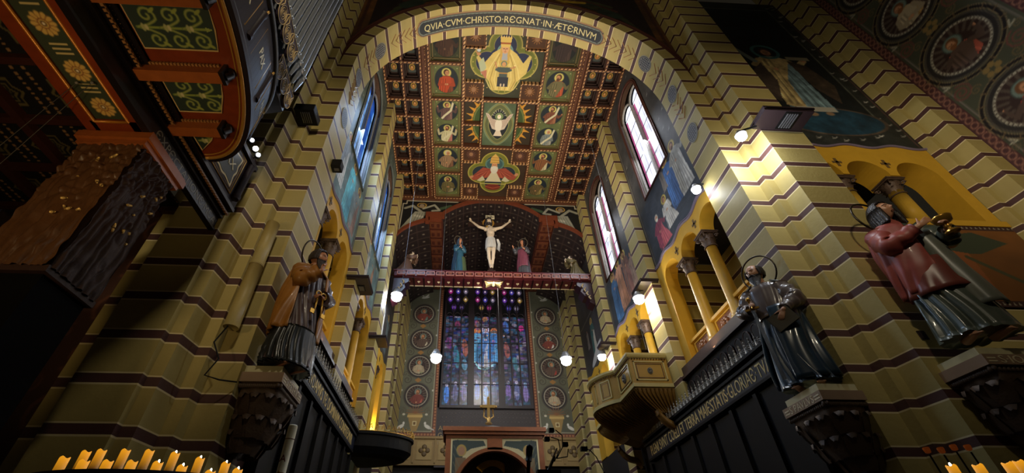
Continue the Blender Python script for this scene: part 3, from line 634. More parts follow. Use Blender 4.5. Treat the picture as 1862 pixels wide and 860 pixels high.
cv.poly([(x-.14, y+.45), (x+.14, y+.45), (x+.12, y+.85), (x-.12, y+.85)], (170, 176, 190)); cv.poly([(x-.22, y+.3), (x-.12, y+.3), (x-.1, y+1.1), (x-.2, y+1.0)], (206, 170, 90)); cv.poly([(x+.22, y+.3), (x+.12, y+.3), (x+.1, y+1.1), (x+.2, y+1.0)], (206, 170, 90))
cv.ell(x, y+.93, .15, .19, (220, 170, 128)); cv.ell(x-.06, y+.95, .03, .016, (70, 40, 30)); cv.ell(x+.06, y+.95, .03, .016, (70, 40, 30)); cv.line([(x, y+.94), (x, y+.87)], .02, (170, 110, 80)); cv.line([(x-.03, y+.82), (x+.03, y+.82)], .02, (170, 60, 50))
cv.poly([(x-.19, y+1.02), (x+.19, y+1.02), (x+.24, y+1.42), (x-.24, y+1.42)], (230, 200, 110)); cv.rect(x-.2, y+1.14, x+.2, y+1.2, (170, 90, 50)); 
for k in range(5): cv.poly([(x-.24+k*.1, y+1.4), (x-.16+k*.1, y+1.4), (x-.2+k*.1, y+1.5)], (240, 210, 130))
cv.ell(x, y+.3, .17, .17, (206, 180, 90)); cv.ell(x, y+.3, .13, .13, (90, 120, 120)); cv.poly([(x-.34, y+.15), (x+.34, y+.15), (x+.36, y), (x+.16, y-.1), (x+.24, y-.75), (x-.24, y-.75), (x-.16, y-.1), (x-.36, y)], (74, 88, 88)); cv.rect(x-.25, y-.75, x+.25, y-.3, (44, 50, 66)); cv.rect(x-.17, y-.14, x+.17, y-.09, (190, 140, 70))
cv.ell(x, y+.28, .09, .11, (214, 160, 110)); cv.line([(x-.3, y+.12), (x-.38, y+.35)], .06, SKIN); cv.line([(x+.3, y+.1), (x+.48, y+.18)], .06, SKIN); cv.ell(x+.48, y+.24, .06, .03, (240, 220, 150)); cv.ell(x-.07, y-.68, .035, .08, (220, 200, 170)); cv.ell(x+.07, y-.68, .035, .08, (220, 200, 170))
for k in range(30):
    a = 2*PI*k/30; cv.ell(x+1.33*math.cos(a), y+.33+1.33*math.sin(a), .025, .025, (196, 180, 100))
cbuild(cv, -.16, 7.52, 17.74, 'ceiling_painting', 'largest quatrefoil painting of a crowned woman in cream mantle with child')
# four rays panels, dove panel
W, H = 1.5, 2.46; cv = CV(W, H, 66, (78, 96, 72)); cv.noise(.2, 5, 3); x, y = W/2, H/2
def mandorla(rx, ry, col):
    d = (np.abs(cv.X-x)/rx)**1.6+(np.abs(cv.Y-y)/ry)**1.6; cv.put((1-d)*12, col)
for rx, ry, c_ in ((.8, 1.22, (130, 150, 120)), (.74, 1.17, (96, 110, 70)), (.71, 1.13, (170, 160, 96)), (.68, 1.1, (92, 100, 66)), (.52, .9, (150, 150, 90)), (.48, .86, (26, 34, 44))): mandorla(rx, ry, c_)
for s_ in (-1, 1):
    cv.poly([(x+s_*.06, y-.35), (x+s_*.3, y-.25), (x+s_*.44, y+.1), (x+s_*.66, y+.62), (x+s_*.5, y+.56), (x+s_*.3, y+.3), (x+s_*.1, y+.25)], (206, 190, 176))
    for k in range(5): cv.line([(x+s_*.12, y-.2+k*.08), (x+s_*(.34+k*.06), y+k*.13)], .018, (150, 120, 110))
cv.ell(x, y-.05, .17, .38, (232, 224, 210)); cv.poly([(x-.1, y-.35), (x+.1, y-.35), (x+.22, y-.66), (x-.22, y-.66)], (222, 208, 190)); cv.ell(x, y+.44, .2, .2, (120, 140, 96)); cv.ell(x, y+.42, .09, .12, (240, 232, 216)); cv.ell(x, y+.46, .025, .025, (240, 190, 60))
for k in range(8): a = PI*(k+.5)/8; cv.line([(x+.25*math.cos(a), y+.45+.25*math.sin(a)), (x+.34*math.cos(a), y+.45+.36*math.sin(a))], .025, (196, 196, 180))
cbuild(cv, .76, 10.82, 17.7, 'ceiling_painting', 'painting of white dove with raised wings in a pointed oval')
for i, xa in enumerate((-.14, 2.42)):
    for j, ya in enumerate((10.82, 12.11)):
        W, H = .74, 1.14; cv = CV(W, H, 60, (50, 40, 28)); cx = W+.5 if i == 0 else -.5; cy = 0 if j == 0 else H
        for rr_, c_ in ((1.18, (200, 140, 50)), (.86, (86, 96, 50)), (.80, (120, 130, 70)), (.76, (60, 84, 44))): cv.ell(cx, cy, rr_ if rr_ < 1 else .9, rr_*1.3 if rr_ < 1 else 1.2, c_)
        for k in range(24):
            a = 2*PI*k/24; cv.poly([(cx+.84*math.cos(a-.09), cy+1.1*math.sin(a-.09)), (cx+.84*math.cos(a+.09), cy+1.1*math.sin(a+.09)), (cx+1.2*math.cos(a), cy+1.5*math.sin(a))], (206, 148, 52))
        cbuild(cv, xa, ya, 17.8, 'ceiling_painting', 'small panel of golden rays, %s %s of the white dove' % (('nearer the arch', 'farther from the arch')[j], ('left', 'right')[i]))
# old man in red
W, H = 3.34, 3.36; cv = CV(W, H, 58, (60, 44, 30)); cv.noise(.2, 5, 5); x, y = W/2, H/2; quatre(cv, x, y, .8, (112, 116, 40), (196, 184, 84), (36, 48, 60), .84)
cv.ell(x, y+.62, .5, .42, (90, 128, 120)); cv.ell(x, y+.62, .42, .36, (60, 92, 96))
cv.poly([(x-1.25, y-.35), (x-.6, y+.38), (x-.2, y+.3), (x+.2, y+.3), (x+.6, y+.38), (x+1.25, y-.2), (x+1.1, y-.45), (x+.3, y-.3), (x-.3, y-.3), (x-1.1, y-.55)], (158, 74, 56))
cv.poly([(x-.45, y-.6), (x+.45, y-.6), (x+.12, y+.1), (x-.12, y+.1)], (214, 204, 172)); cv.poly([(x-.9, y-.55), (x-.6, y-.2), (x-.45, y-.5), (x-.7, y-.6)], (200, 196, 160)); cv.poly([(x+.9, y-.5), (x+.6, y-.2), (x+.45, y-.5), (x+.7, y-.6)], (200, 196, 160))
for k in range(6):
    for s_ in (-1, 1): cv.line([(x+s_*.25, y+.25), (x+s_*(.45+k*.12), y-.3+k*.03)], .025, (96, 36, 30) if k % 2 else (206, 110, 84), .8)
cv.ell(x-1.2, y-.3, .12, .08, SKIN, .6); cv.ell(x+1.22, y-.05, .1, .12, SKIN, -.5); cv.ell(x, y+.28, .2, .3, (216, 212, 198)); cv.ell(x, y+.55, .15, .18, (210, 150, 110)); cv.rect(x-.16, y+.2, x-.05, y+.42, (216, 212, 198)); cv.ell(x, y+.36, .13, .14, (222, 218, 206))
cv.ell(x-.06, y+.57, .025, .014, (60, 40, 30)); cv.ell(x+.06, y+.57, .025, .014, (60, 40, 30)); cv.line([(x, y+.56), (x, y+.49)], .02, (160, 100, 70))
cv.poly([(x-.25, y+.66), (x+.25, y+.66), (x+.2, y+1.05), (x, y+1.3), (x-.2, y+1.05)], (216, 176, 92)); 
for k in range(3): cv.line([(x-.23+k*.03, y+.74+k*.15), (x+.23-k*.03, y+.74+k*.15)], .03, (150, 100, 44))
cv.ell(x, y-.98, .42, .24, (120, 48, 34)); cv.line([(x-.4, y-.95), (x, y-1.08), (x+.4, y-.95)], .04, (180, 90, 60)); cv.line([(x-.7, y-.75), (x+.7, y-.75)], .06, (190, 180, 100))
cbuild(cv, -.16, 13.45, 17.74, 'ceiling_painting', 'quatrefoil painting of white-bearded old man in red robe and tall tiara')
# little corner panels
cnr = [(-.16, 7.5, 'near left of the crowned woman'), (2.36, 7.5, 'near right of the crowned woman'), (-.16, 9.85, 'below left of the crowned woman'), (2.36, 9.85, 'below right of the crowned woman'), (-.16, 13.45, 'above left of the old man in red'), (2.36, 13.45, 'above right of the old man in red'), (-.16, 15.98, 'below left of the old man in red'), (2.36, 15.98, 'below right of the old man in red')]
b = MB()
for xa, ya, wh in cnr:
    cv = CV(.82, .82, 50, (70, 40, 22)); cv.noise(.3, 4, 6); c_ = (176, 120, 60) if ya < 11 else (120, 80, 76)
    for k in range(12):
        a = 2*PI*k/12; cv.line([(.41, .41), (.41+.22*math.cos(a), .41+.22*math.sin(a))], .025, c_)
    cv.ell(.41, .41, .1, .12, (150, 110, 80)); cv.line([(.02, .02), (.8, .02), (.8, .8), (.02, .8), (.02, .02)], .05, (110, 70, 40))
    cbuild(cv, xa, ya, 17.66, 'ceiling_painting', 'little square carved panel, '+wh)
    for q in ((xa-.04, ya-.04, xa+.86, ya), (xa-.04, ya+.82, xa+.86, ya+.86), (xa-.04, ya-.04, xa, ya+.86), (xa+.82, ya-.04, xa+.86, ya+.86)): b.box(q[0], q[2], q[1], q[3], 17.5, 17.75)
b.build('corner_frame', DASH, ceil)
# ---------------------------------------------------------------- vault beyond the beam and its front
def vault_cv(L, rows_, cols_, fn, name):
    cv = CV(L, 6.9, 26, (34, 22, 22)); 
    for i in range(rows_+1): cv.line([(0, i*6.9/rows_), (L, i*6.9/rows_)], .03, (98, 84, 74))
    for j in range(cols_+1): cv.line([(j*L/cols_, 0), (j*L/cols_, 6.9)], .03, (70, 52, 48))
    for i in range(rows_):
        for j in range(cols_): cv.ell((j+.5)*L/cols_, (i+.5)*6.9/rows_, .05, .055, (138, 128, 116))
    return struct(cv.build(name, fn))
Rv = 3.74; zc_ = 17.5-Rv; am = math.asin(2.7/Rv)
vault_cv(2*am*Rv, 11, 13, lambda X, Y: (AX+Rv*np.sin(X/Rv-am), 17.08+Y, zc_+Rv*np.cos(X/Rv-am)), 'ceiling_vault')
for s_ in (-1, 1):
    # side half vaults: from the wall (z 14.3) up to z 15.84
    r1 = 2.0; L = 2.15
    def fn(X, Y, s_=s_): 
        a = .08+X/L*1.15; return (AX+s_*(5.16-(1-np.cos(a))*2.6), 17.08+Y, 14.2+np.sin(a)*1.75)
    vault_cv(L, 11, 4, fn, 'ceiling_vault')
    b = MB(); x0, x1 = sorted((AX+s_*2.7, AX+s_*3.5)); b.box(x0, x1, 17.08, 24, 16.1, 16.4)
    for k in range(9):
        y = 17.3+k*.75; b.box(x0+.08, x1-.08, y, y+.5, 16.02, 16.1, 1)
        for q in (.25, .55): b.box(x0+q-.07, x0+q+.07, y+.12, y+.38, 15.99, 16.02, 0)
    struct(b.build('trim_vault_rib', [mat('vault_rib_red', (80, 36, 26), .5), mat('vault_rib_block', (110, 62, 40), .5, bump=.4)]))
# front wall between ceiling and vault with angels, plane Y=17
W, H = 10.32, 3.4; cv = CV(W, H, 34, (16, 15, 16)); z0 = 14.15; cx = W/2
for s_ in (-1, 1):
    cv.line([(cx+s_*1.9, H-.17), (cx+s_*4.75, H-.17), (cx+s_*4.75, H-.4), (cx+s_*4.95, H-.4), (cx+s_*4.97, .4)], .06, (206, 196, 170))
    px_ = cx+s_*3.9
    cv.line([(px_, H-1.0), (px_+s_*.5, H-.55), (px_+s_*.9, H-.75)], .16, (150, 148, 130)); cv.line([(px_-s_*.1, H-.75), (px_-s_*.7, H-.45), (px_-s_*1.0, H-.85), (px_-s_*.6, H-.9)], .13, (160, 158, 140)); cv.line([(px_-s_*1.1, H-.7), (px_-s_*1.6, H-.5)], .2, (64, 84, 60))
    cv.poly([(px_-.35, H-1.0), (px_+.35, H-1.0), (px_+s_*.55+.2, H-2.3), (px_+s_*.55-.5, H-2.3)], (150, 150, 134)); cv.ell(px_, H-.5, .27, .2, (190, 150, 70)); cv.ell(px_, H-.5, .2, .15, (26, 24, 22)); cv.ell(px_, H-.55, .14, .17, (150, 130, 106)); cv.line([(px_-.3, H-1.3), (px_+.1, H-1.4)], .15, (190, 186, 170))
    for k in range(4): cv.line([(px_-.2+k*.14, H-1.1), (px_-.2+k*.16+s_*.3, H-2.2)], .03, (96, 98, 90))
Xc = cv.X[:-1, :-1]-cx+cv.px/2; Zc_ = z0+cv.Y[:-1, :-1]
op = (np.abs(Xc) < 2.72) & (Zc_ < zc_+np.sqrt(np.maximum(0, Rv*Rv-Xc**2))); ax_ = np.abs(Xc)
def side_z(ax): # height of side half arch at distance ax from the axis
    a = np.arccos(np.clip(1-(5.16-ax)/2.6, -1, 1)); return 14.2+np.sin(a)*1.75
op |= (ax_ > 2.7) & (ax_ < 3.5) & (Zc_ < 16.1); op |= (ax_ >= 3.5) & (ax_ < 5.16) & (Zc_ < side_z(ax_)); cv.mask = ~op
struct(cv.build('wall_vault_front', lambda X, Y: (X-cx+AX, np.full(X.shape, 17.04), z0+Y)), 'black painted wall with two angels below the ceiling')
b = MB(); OR = mat('orange_brown_trim', (112, 54, 32), .5, var=.25)
pts = [(AX+Rv*math.sin(a), zc_+Rv*math.cos(a)) for a in np.linspace(-am, am, 40)]
for s0 in (0,):
    for (xa, za), (xb, zb) in zip(pts[:-1], pts[1:]): b.add([(xa, 16.95, za), (xb, 16.95, zb), (xb, 16.95, zb+.2), (xa, 16.95, za+.2), (xa, 17.1, za), (xb, 17.1, zb), (xb, 17.1, zb+.2), (xa, 17.1, za+.2)], [(0, 1, 2, 3), (0, 1, 5, 4), (3, 2, 6, 7)])
for s_ in (-1, 1):
    q = [(ax, float(side_z(np.array(ax)))) for ax in np.linspace(3.5, 5.1, 20)]
    for (xa, za), (xb, zb) in zip(q[:-1], q[1:]): b.add([(AX+s_*p, y, z) for y in (16.95, 17.1) for p, z in ((xa, za), (xb, zb), (xb, zb+.2), (xa, za+.2))], [(0, 1, 2, 3), (0, 1, 5, 4), (3, 2, 6, 7)])
    x0, x1 = sorted((AX+s_*2.6, AX+s_*3.62)); b.box(x0, x1, 16.9, 17.1, 16.1, 16.45); x0, x1 = sorted((AX+s_*2.75, AX+s_*3.45)); b.box(x0, x1, 16.92, 17.1, 15.85, 16.1); x0, x1 = sorted((AX+s_*3.4, AX+s_*3.62)); b.box(x0, x1, 16.92, 17.1, 15.7, 16.1)
struct(b.build('trim_vault_front', OR))
# ---------------------------------------------------------------- east wall: painted panels, stained glass, dado
def roundel(cv, x, y, r, seed, spin=0):
    rd = random.Random(seed)
    cv.ell(x, y, r*1.22, r*1.22, (40, 36, 34)); cv.ring(x, y, r*1.2, .03, (84, 76, 66)); cv.ell(x, y, r, r, (52, 34, 30))
    for k in range(20):
        a = 2*PI*k/20+spin; cv.line([(x+r*.6*math.cos(a), y+r*.6*math.sin(a)), (x+r*.88*math.cos(a), y+r*.88*math.sin(a))], r*.11, (84, 72, 62))
    rb_ = [(170, 84, 66), (120, 130, 96), (190, 178, 150), (90, 120, 110), (176, 140, 84), (150, 60, 50), (200, 196, 186), (110, 90, 60)][seed % 8]; cl = [(120, 56, 46), (176, 160, 130), (90, 70, 60)][seed % 3]
    m0 = cv.a.copy(); person(cv, x+rd.uniform(-.12, .12)*r, y-r*2.75, r*3.3, rb_, cl, halo=(110, 128, 118), arms=['one', 'fold', 'up'][seed % 3], face=(-1, 1)[seed % 2], hair=(110, 70, 40), beard=seed % 2 == 0)
    d = np.hypot(cv.X-x, cv.Y-y) > r*.8; near = np.hypot(cv.X-x, cv.Y-y) < r*4.2; cv.a[d & near] = m0[d & near]
    cv.ring(x, y, r*.98, r*.09, (176, 170, 150))
    for k in range(44):
        a = 2*PI*k/44; cv.ell(x+r*.98*math.cos(a), y+r*.98*math.sin(a), r*.025, r*.025, (60, 50, 44))
ZM = [8.9, 10.67, 12.39, 14.19]
lbl = {0: 'left of the stained glass, red figure lowest', 1: 'right of the stained glass, dark figure lowest'}
for i, (xa, xb) in enumerate(((-3.60, -1.22), (4.24, 6.62))):
    W = xb-xa; H = 16.2-6.7; cv = CV(W, H, 46, (92, 92, 74)); cv.noise(.2, 2, i); c_ = W/2
    cv.rect(0, 0, W, .2, (104, 58, 40)); cv.rect(0, 0, .2, H, (104, 58, 40)); cv.rect(W-.2, 0, W, H, (104, 58, 40))
    for k in range(60):
        q = .1+k*.17
        if q < H: cv.ell(.1, q, .05, .06, (164, 110, 70)); cv.ell(W-.1, q, .05, .06, (164, 110, 70))
        if q < W: cv.ell(q, .1, .06, .05, (164, 110, 70))
    cv.line([(.26, .26), (W-.26, .26), (W-.26, H), ], .035, (170, 162, 134)); cv.line([(.26, .26), (.26, H)], .035, (170, 162, 134))
    for k, z in enumerate(ZM):
        y = z-6.7; cv.ring(c_, y, .74, .03, (58, 50, 44))
        if k: 
            for s_ in (-1, 1): cv.spiral(c_+s_*.62, y-.85, .26, (60, 54, 46), .03, 1.4, s_, PI/2); cv.spiral(c_+s_*.75, y-.5, .16, (70, 62, 50), .025, 1.2, -s_, 0)
            cv.poly([(c_, y-1.02), (c_+.2, y-.87), (c_, y-.72), (c_-.2, y-.87)], (150, 108, 54))
        for s_ in (-1, 1): cv.ell(c_+s_*.88, y+.3, .05, .06, (180, 176, 160))
        roundel(cv, c_, y, .6, k+4*i)
    # vase, foliage and two birds at the foot
    cv.poly([(c_-.14, .25), (c_+.14, .25), (c_+.34, .9), (c_+.4, 1.2), (c_-.4, 1.2), (c_-.34, .9)], (150, 122, 70)); cv.rect(c_-.42, 1.0, c_+.42, 1.12, (190, 160, 96)); cv.rect(c_-.11, .55, c_+.11, .8, (206, 190, 140)); cv.rect(c_-.06, .6, c_+.06, .75, (110, 84, 44))
    for k in range(9): a = PI*(k+.5)/9; cv.line([(c_, 1.2), (c_+.3*math.cos(a), 1.2+.28*math.sin(a)), (c_+.5*math.cos(a), 1.15+.5*math.sin(a))], .035, (130, 84, 50))
    for s_ in (-1, 1):
        cv.spiral(c_+s_*.7, 1.3, .22, (86, 76, 56), .03, 1.4, s_, PI/2); cv.ell(c_+s_*.62, 1.15, .08, .06, (190, 184, 160))
        bx = c_+s_*.72; cv.ell(bx, .5, .2, .09, (206, 202, 190), -s_*.5); cv.ell(bx-s_*.14, .68, .06, .08, (212, 208, 196)); cv.line([(bx+s_*.1, .44), (bx+s_*.34, .34)], .06, (190, 186, 176))
    cv.ell(c_, H-.75, .26, .08, (190, 190, 180), .2); cv.line([(c_-.05, H-.75), (c_+.18, H-.55)], .08, (200, 198, 190)); cv.line([(c_-.05, H-.75), (c_-.3, H-.5)], .07, (170, 168, 160))
    tag(cv.build('painted_panel', lambda X, Y: (xa+X, np.full(X.shape, 24.0), 6.7+Y)), 'green painted panel of portrait roundels '+lbl[i], 'painting')
# wall between: dark patterned band, lettering, dado
b = MB(); b.box(-1.22, 4.24, 24.02, 24.2, 5.2, 8.25); b.box(-1.22, 4.24, 24.05, 24.2, 16.0, 17.6); struct(b.build('wall_east', mat('dark_damask', (50, 42, 42), .6, var=.3, vscale=20)))
b = MB()
for r_ in range(3):
    for i in range(26): b.ball((-1.0+i*.205+(r_ % 2)*.1, 24.02, 7.5+r_*.22), .03, 6, 4)
struct(b.build('trim_wall_studs', mat('stud_grey', (110, 104, 100), .5)))
wi = thing('wall_inscription', 'large dull gold capitals painted below the stained glass', 'lettering', (1.5, 24, 7))
for k, (tx, x) in enumerate((('ASSVMPTA', -1.1), ('GA', -1.1), ('BE', -1.1))): b = MB(); text_mb(b, tx, .34, lambda X, Y, d, k=k, x=x: (x+X, 24.0-d, 7.02-k*.36+Y)); b.build('lettering', mat('dull_gold_letter', (150, 128, 84), .5), wi)
b = MB(); b.box(-3.7, 6.7, 24.0, 24.2, 5.3, 6.68); b.box(-3.7, 6.7, 23.93, 24.2, 6.58, 6.7)
for i in range(9):
    x = -3.45+i*1.13; b.box(x-.05, x+.02, 23.95, 24.02, 5.4, 6.6); b.box(x+.16, x+.95, 23.97, 24.02, 5.55, 6.45, 1)
    for r_ in range(4):
        a = r_*PI/2; b.ball((x+.555+.17*math.cos(a), 23.96, 6.0+.17*math.sin(a)), .13, 8, 6, 2, (1, .3, 1))
    b.ball((x+.555, 23.95, 6.0), .09, 8, 6, 1, (1, .4, 1))
struct(b.build('wall_dado', [mat('dado_ochre', (138, 112, 62), .6), mat('dado_ochre_light', (150, 126, 74), .6), mat('dado_cross', (92, 72, 40), .6)]))
# ----- the great window
t = bpy.data.objects.new('window_9', None); C.objects.link(t); t.location = (AX, 24, 8.25); struct(t, 'great stained glass window of nine lancets')
LX = []
for g_, x0 in enumerate((-.99, .81, 2.60)):
    for k in range(3): LX.append((x0+k*.5, x0+k*.5+.43))
XA, XB, ZA, ZBt = -1.1, 4.2, 8.3, 16.25
b = MB(); MUL = mat('window_iron', (34, 22, 26), .5)
xs = [XA]+[v for p in LX for v in p]+[XB]
for i in range(0, len(xs), 2): b.box(xs[i], xs[i+1], 23.9, 24.1, ZA, ZBt)
b.box(XA, XB, 23.88, 24.1, 8.2, 8.36)
for (xa, xb) in LX:
    xm = (xa+xb)/2
    for z in (9.6, 10.9, 12.2, 13.3): b.box(xa, xb, 23.96, 24.02, z-.02, z+.02)
    pts = [(xa, 23.93, 14.0)]+[(xm-.215*math.cos(PI*i/8), 23.93, 14.0+.3*math.sin(PI*i/8)) for i in range(9)]; b.tube(pts, .035, 6)
# tracery: rows of pointed cells
cells = []
for r_, z in enumerate((14.72, 15.32, 15.95)):
    for g_, x0 in enumerate((-.99, .81, 2.60)):
        n = 2 if r_ == 0 else 3
        for k in range(n):
            xm = x0+.215+.5*k+(.25 if r_ == 0 else 0)+(.0 if r_ < 2 else (-.0)); 
            cells.append((xm, z))
            pts = [(xm, 23.92, z-.3), (xm+.2, 23.92, z-.08), (xm+.2, 23.92, z+.1), (xm, 23.92, z+.36), (xm-.2, 23.92, z+.1), (xm-.2, 23.92, z-.08)]; b.tube(pts, .03, 5, 0, closed=True)
b.build('mullion', MUL, t)
cv = CV(XB-XA, ZBt-ZA, 60, (20, 16, 30)); W, H = cv.W, cv.H
rs = np.random.RandomState(5)
pal = [(30, 40, 90), (60, 50, 70), (34, 60, 84), (74, 50, 90), (40, 70, 90), (90, 84, 96), (50, 46, 60), (28, 52, 70), (70, 66, 74)]
for (xa, xb) in LX:
    z = 0
    while z < 5.9:
        h = rs.uniform(.09, .2); c0 = pal[rs.randint(len(pal))]; k = rs.uniform(.45, 1.2)
        xm = rs.uniform(xa+.1, xb-.1)
        cv.rect(xa-XA, z, xm-XA, z+h, tuple(q*k for q in c0)); k = rs.uniform(.4, 1.2); c0 = pal[rs.randint(len(pal))]; cv.rect(xm-XA, z, xb-XA, z+h, tuple(q*k for q in c0)); z += h
cv.noise(.8, 9, 8)
X_ = lambda x: x-XA
Z_ = lambda z: z-ZA
# central group: crowned figure in white and blue between two angels
person(cv, X_(1.52), Z_(10.7), 2.6, (170, 176, 206), (80, 120, 180), halo=(200, 190, 230), arms='fold', hair=(90, 60, 60), skin=(210, 170, 170)); cv.rect(X_(1.40), Z_(10.2), X_(1.64), Z_(11.4), (170, 160, 150), .6)
person(cv, X_(1.0), Z_(11.0), 2.2, (50, 100, 140), (90, 150, 190), halo=(190, 120, 70), arms='one', hair=(160, 60, 40)); person(cv, X_(2.05), Z_(11.0), 2.2, (80, 140, 190), (60, 110, 170), halo=(190, 120, 80), arms='one', hair=(150, 60, 40))
cv.line([(X_(.85), Z_(11.0)), (X_(1.1), Z_(10.6)), (X_(1.5), Z_(10.5)), (X_(2.1), Z_(10.9))], .09, (150, 210, 220))
for (x, z, c0) in ((-.75, 9.0, (60, 130, 230)), (-.25, 9.1, (90, 90, 140)), (.25, 9.1, (110, 100, 160)), (1.0, 9.2, (70, 110, 210)), (1.5, 9.0, (110, 170, 240)), (2.0, 9.1, (70, 80, 120)), (2.8, 9.2, (120, 90, 170)), (3.3, 9.2, (90, 100, 150)), (3.8, 9.1, (130, 110, 170))):
    cv.ell(X_(x), Z_(z), .15, .5, c0, 0, .8); cv.ell(X_(x), Z_(z)+.55, .09, .11, (200, 190, 220), 0, .8)
for (x, z, c0, h) in ((.25, 11.9, (170, 90, 70), 1.2), (.25, 10.8, (90, 150, 180), .7), (-.25, 11.3, (50, 130, 150), 1.5), (-.75, 12.2, (110, 50, 100), .8), (2.82, 11.8, (170, 90, 80), 1.1), (3.3, 10.9, (60, 120, 130), .9), (3.8, 13.3, (220, 50, 140), .45), (2.82, 13.4, (70, 110, 190), .8), (-.25, 13.5, (130, 50, 90), .5), (1.0, 13.5, (150, 70, 50), .6), (1.5, 13.9, (170, 110, 60), .4)):
    cv.ell(X_(x), Z_(z), .17, h*.5, c0, .1, .75)
for i in range(260):
    g_ = LX[rs.randint(9)]; x = rs.uniform(g_[0], g_[1]); z = rs.uniform(8.4, 13.9); c0 = pal[rs.randint(len(pal))]; k_ = rs.uniform(.5, 2.0); cv.ell(X_(x), Z_(z), rs.uniform(.03, .12), rs.uniform(.04, .2), tuple(min(255, q*k_) for q in c0), rs.uniform(0, 3), .55)
for k, (xm, z) in enumerate(cells):
    c0 = [(96, 50, 150), (60, 44, 90), (150, 120, 60), (150, 40, 110), (70, 60, 150), (110, 100, 120)][(k*7) % 6]
    cv.poly([(X_(xm), Z_(z-.28)), (X_(xm+.19), Z_(z-.06)), (X_(xm+.19), Z_(z+.1)), (X_(xm), Z_(z+.34)), (X_(xm-.19), Z_(z+.1)), (X_(xm-.19), Z_(z-.06))], tuple(q*.45 for q in c0)); cv.ell(X_(xm), Z_(z+.02), .11, .14, c0); cv.ell(X_(xm), Z_(z+.07), .05, .07, (200, 176, 190))
for (xa, xb) in LX:
    for z in np.arange(.12, 6, .2): cv.line([(X_(xa), z), (X_((xa+xb)/2)+rs.uniform(-.1, .1), z+rs.uniform(-.12, .12)), (X_(xb), z+rs.uniform(-.05, .05))], .014, (14, 12, 20), .85)
    cv.line([(X_((xa+xb)/2), 0), (X_((xa+xb)/2), 5.8)], .012, (12, 10, 16))
m = (Z_(14.1) < cv.Y)
keep = np.zeros(cv.X.shape, bool)
for xm, z in cells: keep |= (np.abs(cv.X-X_(xm))/.2+np.abs(cv.Y-Z_(z+.03))/.36) < 1.25
cv.a[m & ~keep] *= .0; cv.a[m & ~keep] += 6
cv.build('stained_glass', lambda X, Y: (XA+X, np.full(X.shape, 24.03), ZA+Y), t, GLOW)
# ---------------------------------------------------------------- carved figures
def head_mesh(mb, c, r, R, mi=0, jaw=1.0):
    """sculpted head: c centre, r half height, R rotation matrix; face looks along local -Y"""
    n, m = 40, 32; rs = []
    g = lambda x, s: math.exp(-(x/s)**2)
    for k in range(m+1):
        th = PI*k/m; ring = []
        for i in range(n):
            ph = 2*PI*i/n; x = math.sin(th)*math.cos(ph); y = math.sin(th)*math.sin(ph); z = math.cos(th)
            X, Y, Z = x*.74, y*.92, z*1.0
            if z < -.1: X *= 1-.28*(-z-.1)*jaw; 
            if z < -.2 and y > 0: Y *= 1-.5*(-z-.2)
            if y < 0:
                f = -y; ax = abs(x)
                Y -= f*(.20*g(x, .13)*g(z+.12, .17)+.09*g(x, .12)*g(z-.02, .2)+.05*g(x, .3)*g(z+.48, .09)+.05*g(x, .34)*g(z+.60, .08)+.12*g(x, .3)*g(z+.86, .2)+.05*g(ax-.3, .25)*g(z-.22, .09)+.05*g(ax-.42, .2)*g(z+.25, .2))
                Y += f*(.13*g(ax-.29, .15)*g(z-.06, .1)+.035*g(x, .25)*g(z+.54, .035))
            ring.append(tuple(Vector(c)+R@Vector((X*r, Y*r, Z*r))))
        rs.append(ring)
    mb.rings(rs[1:-1], cap=True, mi=mi)
    for s_ in (-1, 1):
        e = Vector(c)+R@Vector((s_*.75*r, .08*r, -.08*r)); mb.ball(e, r*.2, 8, 6, mi, (.45, .8, 1.1))
def hand(mb, w, d, nrm, L, curl=.5, side=1, mi=0, spread=.25, thumb=None):
    """five-fingered hand; w wrist, d pointing direction, nrm palm normal, L hand length"""
    d = Vector(d).normalized(); nrm = Vector(nrm); nrm = (nrm-d*nrm.dot(d)).normalized(); lat = d.cross(nrm)*side; w = Vector(w)
    P = L*.5; W = L*.40
    rs = []
    for t, ww, tt in ((-.1, .24, .17), (.08, .28, .17), (.4, .45, .15), (.8, .48, .13), (1.02, .44, .11)):
        c = w+d*P*t; ring = []
        for k in range(12):
            a = 2*PI*k/12; ring.append(tuple(c+lat*math.cos(a)*W*ww*1.08+nrm*math.sin(a)*W*tt*1.2))
        rs.append(ring)
    mb.rings(rs, mi=mi)
    for i, (q, fl) in enumerate(((-.38, .80), (-.13, .96), (.13, .92), (.37, .72))):
        p = w+d*P*.9+lat*(-q)*W; dd = (d+lat*(-q)*spread).normalized(); seg = L*.5*fl; pts = [p]; a = 0; cl = curl[i] if isinstance(curl, (list, tuple)) else curl
        for s_, l in enumerate((.42, .32, .26)):
            a += cl*(.9, 1.1, .8)[s_]; pts.append(pts[-1]+(dd*math.cos(a)+nrm*math.sin(a))*seg*l)
        mb.tube(pts, [L*.058, L*.052, L*.047, L*.036], 8, mi); mb.ball(pts[-1], L*.038, 8, 5, mi)
    b0 = w+d*P*.25+lat*W*.36+nrm*L*.02; td = Vector(thumb).normalized() if thumb else (d*.75+lat*.7+nrm*.35).normalized()
    p1 = b0+(lat*.55+d*.55).normalized()*L*.17; p2 = p1+td*L*.17; p3 = p2+(td+nrm*.3*(curl[0] if isinstance(curl, (list, tuple)) else curl)).normalized()*L*.13
    mb.tube([b0, p1, p2, p3], [L*.085, L*.07, L*.058, L*.042], 8, mi); mb.ball(p3, L*.044, 8, 5, mi)
def remesh(o, vox, sm=2):
    m = o.modifiers.new('join', 'REMESH'); m.mode = 'VOXEL'; m.voxel_size = vox; m.use_smooth_shade = True
    if sm: s = o.modifiers.new('smooth', 'SMOOTH'); s.iterations = sm; s.factor = .5
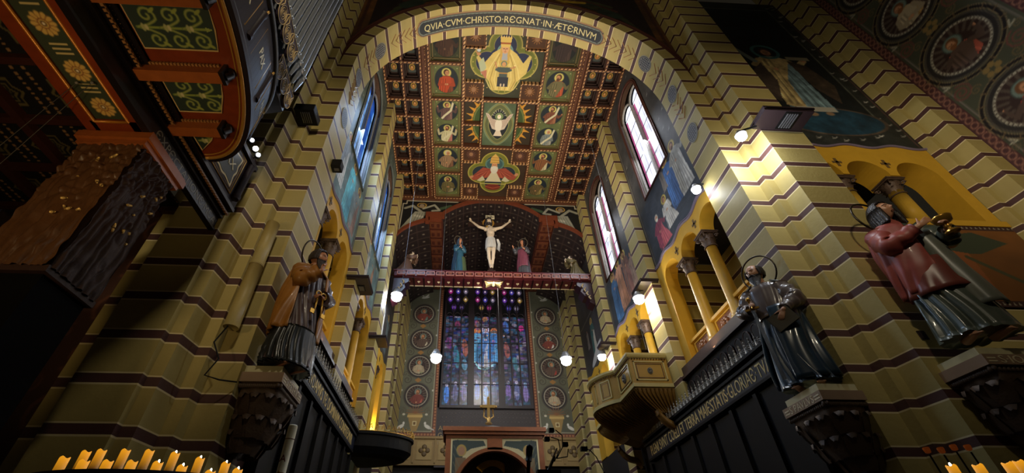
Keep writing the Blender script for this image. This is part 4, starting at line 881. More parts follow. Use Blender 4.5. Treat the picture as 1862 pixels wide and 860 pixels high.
def bake(o):
    dg = bpy.context.evaluated_depsgraph_get(); dg.update(); me = bpy.data.meshes.new_from_object(o.evaluated_get(dg)); o.modifiers.clear(); o.data = me
def robe_rings(prof, folds, seed=0, n=120, a0=0, a1=2*PI):
    """prof: list of (z, cx, cy, rx, ry, fold amplitude)"""
    rd = random.Random(seed); ph = [rd.uniform(0, 6.28) for _ in range(4)]; P = []
    for i in range(len(prof)-1):
        a, b = prof[i], prof[i+1]; st = max(2, int(abs(a[0]-b[0])/.05))
        for k in range(st): t = k/st; P.append(tuple(a[j]*(1-t)+b[j]*t for j in range(6)))
    P.append(prof[-1]); rs = []
    for (z, cx, cy, rx, ry, am) in P:
        ring = []; cnt = n if a1-a0 > 6.2 else n+1
        for i in range(cnt):
            th = a0+(a1-a0)*i/n; sw = th+.35*math.sin(z*2.6+ph[3])
            f = 1+am*1.5*(.55+.45*math.sin(2*th+ph[1]+z*1.3))*(.55*math.sin(folds*sw+ph[0])+.30*math.sin((folds*.55+1)//1*sw+ph[1]+z*2)+.22*math.sin(folds*1.9//1*sw+ph[2]))
            ring.append((cx+rx*f*math.cos(th), cy+ry*f*math.sin(th), z))
        rs.append(ring)
    return rs
def robe_mesh(name, prof, folds, m, par, seed=0, a0=0, a1=2*PI, thick=0, sleeves=()):
    b = MB(); full = a1-a0 > 6.2; b.rings(robe_rings(prof, folds, seed, 120, a0, a1), close=full, cap=full)
    for sl in sleeves:
        pts = [Vector(p) for p in sl[0]]; rads = sl[1]; P = []; Rr = []
        for i in range(len(pts)-1):
            for k in range(6): t = k/6; P.append(pts[i].lerp(pts[i+1], t)); Rr.append(rads[i]*(1-t)+rads[i+1]*t)
        P.append(pts[-1]); Rr.append(rads[-1]); n0 = len(b.v); b.tube(P, Rr, 18)
        for i in range(n0, len(b.v)):
            q = (i-n0)//18; k = (i-n0) % 18; p = Vector(b.v[i]); c = P[min(q, len(P)-1)]; b.v[i] = tuple(c+(p-c)*(1+.13*math.sin(q*1.9+math.sin(k*.7)*1.5)+.08*math.sin(k*1.4)))
    o = b.build(name, m, par)
    if thick: s = o.modifiers.new('thickness', 'SOLIDIFY'); s.thickness = thick; s.offset = 0
    return o
def sleeve_mesh(sl, m, par, k=1.0):
    b = MB(); pts = [Vector(p) for p in sl[0]]; rads = [r*k for r in sl[1]]; P = []; Rr = []
    for i in range(len(pts)-1):
        for j in range(9): q = j/9; P.append(pts[i].lerp(pts[i+1], q)); Rr.append(rads[i]*(1-q)+rads[i+1]*q)
    P.append(pts[-1]); Rr.append(rads[-1]); b.tube(P, Rr, 28)
    for i in range(len(b.v)):
        q = i//28; a = (i % 28)/28*2*PI; p = Vector(b.v[i]); c = P[min(q, len(P)-1)]; b.v[i] = tuple(c+(p-c)*(1+.10*math.sin(q*1.5+1.6*math.sin(a))+.07*math.sin(3*a+q*.5)+.05*math.sin(q*3.1-2*a)))
    return b.build('sleeve', m, par)
def Rm(rx=0, ry=0, rz=0): return Matrix.Rotation(rz, 3, 'Z') @ Matrix.Rotation(ry, 3, 'Y') @ Matrix.Rotation(rx, 3, 'X')
def body_obj(par, fn, m, vox, name='body'):
    b = MB(); fn(b); o = b.build(name, m, par); l0 = o.location.copy(); o.parent = None; o.location = (0, 0, 0); remesh(o, vox); bake(o)
    for p in o.data.polygons: p.use_smooth = True
    o.data.materials.clear(); o.data.materials.append(m); o.parent = par; o.location = l0; return o
def limb(b, pts, rads, n=12): 
    b.tube(pts, rads, n)
    for p, r in zip(pts, rads): b.ball(p, r*1.0, 10, 6)
# material set for painted wood statues
SK1 = mat('carved_skin', (176, 118, 84), .4, var=.15, vscale=20); SKL = mat('carved_skin_pale', (206, 186, 160), .42, var=.1, vscale=10)
HAIRD = mat('dark_hair', (34, 26, 24), .35, bump=.6, bscale=60); HAIRB = mat('brown_beard', (46, 32, 24), .5, bump=.6, bscale=60)
def fin(par, loc, rz, s=1.0):
    par.location = loc; par.rotation_euler = (0, 0, rz); par.scale = (s, s, s)
def halo_ring(par, c, r, m, R=None, disc=False, rr=.014):
    b = MB(); R = R or Matrix.Identity(3)
    pts = [tuple(Vector(c)+R@Vector((r*math.cos(2*PI*i/40), 0, r*math.sin(2*PI*i/40)))) for i in range(40)]; b.tube(pts, rr, 8, 0, closed=True)
    if disc:
        for k in range(2): b.tube([tuple(Vector(c)+R@Vector((r*(.86-.1*k)*math.cos(2*PI*i/40), 0, r*(.86-.1*k)*math.sin(2*PI*i/40)))) for i in range(40)], rr*.6, 6, 0, closed=True)
    return b.build('halo', m, par)
def hair_shell(par, c, r, R, m, length=.5, beard=0, bald=False, name='hair'):
    """cap of hair behind and over the head, strands falling to the shoulders; optional beard"""
    b = MB(); n, mm = 32, 18; rs = []; rd = random.Random(5)
    for k in range(mm+1):
        th = (.0 if not bald else 1.1)+(2.05-(.0 if not bald else 1.1))*k/mm; ring = []
        for i in range(n+1):
            op = max(.02, min(1.08, (th-.55)*2.2)); ph0 = -PI/2+op+(2*PI-2*op)*i/n
            rr = 1.1+.035*math.sin(i*2.1+k*.3); x, y, z = .80*math.sin(th)*math.cos(ph0)*rr, .98*math.sin(th)*math.sin(ph0)*rr, 1.04*math.cos(th)*rr
            ring.append(tuple(Vector(c)+R@Vector((x*r, y*r, z*r))))
        rs.append(ring)
    b.rings(rs, close=False, cap=False)
    if length:
        for i in range(20):
            a = -PI/2+1.1+(2*PI-2.2)*i/19; x, y = .84*math.cos(a), 1.0*math.sin(a); p0 = Vector(c)+R@Vector((x*r, y*r, .1*r)); p1 = Vector(c)+R@Vector((x*r*1.12, y*r*1.05, -.7*r)); p2 = Vector(c)+R@Vector((x*r*1.05, y*r*1.15, -(.9+length)*r)); p3 = Vector(c)+R@Vector((x*r*1.25, y*r*1.2, -(1.1+length*1.4)*r))
            b.tube([p0, p1, p2, p3], [r*.16, r*.19, r*.17, r*.08], 7)
    o = b.build(name, m, par); s = o.modifiers.new('t', 'SOLIDIFY'); s.thickness = r*.12; s.offset = 0
    if beard:
        b = MB()
        for i in range(15):
            a = (i-7)/7; x = a*.58; p0 = Vector(c)+R@Vector((x*r, -(.80-.42*a*a)*r, -.42*r-.0*abs(a))); p1 = Vector(c)+R@Vector((x*r*.95, -(.95-.4*a*a)*r, -.85*r)); p2 = Vector(c)+R@Vector((x*r*.5, -(.88-.2*a*a)*r, -(.95+beard*(1-.4*abs(a)))*r))
            b.tube([p0, p1, p2], [r*.13, r*.17, r*.06], 7)
        for s_ in (-1, 1): b.tube([tuple(Vector(c)+R@Vector((s_*.03*r, -1.0*r, -.38*r))), tuple(Vector(c)+R@Vector((s_*.2*r, -.96*r, -.43*r))), tuple(Vector(c)+R@Vector((s_*.36*r, -.8*r, -.6*r)))], [r*.06, r*.07, r*.04], 6)
        b.build('beard', m, par)
    # eyes and brows
    e = MB()
    for s_ in (-1, 1): e.ball(Vector(c)+R@Vector((s_*.27*r, -.745*r, .05*r)), r*.1, 8, 6, 0, (1.2, .7, .6))
    e.build('eye', mat('painted_eye', (26, 18, 16), .2), par)
    e = MB()
    for s_ in (-1, 1): e.tube([tuple(Vector(c)+R@Vector((s_*.12*r, -.90*r, .2*r))), tuple(Vector(c)+R@Vector((s_*.3*r, -.86*r, .26*r))), tuple(Vector(c)+R@Vector((s_*.48*r, -.68*r, .18*r)))], r*.03, 6)
    e.build('eyebrow', HAIRD, par)
    e = MB(); e.tube([tuple(Vector(c)+R@Vector((-.17*r, -.86*r, -.53*r))), tuple(Vector(c)+R@Vector((0, -.93*r, -.52*r))), tuple(Vector(c)+R@Vector((.17*r, -.86*r, -.53*r)))], r*.04, 6); e.build('mouth', mat('painted_lip', (120, 58, 48), .4), par)
def statue(name, label, loc, rz, H, o):
    """standing robed saint of height H (modelled at 2.2 m); o: options"""
    t = thing(name, label, 'statue')
    hd = o.get('head', Rm()); hc = Vector(o.get('hc', (0, -.03, 2.03))); r = .155
    arms = o['arms']; vox = o.get('vox', .0085)
    def bf(b):
        head_mesh(b, hc, r, hd); limb(b, [hc+Vector((0, .03, -.08)), Vector((0, .02, 1.78))], [.075, .085])
        limb(b, [(0, .02, 1.74), (0, .02, 1.5), (0, 0, 1.25), (0, 0, 1.0)], [.14, .17, .15, .16])
        for (sh, el, wr, d, nrm, cu, sd) in arms:
            limb(b, [(sh[0]*.6, sh[1], sh[2]+.02), sh, el, wr], [.07, .075, .055, .036]); hand(b, wr, d, nrm, .21, cu, sd)
        for s_ in (-1, 1):
            limb(b, [(s_*.1, 0, 1.0), (s_*.12, -.03, .5), (s_*.13, .02, .08)], [.1, .07, .045])
            b.tube([(s_*.13, .05, .05), (s_*.14, -.1, .045), (s_*.16, -.24, .03)], [.05, .048, .03], 10)
            for q in range(5): b.tube([(s_*(.115+.02*q), -.2, .03), (s_*(.12+.022*q), -.285+.012*q, .02)], [.016, .012], 6)
    body_obj(t, bf, o.get('skin', SK1), vox)
    hair_shell(t, hc, r, hd, o.get('hairm', HAIRD), o.get('hair', .6), o.get('beard', 0), o.get('bald', False))
    sl = [([sh, el, Vector(wr).lerp(Vector(el), .12)], [.125, .12, o.get('cuff', .085)]) for (sh, el, wr, d, nrm, cu, sd) in arms]
    sms = o.get('sleeve_mats', (None, None))
    robe_mesh('robe', [(1.80, 0, .02, .10, .09, .02), (1.74, 0, .02, .21, .13, .02), (1.62, 0, .02, .26, .165, .03), (1.35, 0, .0, .25, .18, .05), (1.15, 0, 0, .235, .18, .06), (.8, 0, 0, .28, .22, .09), (.4, 0, -.0, .33, .26, .12), (.06, 0, 0, .37, .29, .14)], o.get('folds', 15), o['robe'], t, o.get('seed', 1))
    for q, (s_, sm_) in enumerate(zip(sl, sms)): sleeve_mesh(s_, sm_ or o['robe'], t, 1.08 if sm_ else 1.0)
    for (nm, prof, a0, a1, m, fo) in o.get('cloaks', []): robe_mesh(nm, prof, fo, m, t, 7, a0, a1, .022)
    for fx in o.get('extra', []): fx(t)
    hm = o.get('halo')
    if hm: halo_ring(t, hc+hd@Vector((0, .13, .03)), .30, hm, hd)
    fin(t, loc, rz, H/2.2); q = o.get('slim', 1); t.scale = (t.scale[0]*q, t.scale[1]*q, t.scale[2]); return t
# ---------------------------------------------------------------- beam across the choir with the crucifixion group
CR = mat('crimson_lacquer', (78, 24, 30), .35, var=.2); CRD = mat('crimson_dark', (46, 16, 22), .35); PINK = mat('faded_rose_line', (176, 120, 112), .5)
t = thing('rood_beam', 'crimson painted beam spanning the choir below the ceiling', 'beam', (1.51, 17.4, 12.2))
b = MB(); b.box(-3.35, 6.37, 17.02, 17.85, 12.2, 12.48); b.box(-3.4, 6.42, 16.95, 17.9, 12.46, 12.53); b.build('beam_body', CR, t)
n = 20; wP = 9.5/n
for i in range(n):
    x = -3.24+i*wP; b = MB(); b.box(x+.03, x+wP-.03, 16.98, 17.03, 12.24, 12.44, 1); b.box(x+.07, x+wP-.07, 16.97, 17.0, 12.27, 12.41)
    for a, c_, d, e in ((x+.03, x+wP-.03, 12.42, 12.445), (x+.03, x+wP-.03, 12.235, 12.26), (x+.03, x+.055, 12.24, 12.44), (x+wP-.055, x+wP-.03, 12.24, 12.44)): b.box(a, c_, 16.95, 17.0, d, e, 1)
    xm = x+wP/2; b.prism([(xm-.13, 12.34), (xm, 12.39), (xm+.13, 12.34), (xm, 12.29)], 16.96, 16.98, lambda u, z, y: (u, y, z), 2); b.build('beam_panel', [CRD, PINK, mat('dull_copper', (130, 74, 50), .4)], t)
for i in range(18):
    x = -2.9+i*.49
    if 7.5 < i < 9.7: continue
    b = MB(); b.box(x+.02, x+.47, 17.1, 17.8, 12.15, 12.2); xm = x+.245
    for q in (x+.02, x+.45): b.box(q, q+.02, 17.1, 17.8, 12.13, 12.15, 2)
    b.box(x+.02, x+.47, 17.78, 17.82, 12.12, 12.15, 1); b.ball((xm-.03, 17.42, 12.14), .045, 8, 5, 1, (1, 1, .4)); b.ball((xm+.03, 17.42, 12.14), .045, 8, 5, 1, (1, 1, .4)); b.prism([(xm-.07, 17.43), (xm+.07, 17.43), (xm, 17.54)], 12.12, 12.15, lambda u, y, z: (u, y, z), 1); b.build('soffit_square', [CR, mat('ivory_line', (214, 196, 160), .5), CRD], t)
b = MB(); b.box(1.0, 2.05, 17.05, 17.85, 12.05, 12.2)
def wing(s_):
    for k in range(6): b.tube([(1.52+s_*.06, 17.2+k*.03, 12.02), (1.52+s_*(.25+k*.02), 17.2+k*.07, 12.0), (1.52+s_*(.46-k*.03), 17.12+k*.11, 12.04)], [.05, .045, .015], 6, 1)
wing(-1); wing(1); b.ball((1.52, 17.35, 12.0), .1, 10, 8, 1, (.8, 1.6, .6)); b.ball((1.52, 17.14, 11.98), .06, 8, 6, 1); b.build('gilt_dove', [CRD, mat('pale_gilt', (186, 160, 110), .4, .3)], t)
for s_, nm in ((-1, 'L'), (1, 'R')):
    f = FR[nm]; b = MB(); 
    pts = [(-.02, 12.2), (-.75, 12.2), (-.75, 11.95), (-.55, 11.8), (-.62, 11.6), (-.45, 11.35), (-.3, 11.3), (-.25, 11.0), (-.02, 10.85)]
    b.prism(pts, 17.15, 17.75, lambda d, z, u: f(u, z, d-.28)); 
    for k in range(4): b.tube([f(17.1, 12.0-k*.22, -.45-.0*k-.28+.08*k), f(17.08, 11.9-k*.22, -.62-.2+.08*k), f(17.1, 11.8-k*.22, -.5-.28+.1*k)], .035, 6, 1)
    b.build('bracket', [CRD, mat('pale_gilt', (0, 0, 0))], t)
# crucified figure (3.3 m of cross), modelled upright facing -Y at full size
t = thing('crucifix', 'large carved crucified man with gold halo on dark cross at beam centre', 'crucifix', (1.42, 17.3, 12.5))
b = MB(); b.box(1.31, 1.53, 17.33, 17.43, 12.54, 16.45); b.box(.2, 2.65, 17.32, 17.44, 15.92, 16.15); b.box(1.22, 1.62, 17.1, 17.45, 12.54, 12.72); b.build('cross', mat('cross_wood', (44, 26, 20), .5, bump=.2), t)
b = MB(); b.box(1.17, 1.67, 17.27, 17.31, 16.4, 16.66); sg = b.build('name_board', mat('ivory_board', (222, 212, 180), .5), t)
b = MB(); text_mb(b, 'INRI', .24, lambda X, Y, d: (1.42+X, 17.27-d, 16.45+Y), align='C', width=.4); b.build('lettering', BLACK, sg)
HR = Rm(.45, 0, .35)
def cb(b):
    hc = Vector((1.32, 17.05, 15.98)); head_mesh(b, hc, .2, HR); limb(b, [(1.34, 17.12, 15.85), (1.4, 17.22, 15.68)], [.085, .1])
    limb(b, [(1.42, 17.22, 15.55), (1.42, 17.2, 15.25), (1.42, 17.24, 14.95), (1.42, 17.22, 14.7)], [.2, .22, .165, .19], 16); limb(b, [(1.17, 17.24, 15.58), (1.67, 17.24, 15.58)], [.12, .12])
    for s_ in (-1, 1):
        limb(b, [(1.42+s_*.24, 17.24, 15.6), (1.42+s_*.62, 17.22, 15.72), (1.42+s_*1.02, 17.28, 16.16)], [.095, .078, .048]); hand(b, (1.42+s_*1.02, 17.28, 16.16), (s_*.45, 0, .9), (0, -1, 0), .27, .35, s_)
        b.ball((1.42+s_*.1, 17.06, 15.42), .12, 10, 6, 0, (1, .45, .8))
        limb(b, [(1.42+s_*.11, 17.2, 14.6), (1.42+s_*.13, 17.08, 13.9), (1.42+s_*.07, 17.16, 13.15)], [.15, .1, .06], 14); b.ball((1.42+s_*.13, 17.17, 13.62), .095, 10, 8, 0, (.85, .9, 2)); b.tube([(1.42+s_*.06, 17.2, 13.15), (1.42+s_*.05, 17.05, 12.92), (1.42+s_*.05, 16.98, 12.78)], [.06, .055, .03], 10)
    for k in range(5): b.tube([(1.26, 17.03, 15.28-k*.07), (1.42, 16.99, 15.24-k*.07), (1.58, 17.03, 15.28-k*.07)], .015, 5)
body_obj(t, cb, SKL, .014)
pp = Vector((1.32, 17.05, 15.98)); hair_shell(t, pp, .2, HR, HAIRD, .5, .35)
b = MB(); 
for k in range(3): b.tube([tuple(pp+HR@Vector((.19*math.cos(2*PI*i/24), .2*math.sin(2*PI*i/24), .10+.02*math.sin(i*3+k*2)))) for i in range(24)], .014, 5, 0, closed=True)
b.build('thorn_crown', HAIRB, t)
halo_ring(t, (1.32, 17.26, 16.06), .30, mat('bright_gilt', (222, 176, 84), .3, .6), None, True, .028)
robe_mesh('loincloth', [(14.86, 1.42, 17.2, .24, .19, .03), (14.7, 1.42, 17.2, .27, .21, .08), (14.4, 1.42, 17.18, .28, .22, .1), (14.12, 1.42, 17.18, .27, .21, .13)], 13, mat('pale_cloth', (190, 186, 178), .6), t, 3)
b = MB()
for k in range(4): b.tube([(1.75+k*.02, 17.1, 14.75), (1.82+k*.02, 17.05, 14.4), (1.76+k*.03, 17.08, 14.05-k*.04)], [.03, .05, .03], 6)
b.build('cloth_end', MATS['pale_cloth'], t)
TEAL = mat('teal_robe', (44, 84, 104), .35, var=.3, vscale=5); WINE = mat('wine_cloak', (110, 56, 70), .35, var=.3, vscale=5); DKGR = mat('charcoal_robe', (66, 66, 70), .4, var=.3, vscale=5); OLV = mat('olive_robe', (70, 84, 56), .45)
HALD = mat('worn_halo', (120, 110, 90), .4, .3)
cl1 = [(1.8, 0, .02, .17, .14, .02), (1.6, 0, .02, .30, .2, .04), (1.2, 0, .02, .32, .24, .07), (.7, 0, .02, .35, .27, .1), (.2, 0, .02, .38, .3, .12)]
statue('saint_statue', 'veiled woman statue in teal robe on beam, left of the crucifix', (-.22, 17.35, 12.53), .25, 2.42, dict(slim=.8, vox=.02, head=Rm(.1, 0, .4), hair=.9, hairm=mat('teal_veil', (60, 76, 92), .4), robe=TEAL, seed=2, halo=HALD,
       arms=[((-.21, .02, 1.66), (-.26, -.12, 1.38), (-.05, -.3, 1.5), (.4, -.4, .8), (1, 0, 0), .3, 1), ((.21, .02, 1.66), (.27, -.12, 1.38), (.05, -.3, 1.48), (-.4, -.4, .8), (-1, 0, 0), .3, -1)], cloaks=[('mantle', cl1, .3, 4.2, mat('dark_mantle', (34, 56, 74), .35, var=.3), 11), ('inner_dress', [(1.0, .2, -.05, .14, .14, .05), (.08, .26, -.05, .18, .2, .12)], 0, 6.283, OLV, 7)]))
statue('saint_statue', 'youthful statue with wine-red cloak and outstretched hand on beam, right of the crucifix', (3.12, 17.35, 12.53), -.15, 2.42, dict(slim=.8, vox=.02, head=Rm(.0, 0, -.3), hair=.5, robe=DKGR, seed=4, halo=HALD,
       arms=[((-.21, .02, 1.66), (-.42, -.06, 1.42), (-.55, -.2, 1.62), (-.3, -.2, .9), (0, -1, .2), .15, 1), ((.21, .02, 1.66), (.3, -.12, 1.38), (.1, -.3, 1.46), (-.8, -.3, .4), (0, .6, .6), .4, -1)], cloaks=[('cloak', cl1, .2, 3.4, WINE, 11), ('cloak_fold', [(1.5, -.05, -.03, .27, .22, .04), (1.1, 0, -.03, .31, .25, .07), (.5, .0, -.02, .33, .28, .1)], 3.3, 5.6, WINE, 9)]))
def kneeler(loc, rz, label, robe):
    t = thing('kneeling_figure', label, 'statue'); H0 = 0
    def bf(b):
        head_mesh(b, (0, -.08, 1.08), .12, Rm(-.1)); limb(b, [(0, -.05, 1.0), (0, 0, .9)], [.055, .07]); limb(b, [(0, 0, .85), (0, .05, .55), (0, .1, .35)], [.15, .13, .16])
        for s_ in (-1, 1): 
            limb(b, [(s_*.16, 0, .82), (s_*.2, -.2, .68), (s_*.035, -.34, .9)], [.06, .05, .035]); hand(b, (s_*.035, -.34, .9), (0, -.3, 1), (-s_, 0, 0), .13, .05, s_)
            limb(b, [(s_*.1, .1, .3), (s_*.12, -.18, .08), (s_*.12, .4, .06)], [.11, .08, .05])
    body_obj(t, bf, SKL, .018); hair_shell(t, Vector((0, -.08, 1.08)), .12, Rm(-.1), HAIRB, 0)
    robe_mesh('robe', [(.93, 0, .01, .08, .08, .02), (.84, 0, .02, .19, .13, .03), (.6, 0, .06, .19, .16, .05), (.35, 0, .1, .25, .27, .08), (.04, 0, .2, .3, .46, .1)], 13, robe, t, 3, sleeves=[([(s_*.16, 0, .82), (s_*.2, -.2, .72), (s_*.07, -.32, .88)], [.09, .09, .08]) for s_ in (-1, 1)])
    fin(t, loc, rz, 1.2)
kneeler((-2.78, 17.4, 12.53), 1.35, 'small kneeling figure with joined hands at the left end of the beam', mat('grey_brown_robe', (96, 70, 56), .5)); kneeler((5.72, 17.4, 12.53), -1.35, 'small kneeling figure with raised hands at the right end of the beam', mat('dark_green_robe', (84, 74, 44), .5))
# ---------------------------------------------------------------- three large painted statues on their corbels
OCH = mat('ochre_cloak', (158, 104, 40), .45, var=.4, vscale=4, coat=.08); PURP = mat('purple_brown_robe', (84, 66, 66), .42, var=.4, vscale=5, coat=.1); BLKR = mat('black_pleated', (34, 36, 36), .35, coat=.2)
ROSE = mat('rose_cloak', (158, 76, 66), .45, var=.4, vscale=4, coat=.08); SAGE = mat('grey_green_robe', (84, 92, 82), .32, var=.3, vscale=4, coat=.3); SLATE = mat('slate_robe', (52, 66, 78), .3, var=.35, vscale=4, coat=.4); UMB = mat('umber_tunic', (92, 80, 76), .3, var=.3, vscale=5, coat=.3)
HALOI = mat('iron_halo', (60, 50, 36), .35, .7)
def book(par, c, R, w=.26, h=.34, th=.06, m=None):
    b = MB(); f = lambda x, y, z: tuple(Vector(c)+R@Vector((x, y, z)))
    b.box(-w/2, w/2, -th/2, -th/2+.012, -h/2, h/2, 0, f); b.box(-w/2, w/2, th/2-.012, th/2, -h/2, h/2, 0, f); b.box(-w/2-.004, -w/2+.012, -th/2, th/2, -h/2, h/2, 0, f); k = b.build('book', m or mat('book_cover', (90, 84, 70), .4), par)
    b = MB(); b.box(-w/2+.01, w/2-.012, -th/2+.012, th/2-.012, -h/2+.01, h/2-.01, 0, f); b.build('pages', mat('book_pages', (176, 160, 120), .6, bump=.5, bscale=80), k)
# left: bearded saint with ochre cloak, facing the choir axis
def keys(t):
    b = MB(); c = Vector((.02, -.34, 1.02))
    for s_ in (-1, 1):
        b.tube([tuple(c+Vector((.05*math.cos(a)+s_*.05, 0, .05*math.sin(a)+.17))) for a in np.linspace(0, 2*PI, 14)], .012, 6); b.tube([tuple(c+Vector((s_*.05, 0, .12))), tuple(c+Vector((s_*.07, -.02, -.2)))], .014, 6); b.box(c.x+s_*.07, c.x+s_*.07+s_*.07, c.y-.03, c.y-.01, c.z-.2, c.z-.13)
    b.build('keys', GOLD, t)
statue('saint_statue', 'bearded saint statue in ochre cloak with raised hand and keys on the left corbel', (-2.86, 6.76, 2.87), 1.0, 2.5, dict(sleeve_mats=(OCH, None),
    head=Rm(.12, 0, .35), hair=.0, beard=.75, robe=PURP, hairm=HAIRB, seed=3, folds=17, halo=HALOI, cuff=.11,
    arms=[((-.22, .0, 1.66), (-.30, -.16, 1.38), (-.12, -.36, 1.58), (.1, -.1, 1), (.2, -1, 0), [.05, .05, 1.2, 1.3], 1), ((.22, .0, 1.66), (.34, -.1, 1.3), (.06, -.33, 1.16), (-.9, -.2, .1), (0, .3, -.9), .8, -1)],
    cloaks=[('cloak', [(1.82, 0, .02, .14, .13, .02), (1.68, 0, .03, .33, .22, .03), (1.3, 0, .04, .37, .28, .06), (.9, 0, .04, .38, .30, .09), (.55, 0, .05, .37, .31, .1)], -1.0, 3.9, OCH, 12),
            ('underskirt', [(.62, 0, 0, .31, .26, .05), (.3, 0, 0, .35, .29, .1), (.02, 0, 0, .37, .31, .13)], 0, 6.283, BLKR, 24)], extra=[keys]))
# right: bald bearded saint with sword and book
def sword(t):
    b = MB(); b.tube([(-.22, -.36, 1.42), (-.22, -.36, 1.28)], .018, 8); b.ball((-.22, -.36, 1.45), .035, 10, 6); b.box(-.32, -.12, -.375, -.345, 1.26, 1.29); k = b.build('sword', GOLD, t)
    b = MB(); b.box(-.245, -.195, -.366, -.354, .12, 1.26); b.build('blade', mat('steel', (150, 160, 176), .25, .9), k)
statue('saint_statue', 'bald dark-bearded saint statue in dark robes with book and sword on the right corbel', (5.98, 6.8, 2.70), -.82, 2.62, dict(sleeve_mats=(UMB, UMB),
    head=Rm(.15, 0, -.4), hair=.0, bald=True, beard=.9, robe=SLATE, seed=5, folds=13, halo=HALOI, skin=mat('carved_skin_worn', (186, 138, 108), .4), cuff=.07,
    arms=[((-.22, 0, 1.66), (-.36, -.12, 1.36), (-.24, -.33, 1.28), (.1, -.6, .25), (.9, -.3, 0), 1.0, 1), ((.22, 0, 1.66), (.36, -.1, 1.34), (.16, -.34, 1.12), (-.5, -.1, -.8), (-.2, .9, 0), .35, -1)],
    cloaks=[('tunic', [(1.80, 0, .02, .13, .12, .02), (1.68, 0, .02, .29, .19, .03), (1.4, 0, .0, .28, .2, .04), (1.16, 0, 0, .25, .2, .03)], 0, 6.283, UMB, 13), ('hood', [(1.86, 0, .06, .15, .13, .03), (1.76, 0, .05, .28, .2, .05), (1.68, 0, .05, .34, .25, .05)], -.3, 3.5, mat('grey_hood', (96, 104, 104), .4), 8),
            ('cloak', [(1.3, .02, .02, .3, .24, .05), (.9, .0, .02, .33, .27, .08), (.3, .0, .02, .38, .31, .1), (.1, 0, .02, .39, .32, .1)], -1.8, 3.2, mat('indigo_cloak', (36, 56, 72), .3, var=.3, coat=.4), 9)],
    extra=[sword, lambda t: book(t, (.1, -.30, 1.0), Rm(.15, -.35, -.1), .34, .26, .05)]))
# far right: young saint with chalice
def chalice(t):
    b = MB(); c = (.27, -.42, 1.26); b.lathe([(.075, 0), (.08, .015), (.03, .035), (.02, .08), (.045, .1), (.02, .12), (.03, .14), (.085, .17), (.10, .22), (.105, .235), (.09, .235), (.02, .2)], c, 24); b.build('chalice', mat('gilt_cup', (196, 148, 60), .3, .7), t)
statue('saint_statue', 'young long-haired saint statue in rose cloak holding a gold chalice, far right', (7.62, 5.28, 2.86), -.42, 2.78, dict(sleeve_mats=(ROSE, None),
    head=Rm(-.05, 0, .5), hair=.45, robe=SAGE, seed=8, folds=15, halo=HALOI, skin=mat('carved_skin_warm', (200, 146, 112), .38), cuff=.08,
    arms=[((-.22, 0, 1.66), (-.28, -.18, 1.36), (.06, -.36, 1.48), (.8, -.2, .5), (.3, .8, .2), .3, 1), ((.22, 0, 1.66), (.36, -.12, 1.34), (.28, -.38, 1.36), (-.1, -.6, .5), (-.9, 0, -.1), .9, -1)],
    cloaks=[('cloak', [(1.82, 0, .02, .15, .14, .02), (1.7, 0, .03, .31, .22, .03), (1.4, -.01, .03, .34, .27, .06), (1.0, -.02, .03, .33, .28, .1), (.7, -.06, .04, .28, .24, .12)], .6, 4.75, ROSE, 10), ('stole', [(1.5, .13, -.09, .12, .13, .02), (1.0, .16, -.08, .14, .17, .04), (.35, .2, -.07, .17, .22, .08)], 3.6, 6.0, mat('grey_stole', (110, 112, 100), .35), 6), ('tunic_fold', [(1.1, 0, 0, .27, .23, .05), (.75, 0, 0, .31, .26, .1), (.62, .0, 0, .33, .28, .13)], 3.2, 6.1, mat('brick_tunic', (120, 62, 52), .35), 9)], extra=[chalice]))
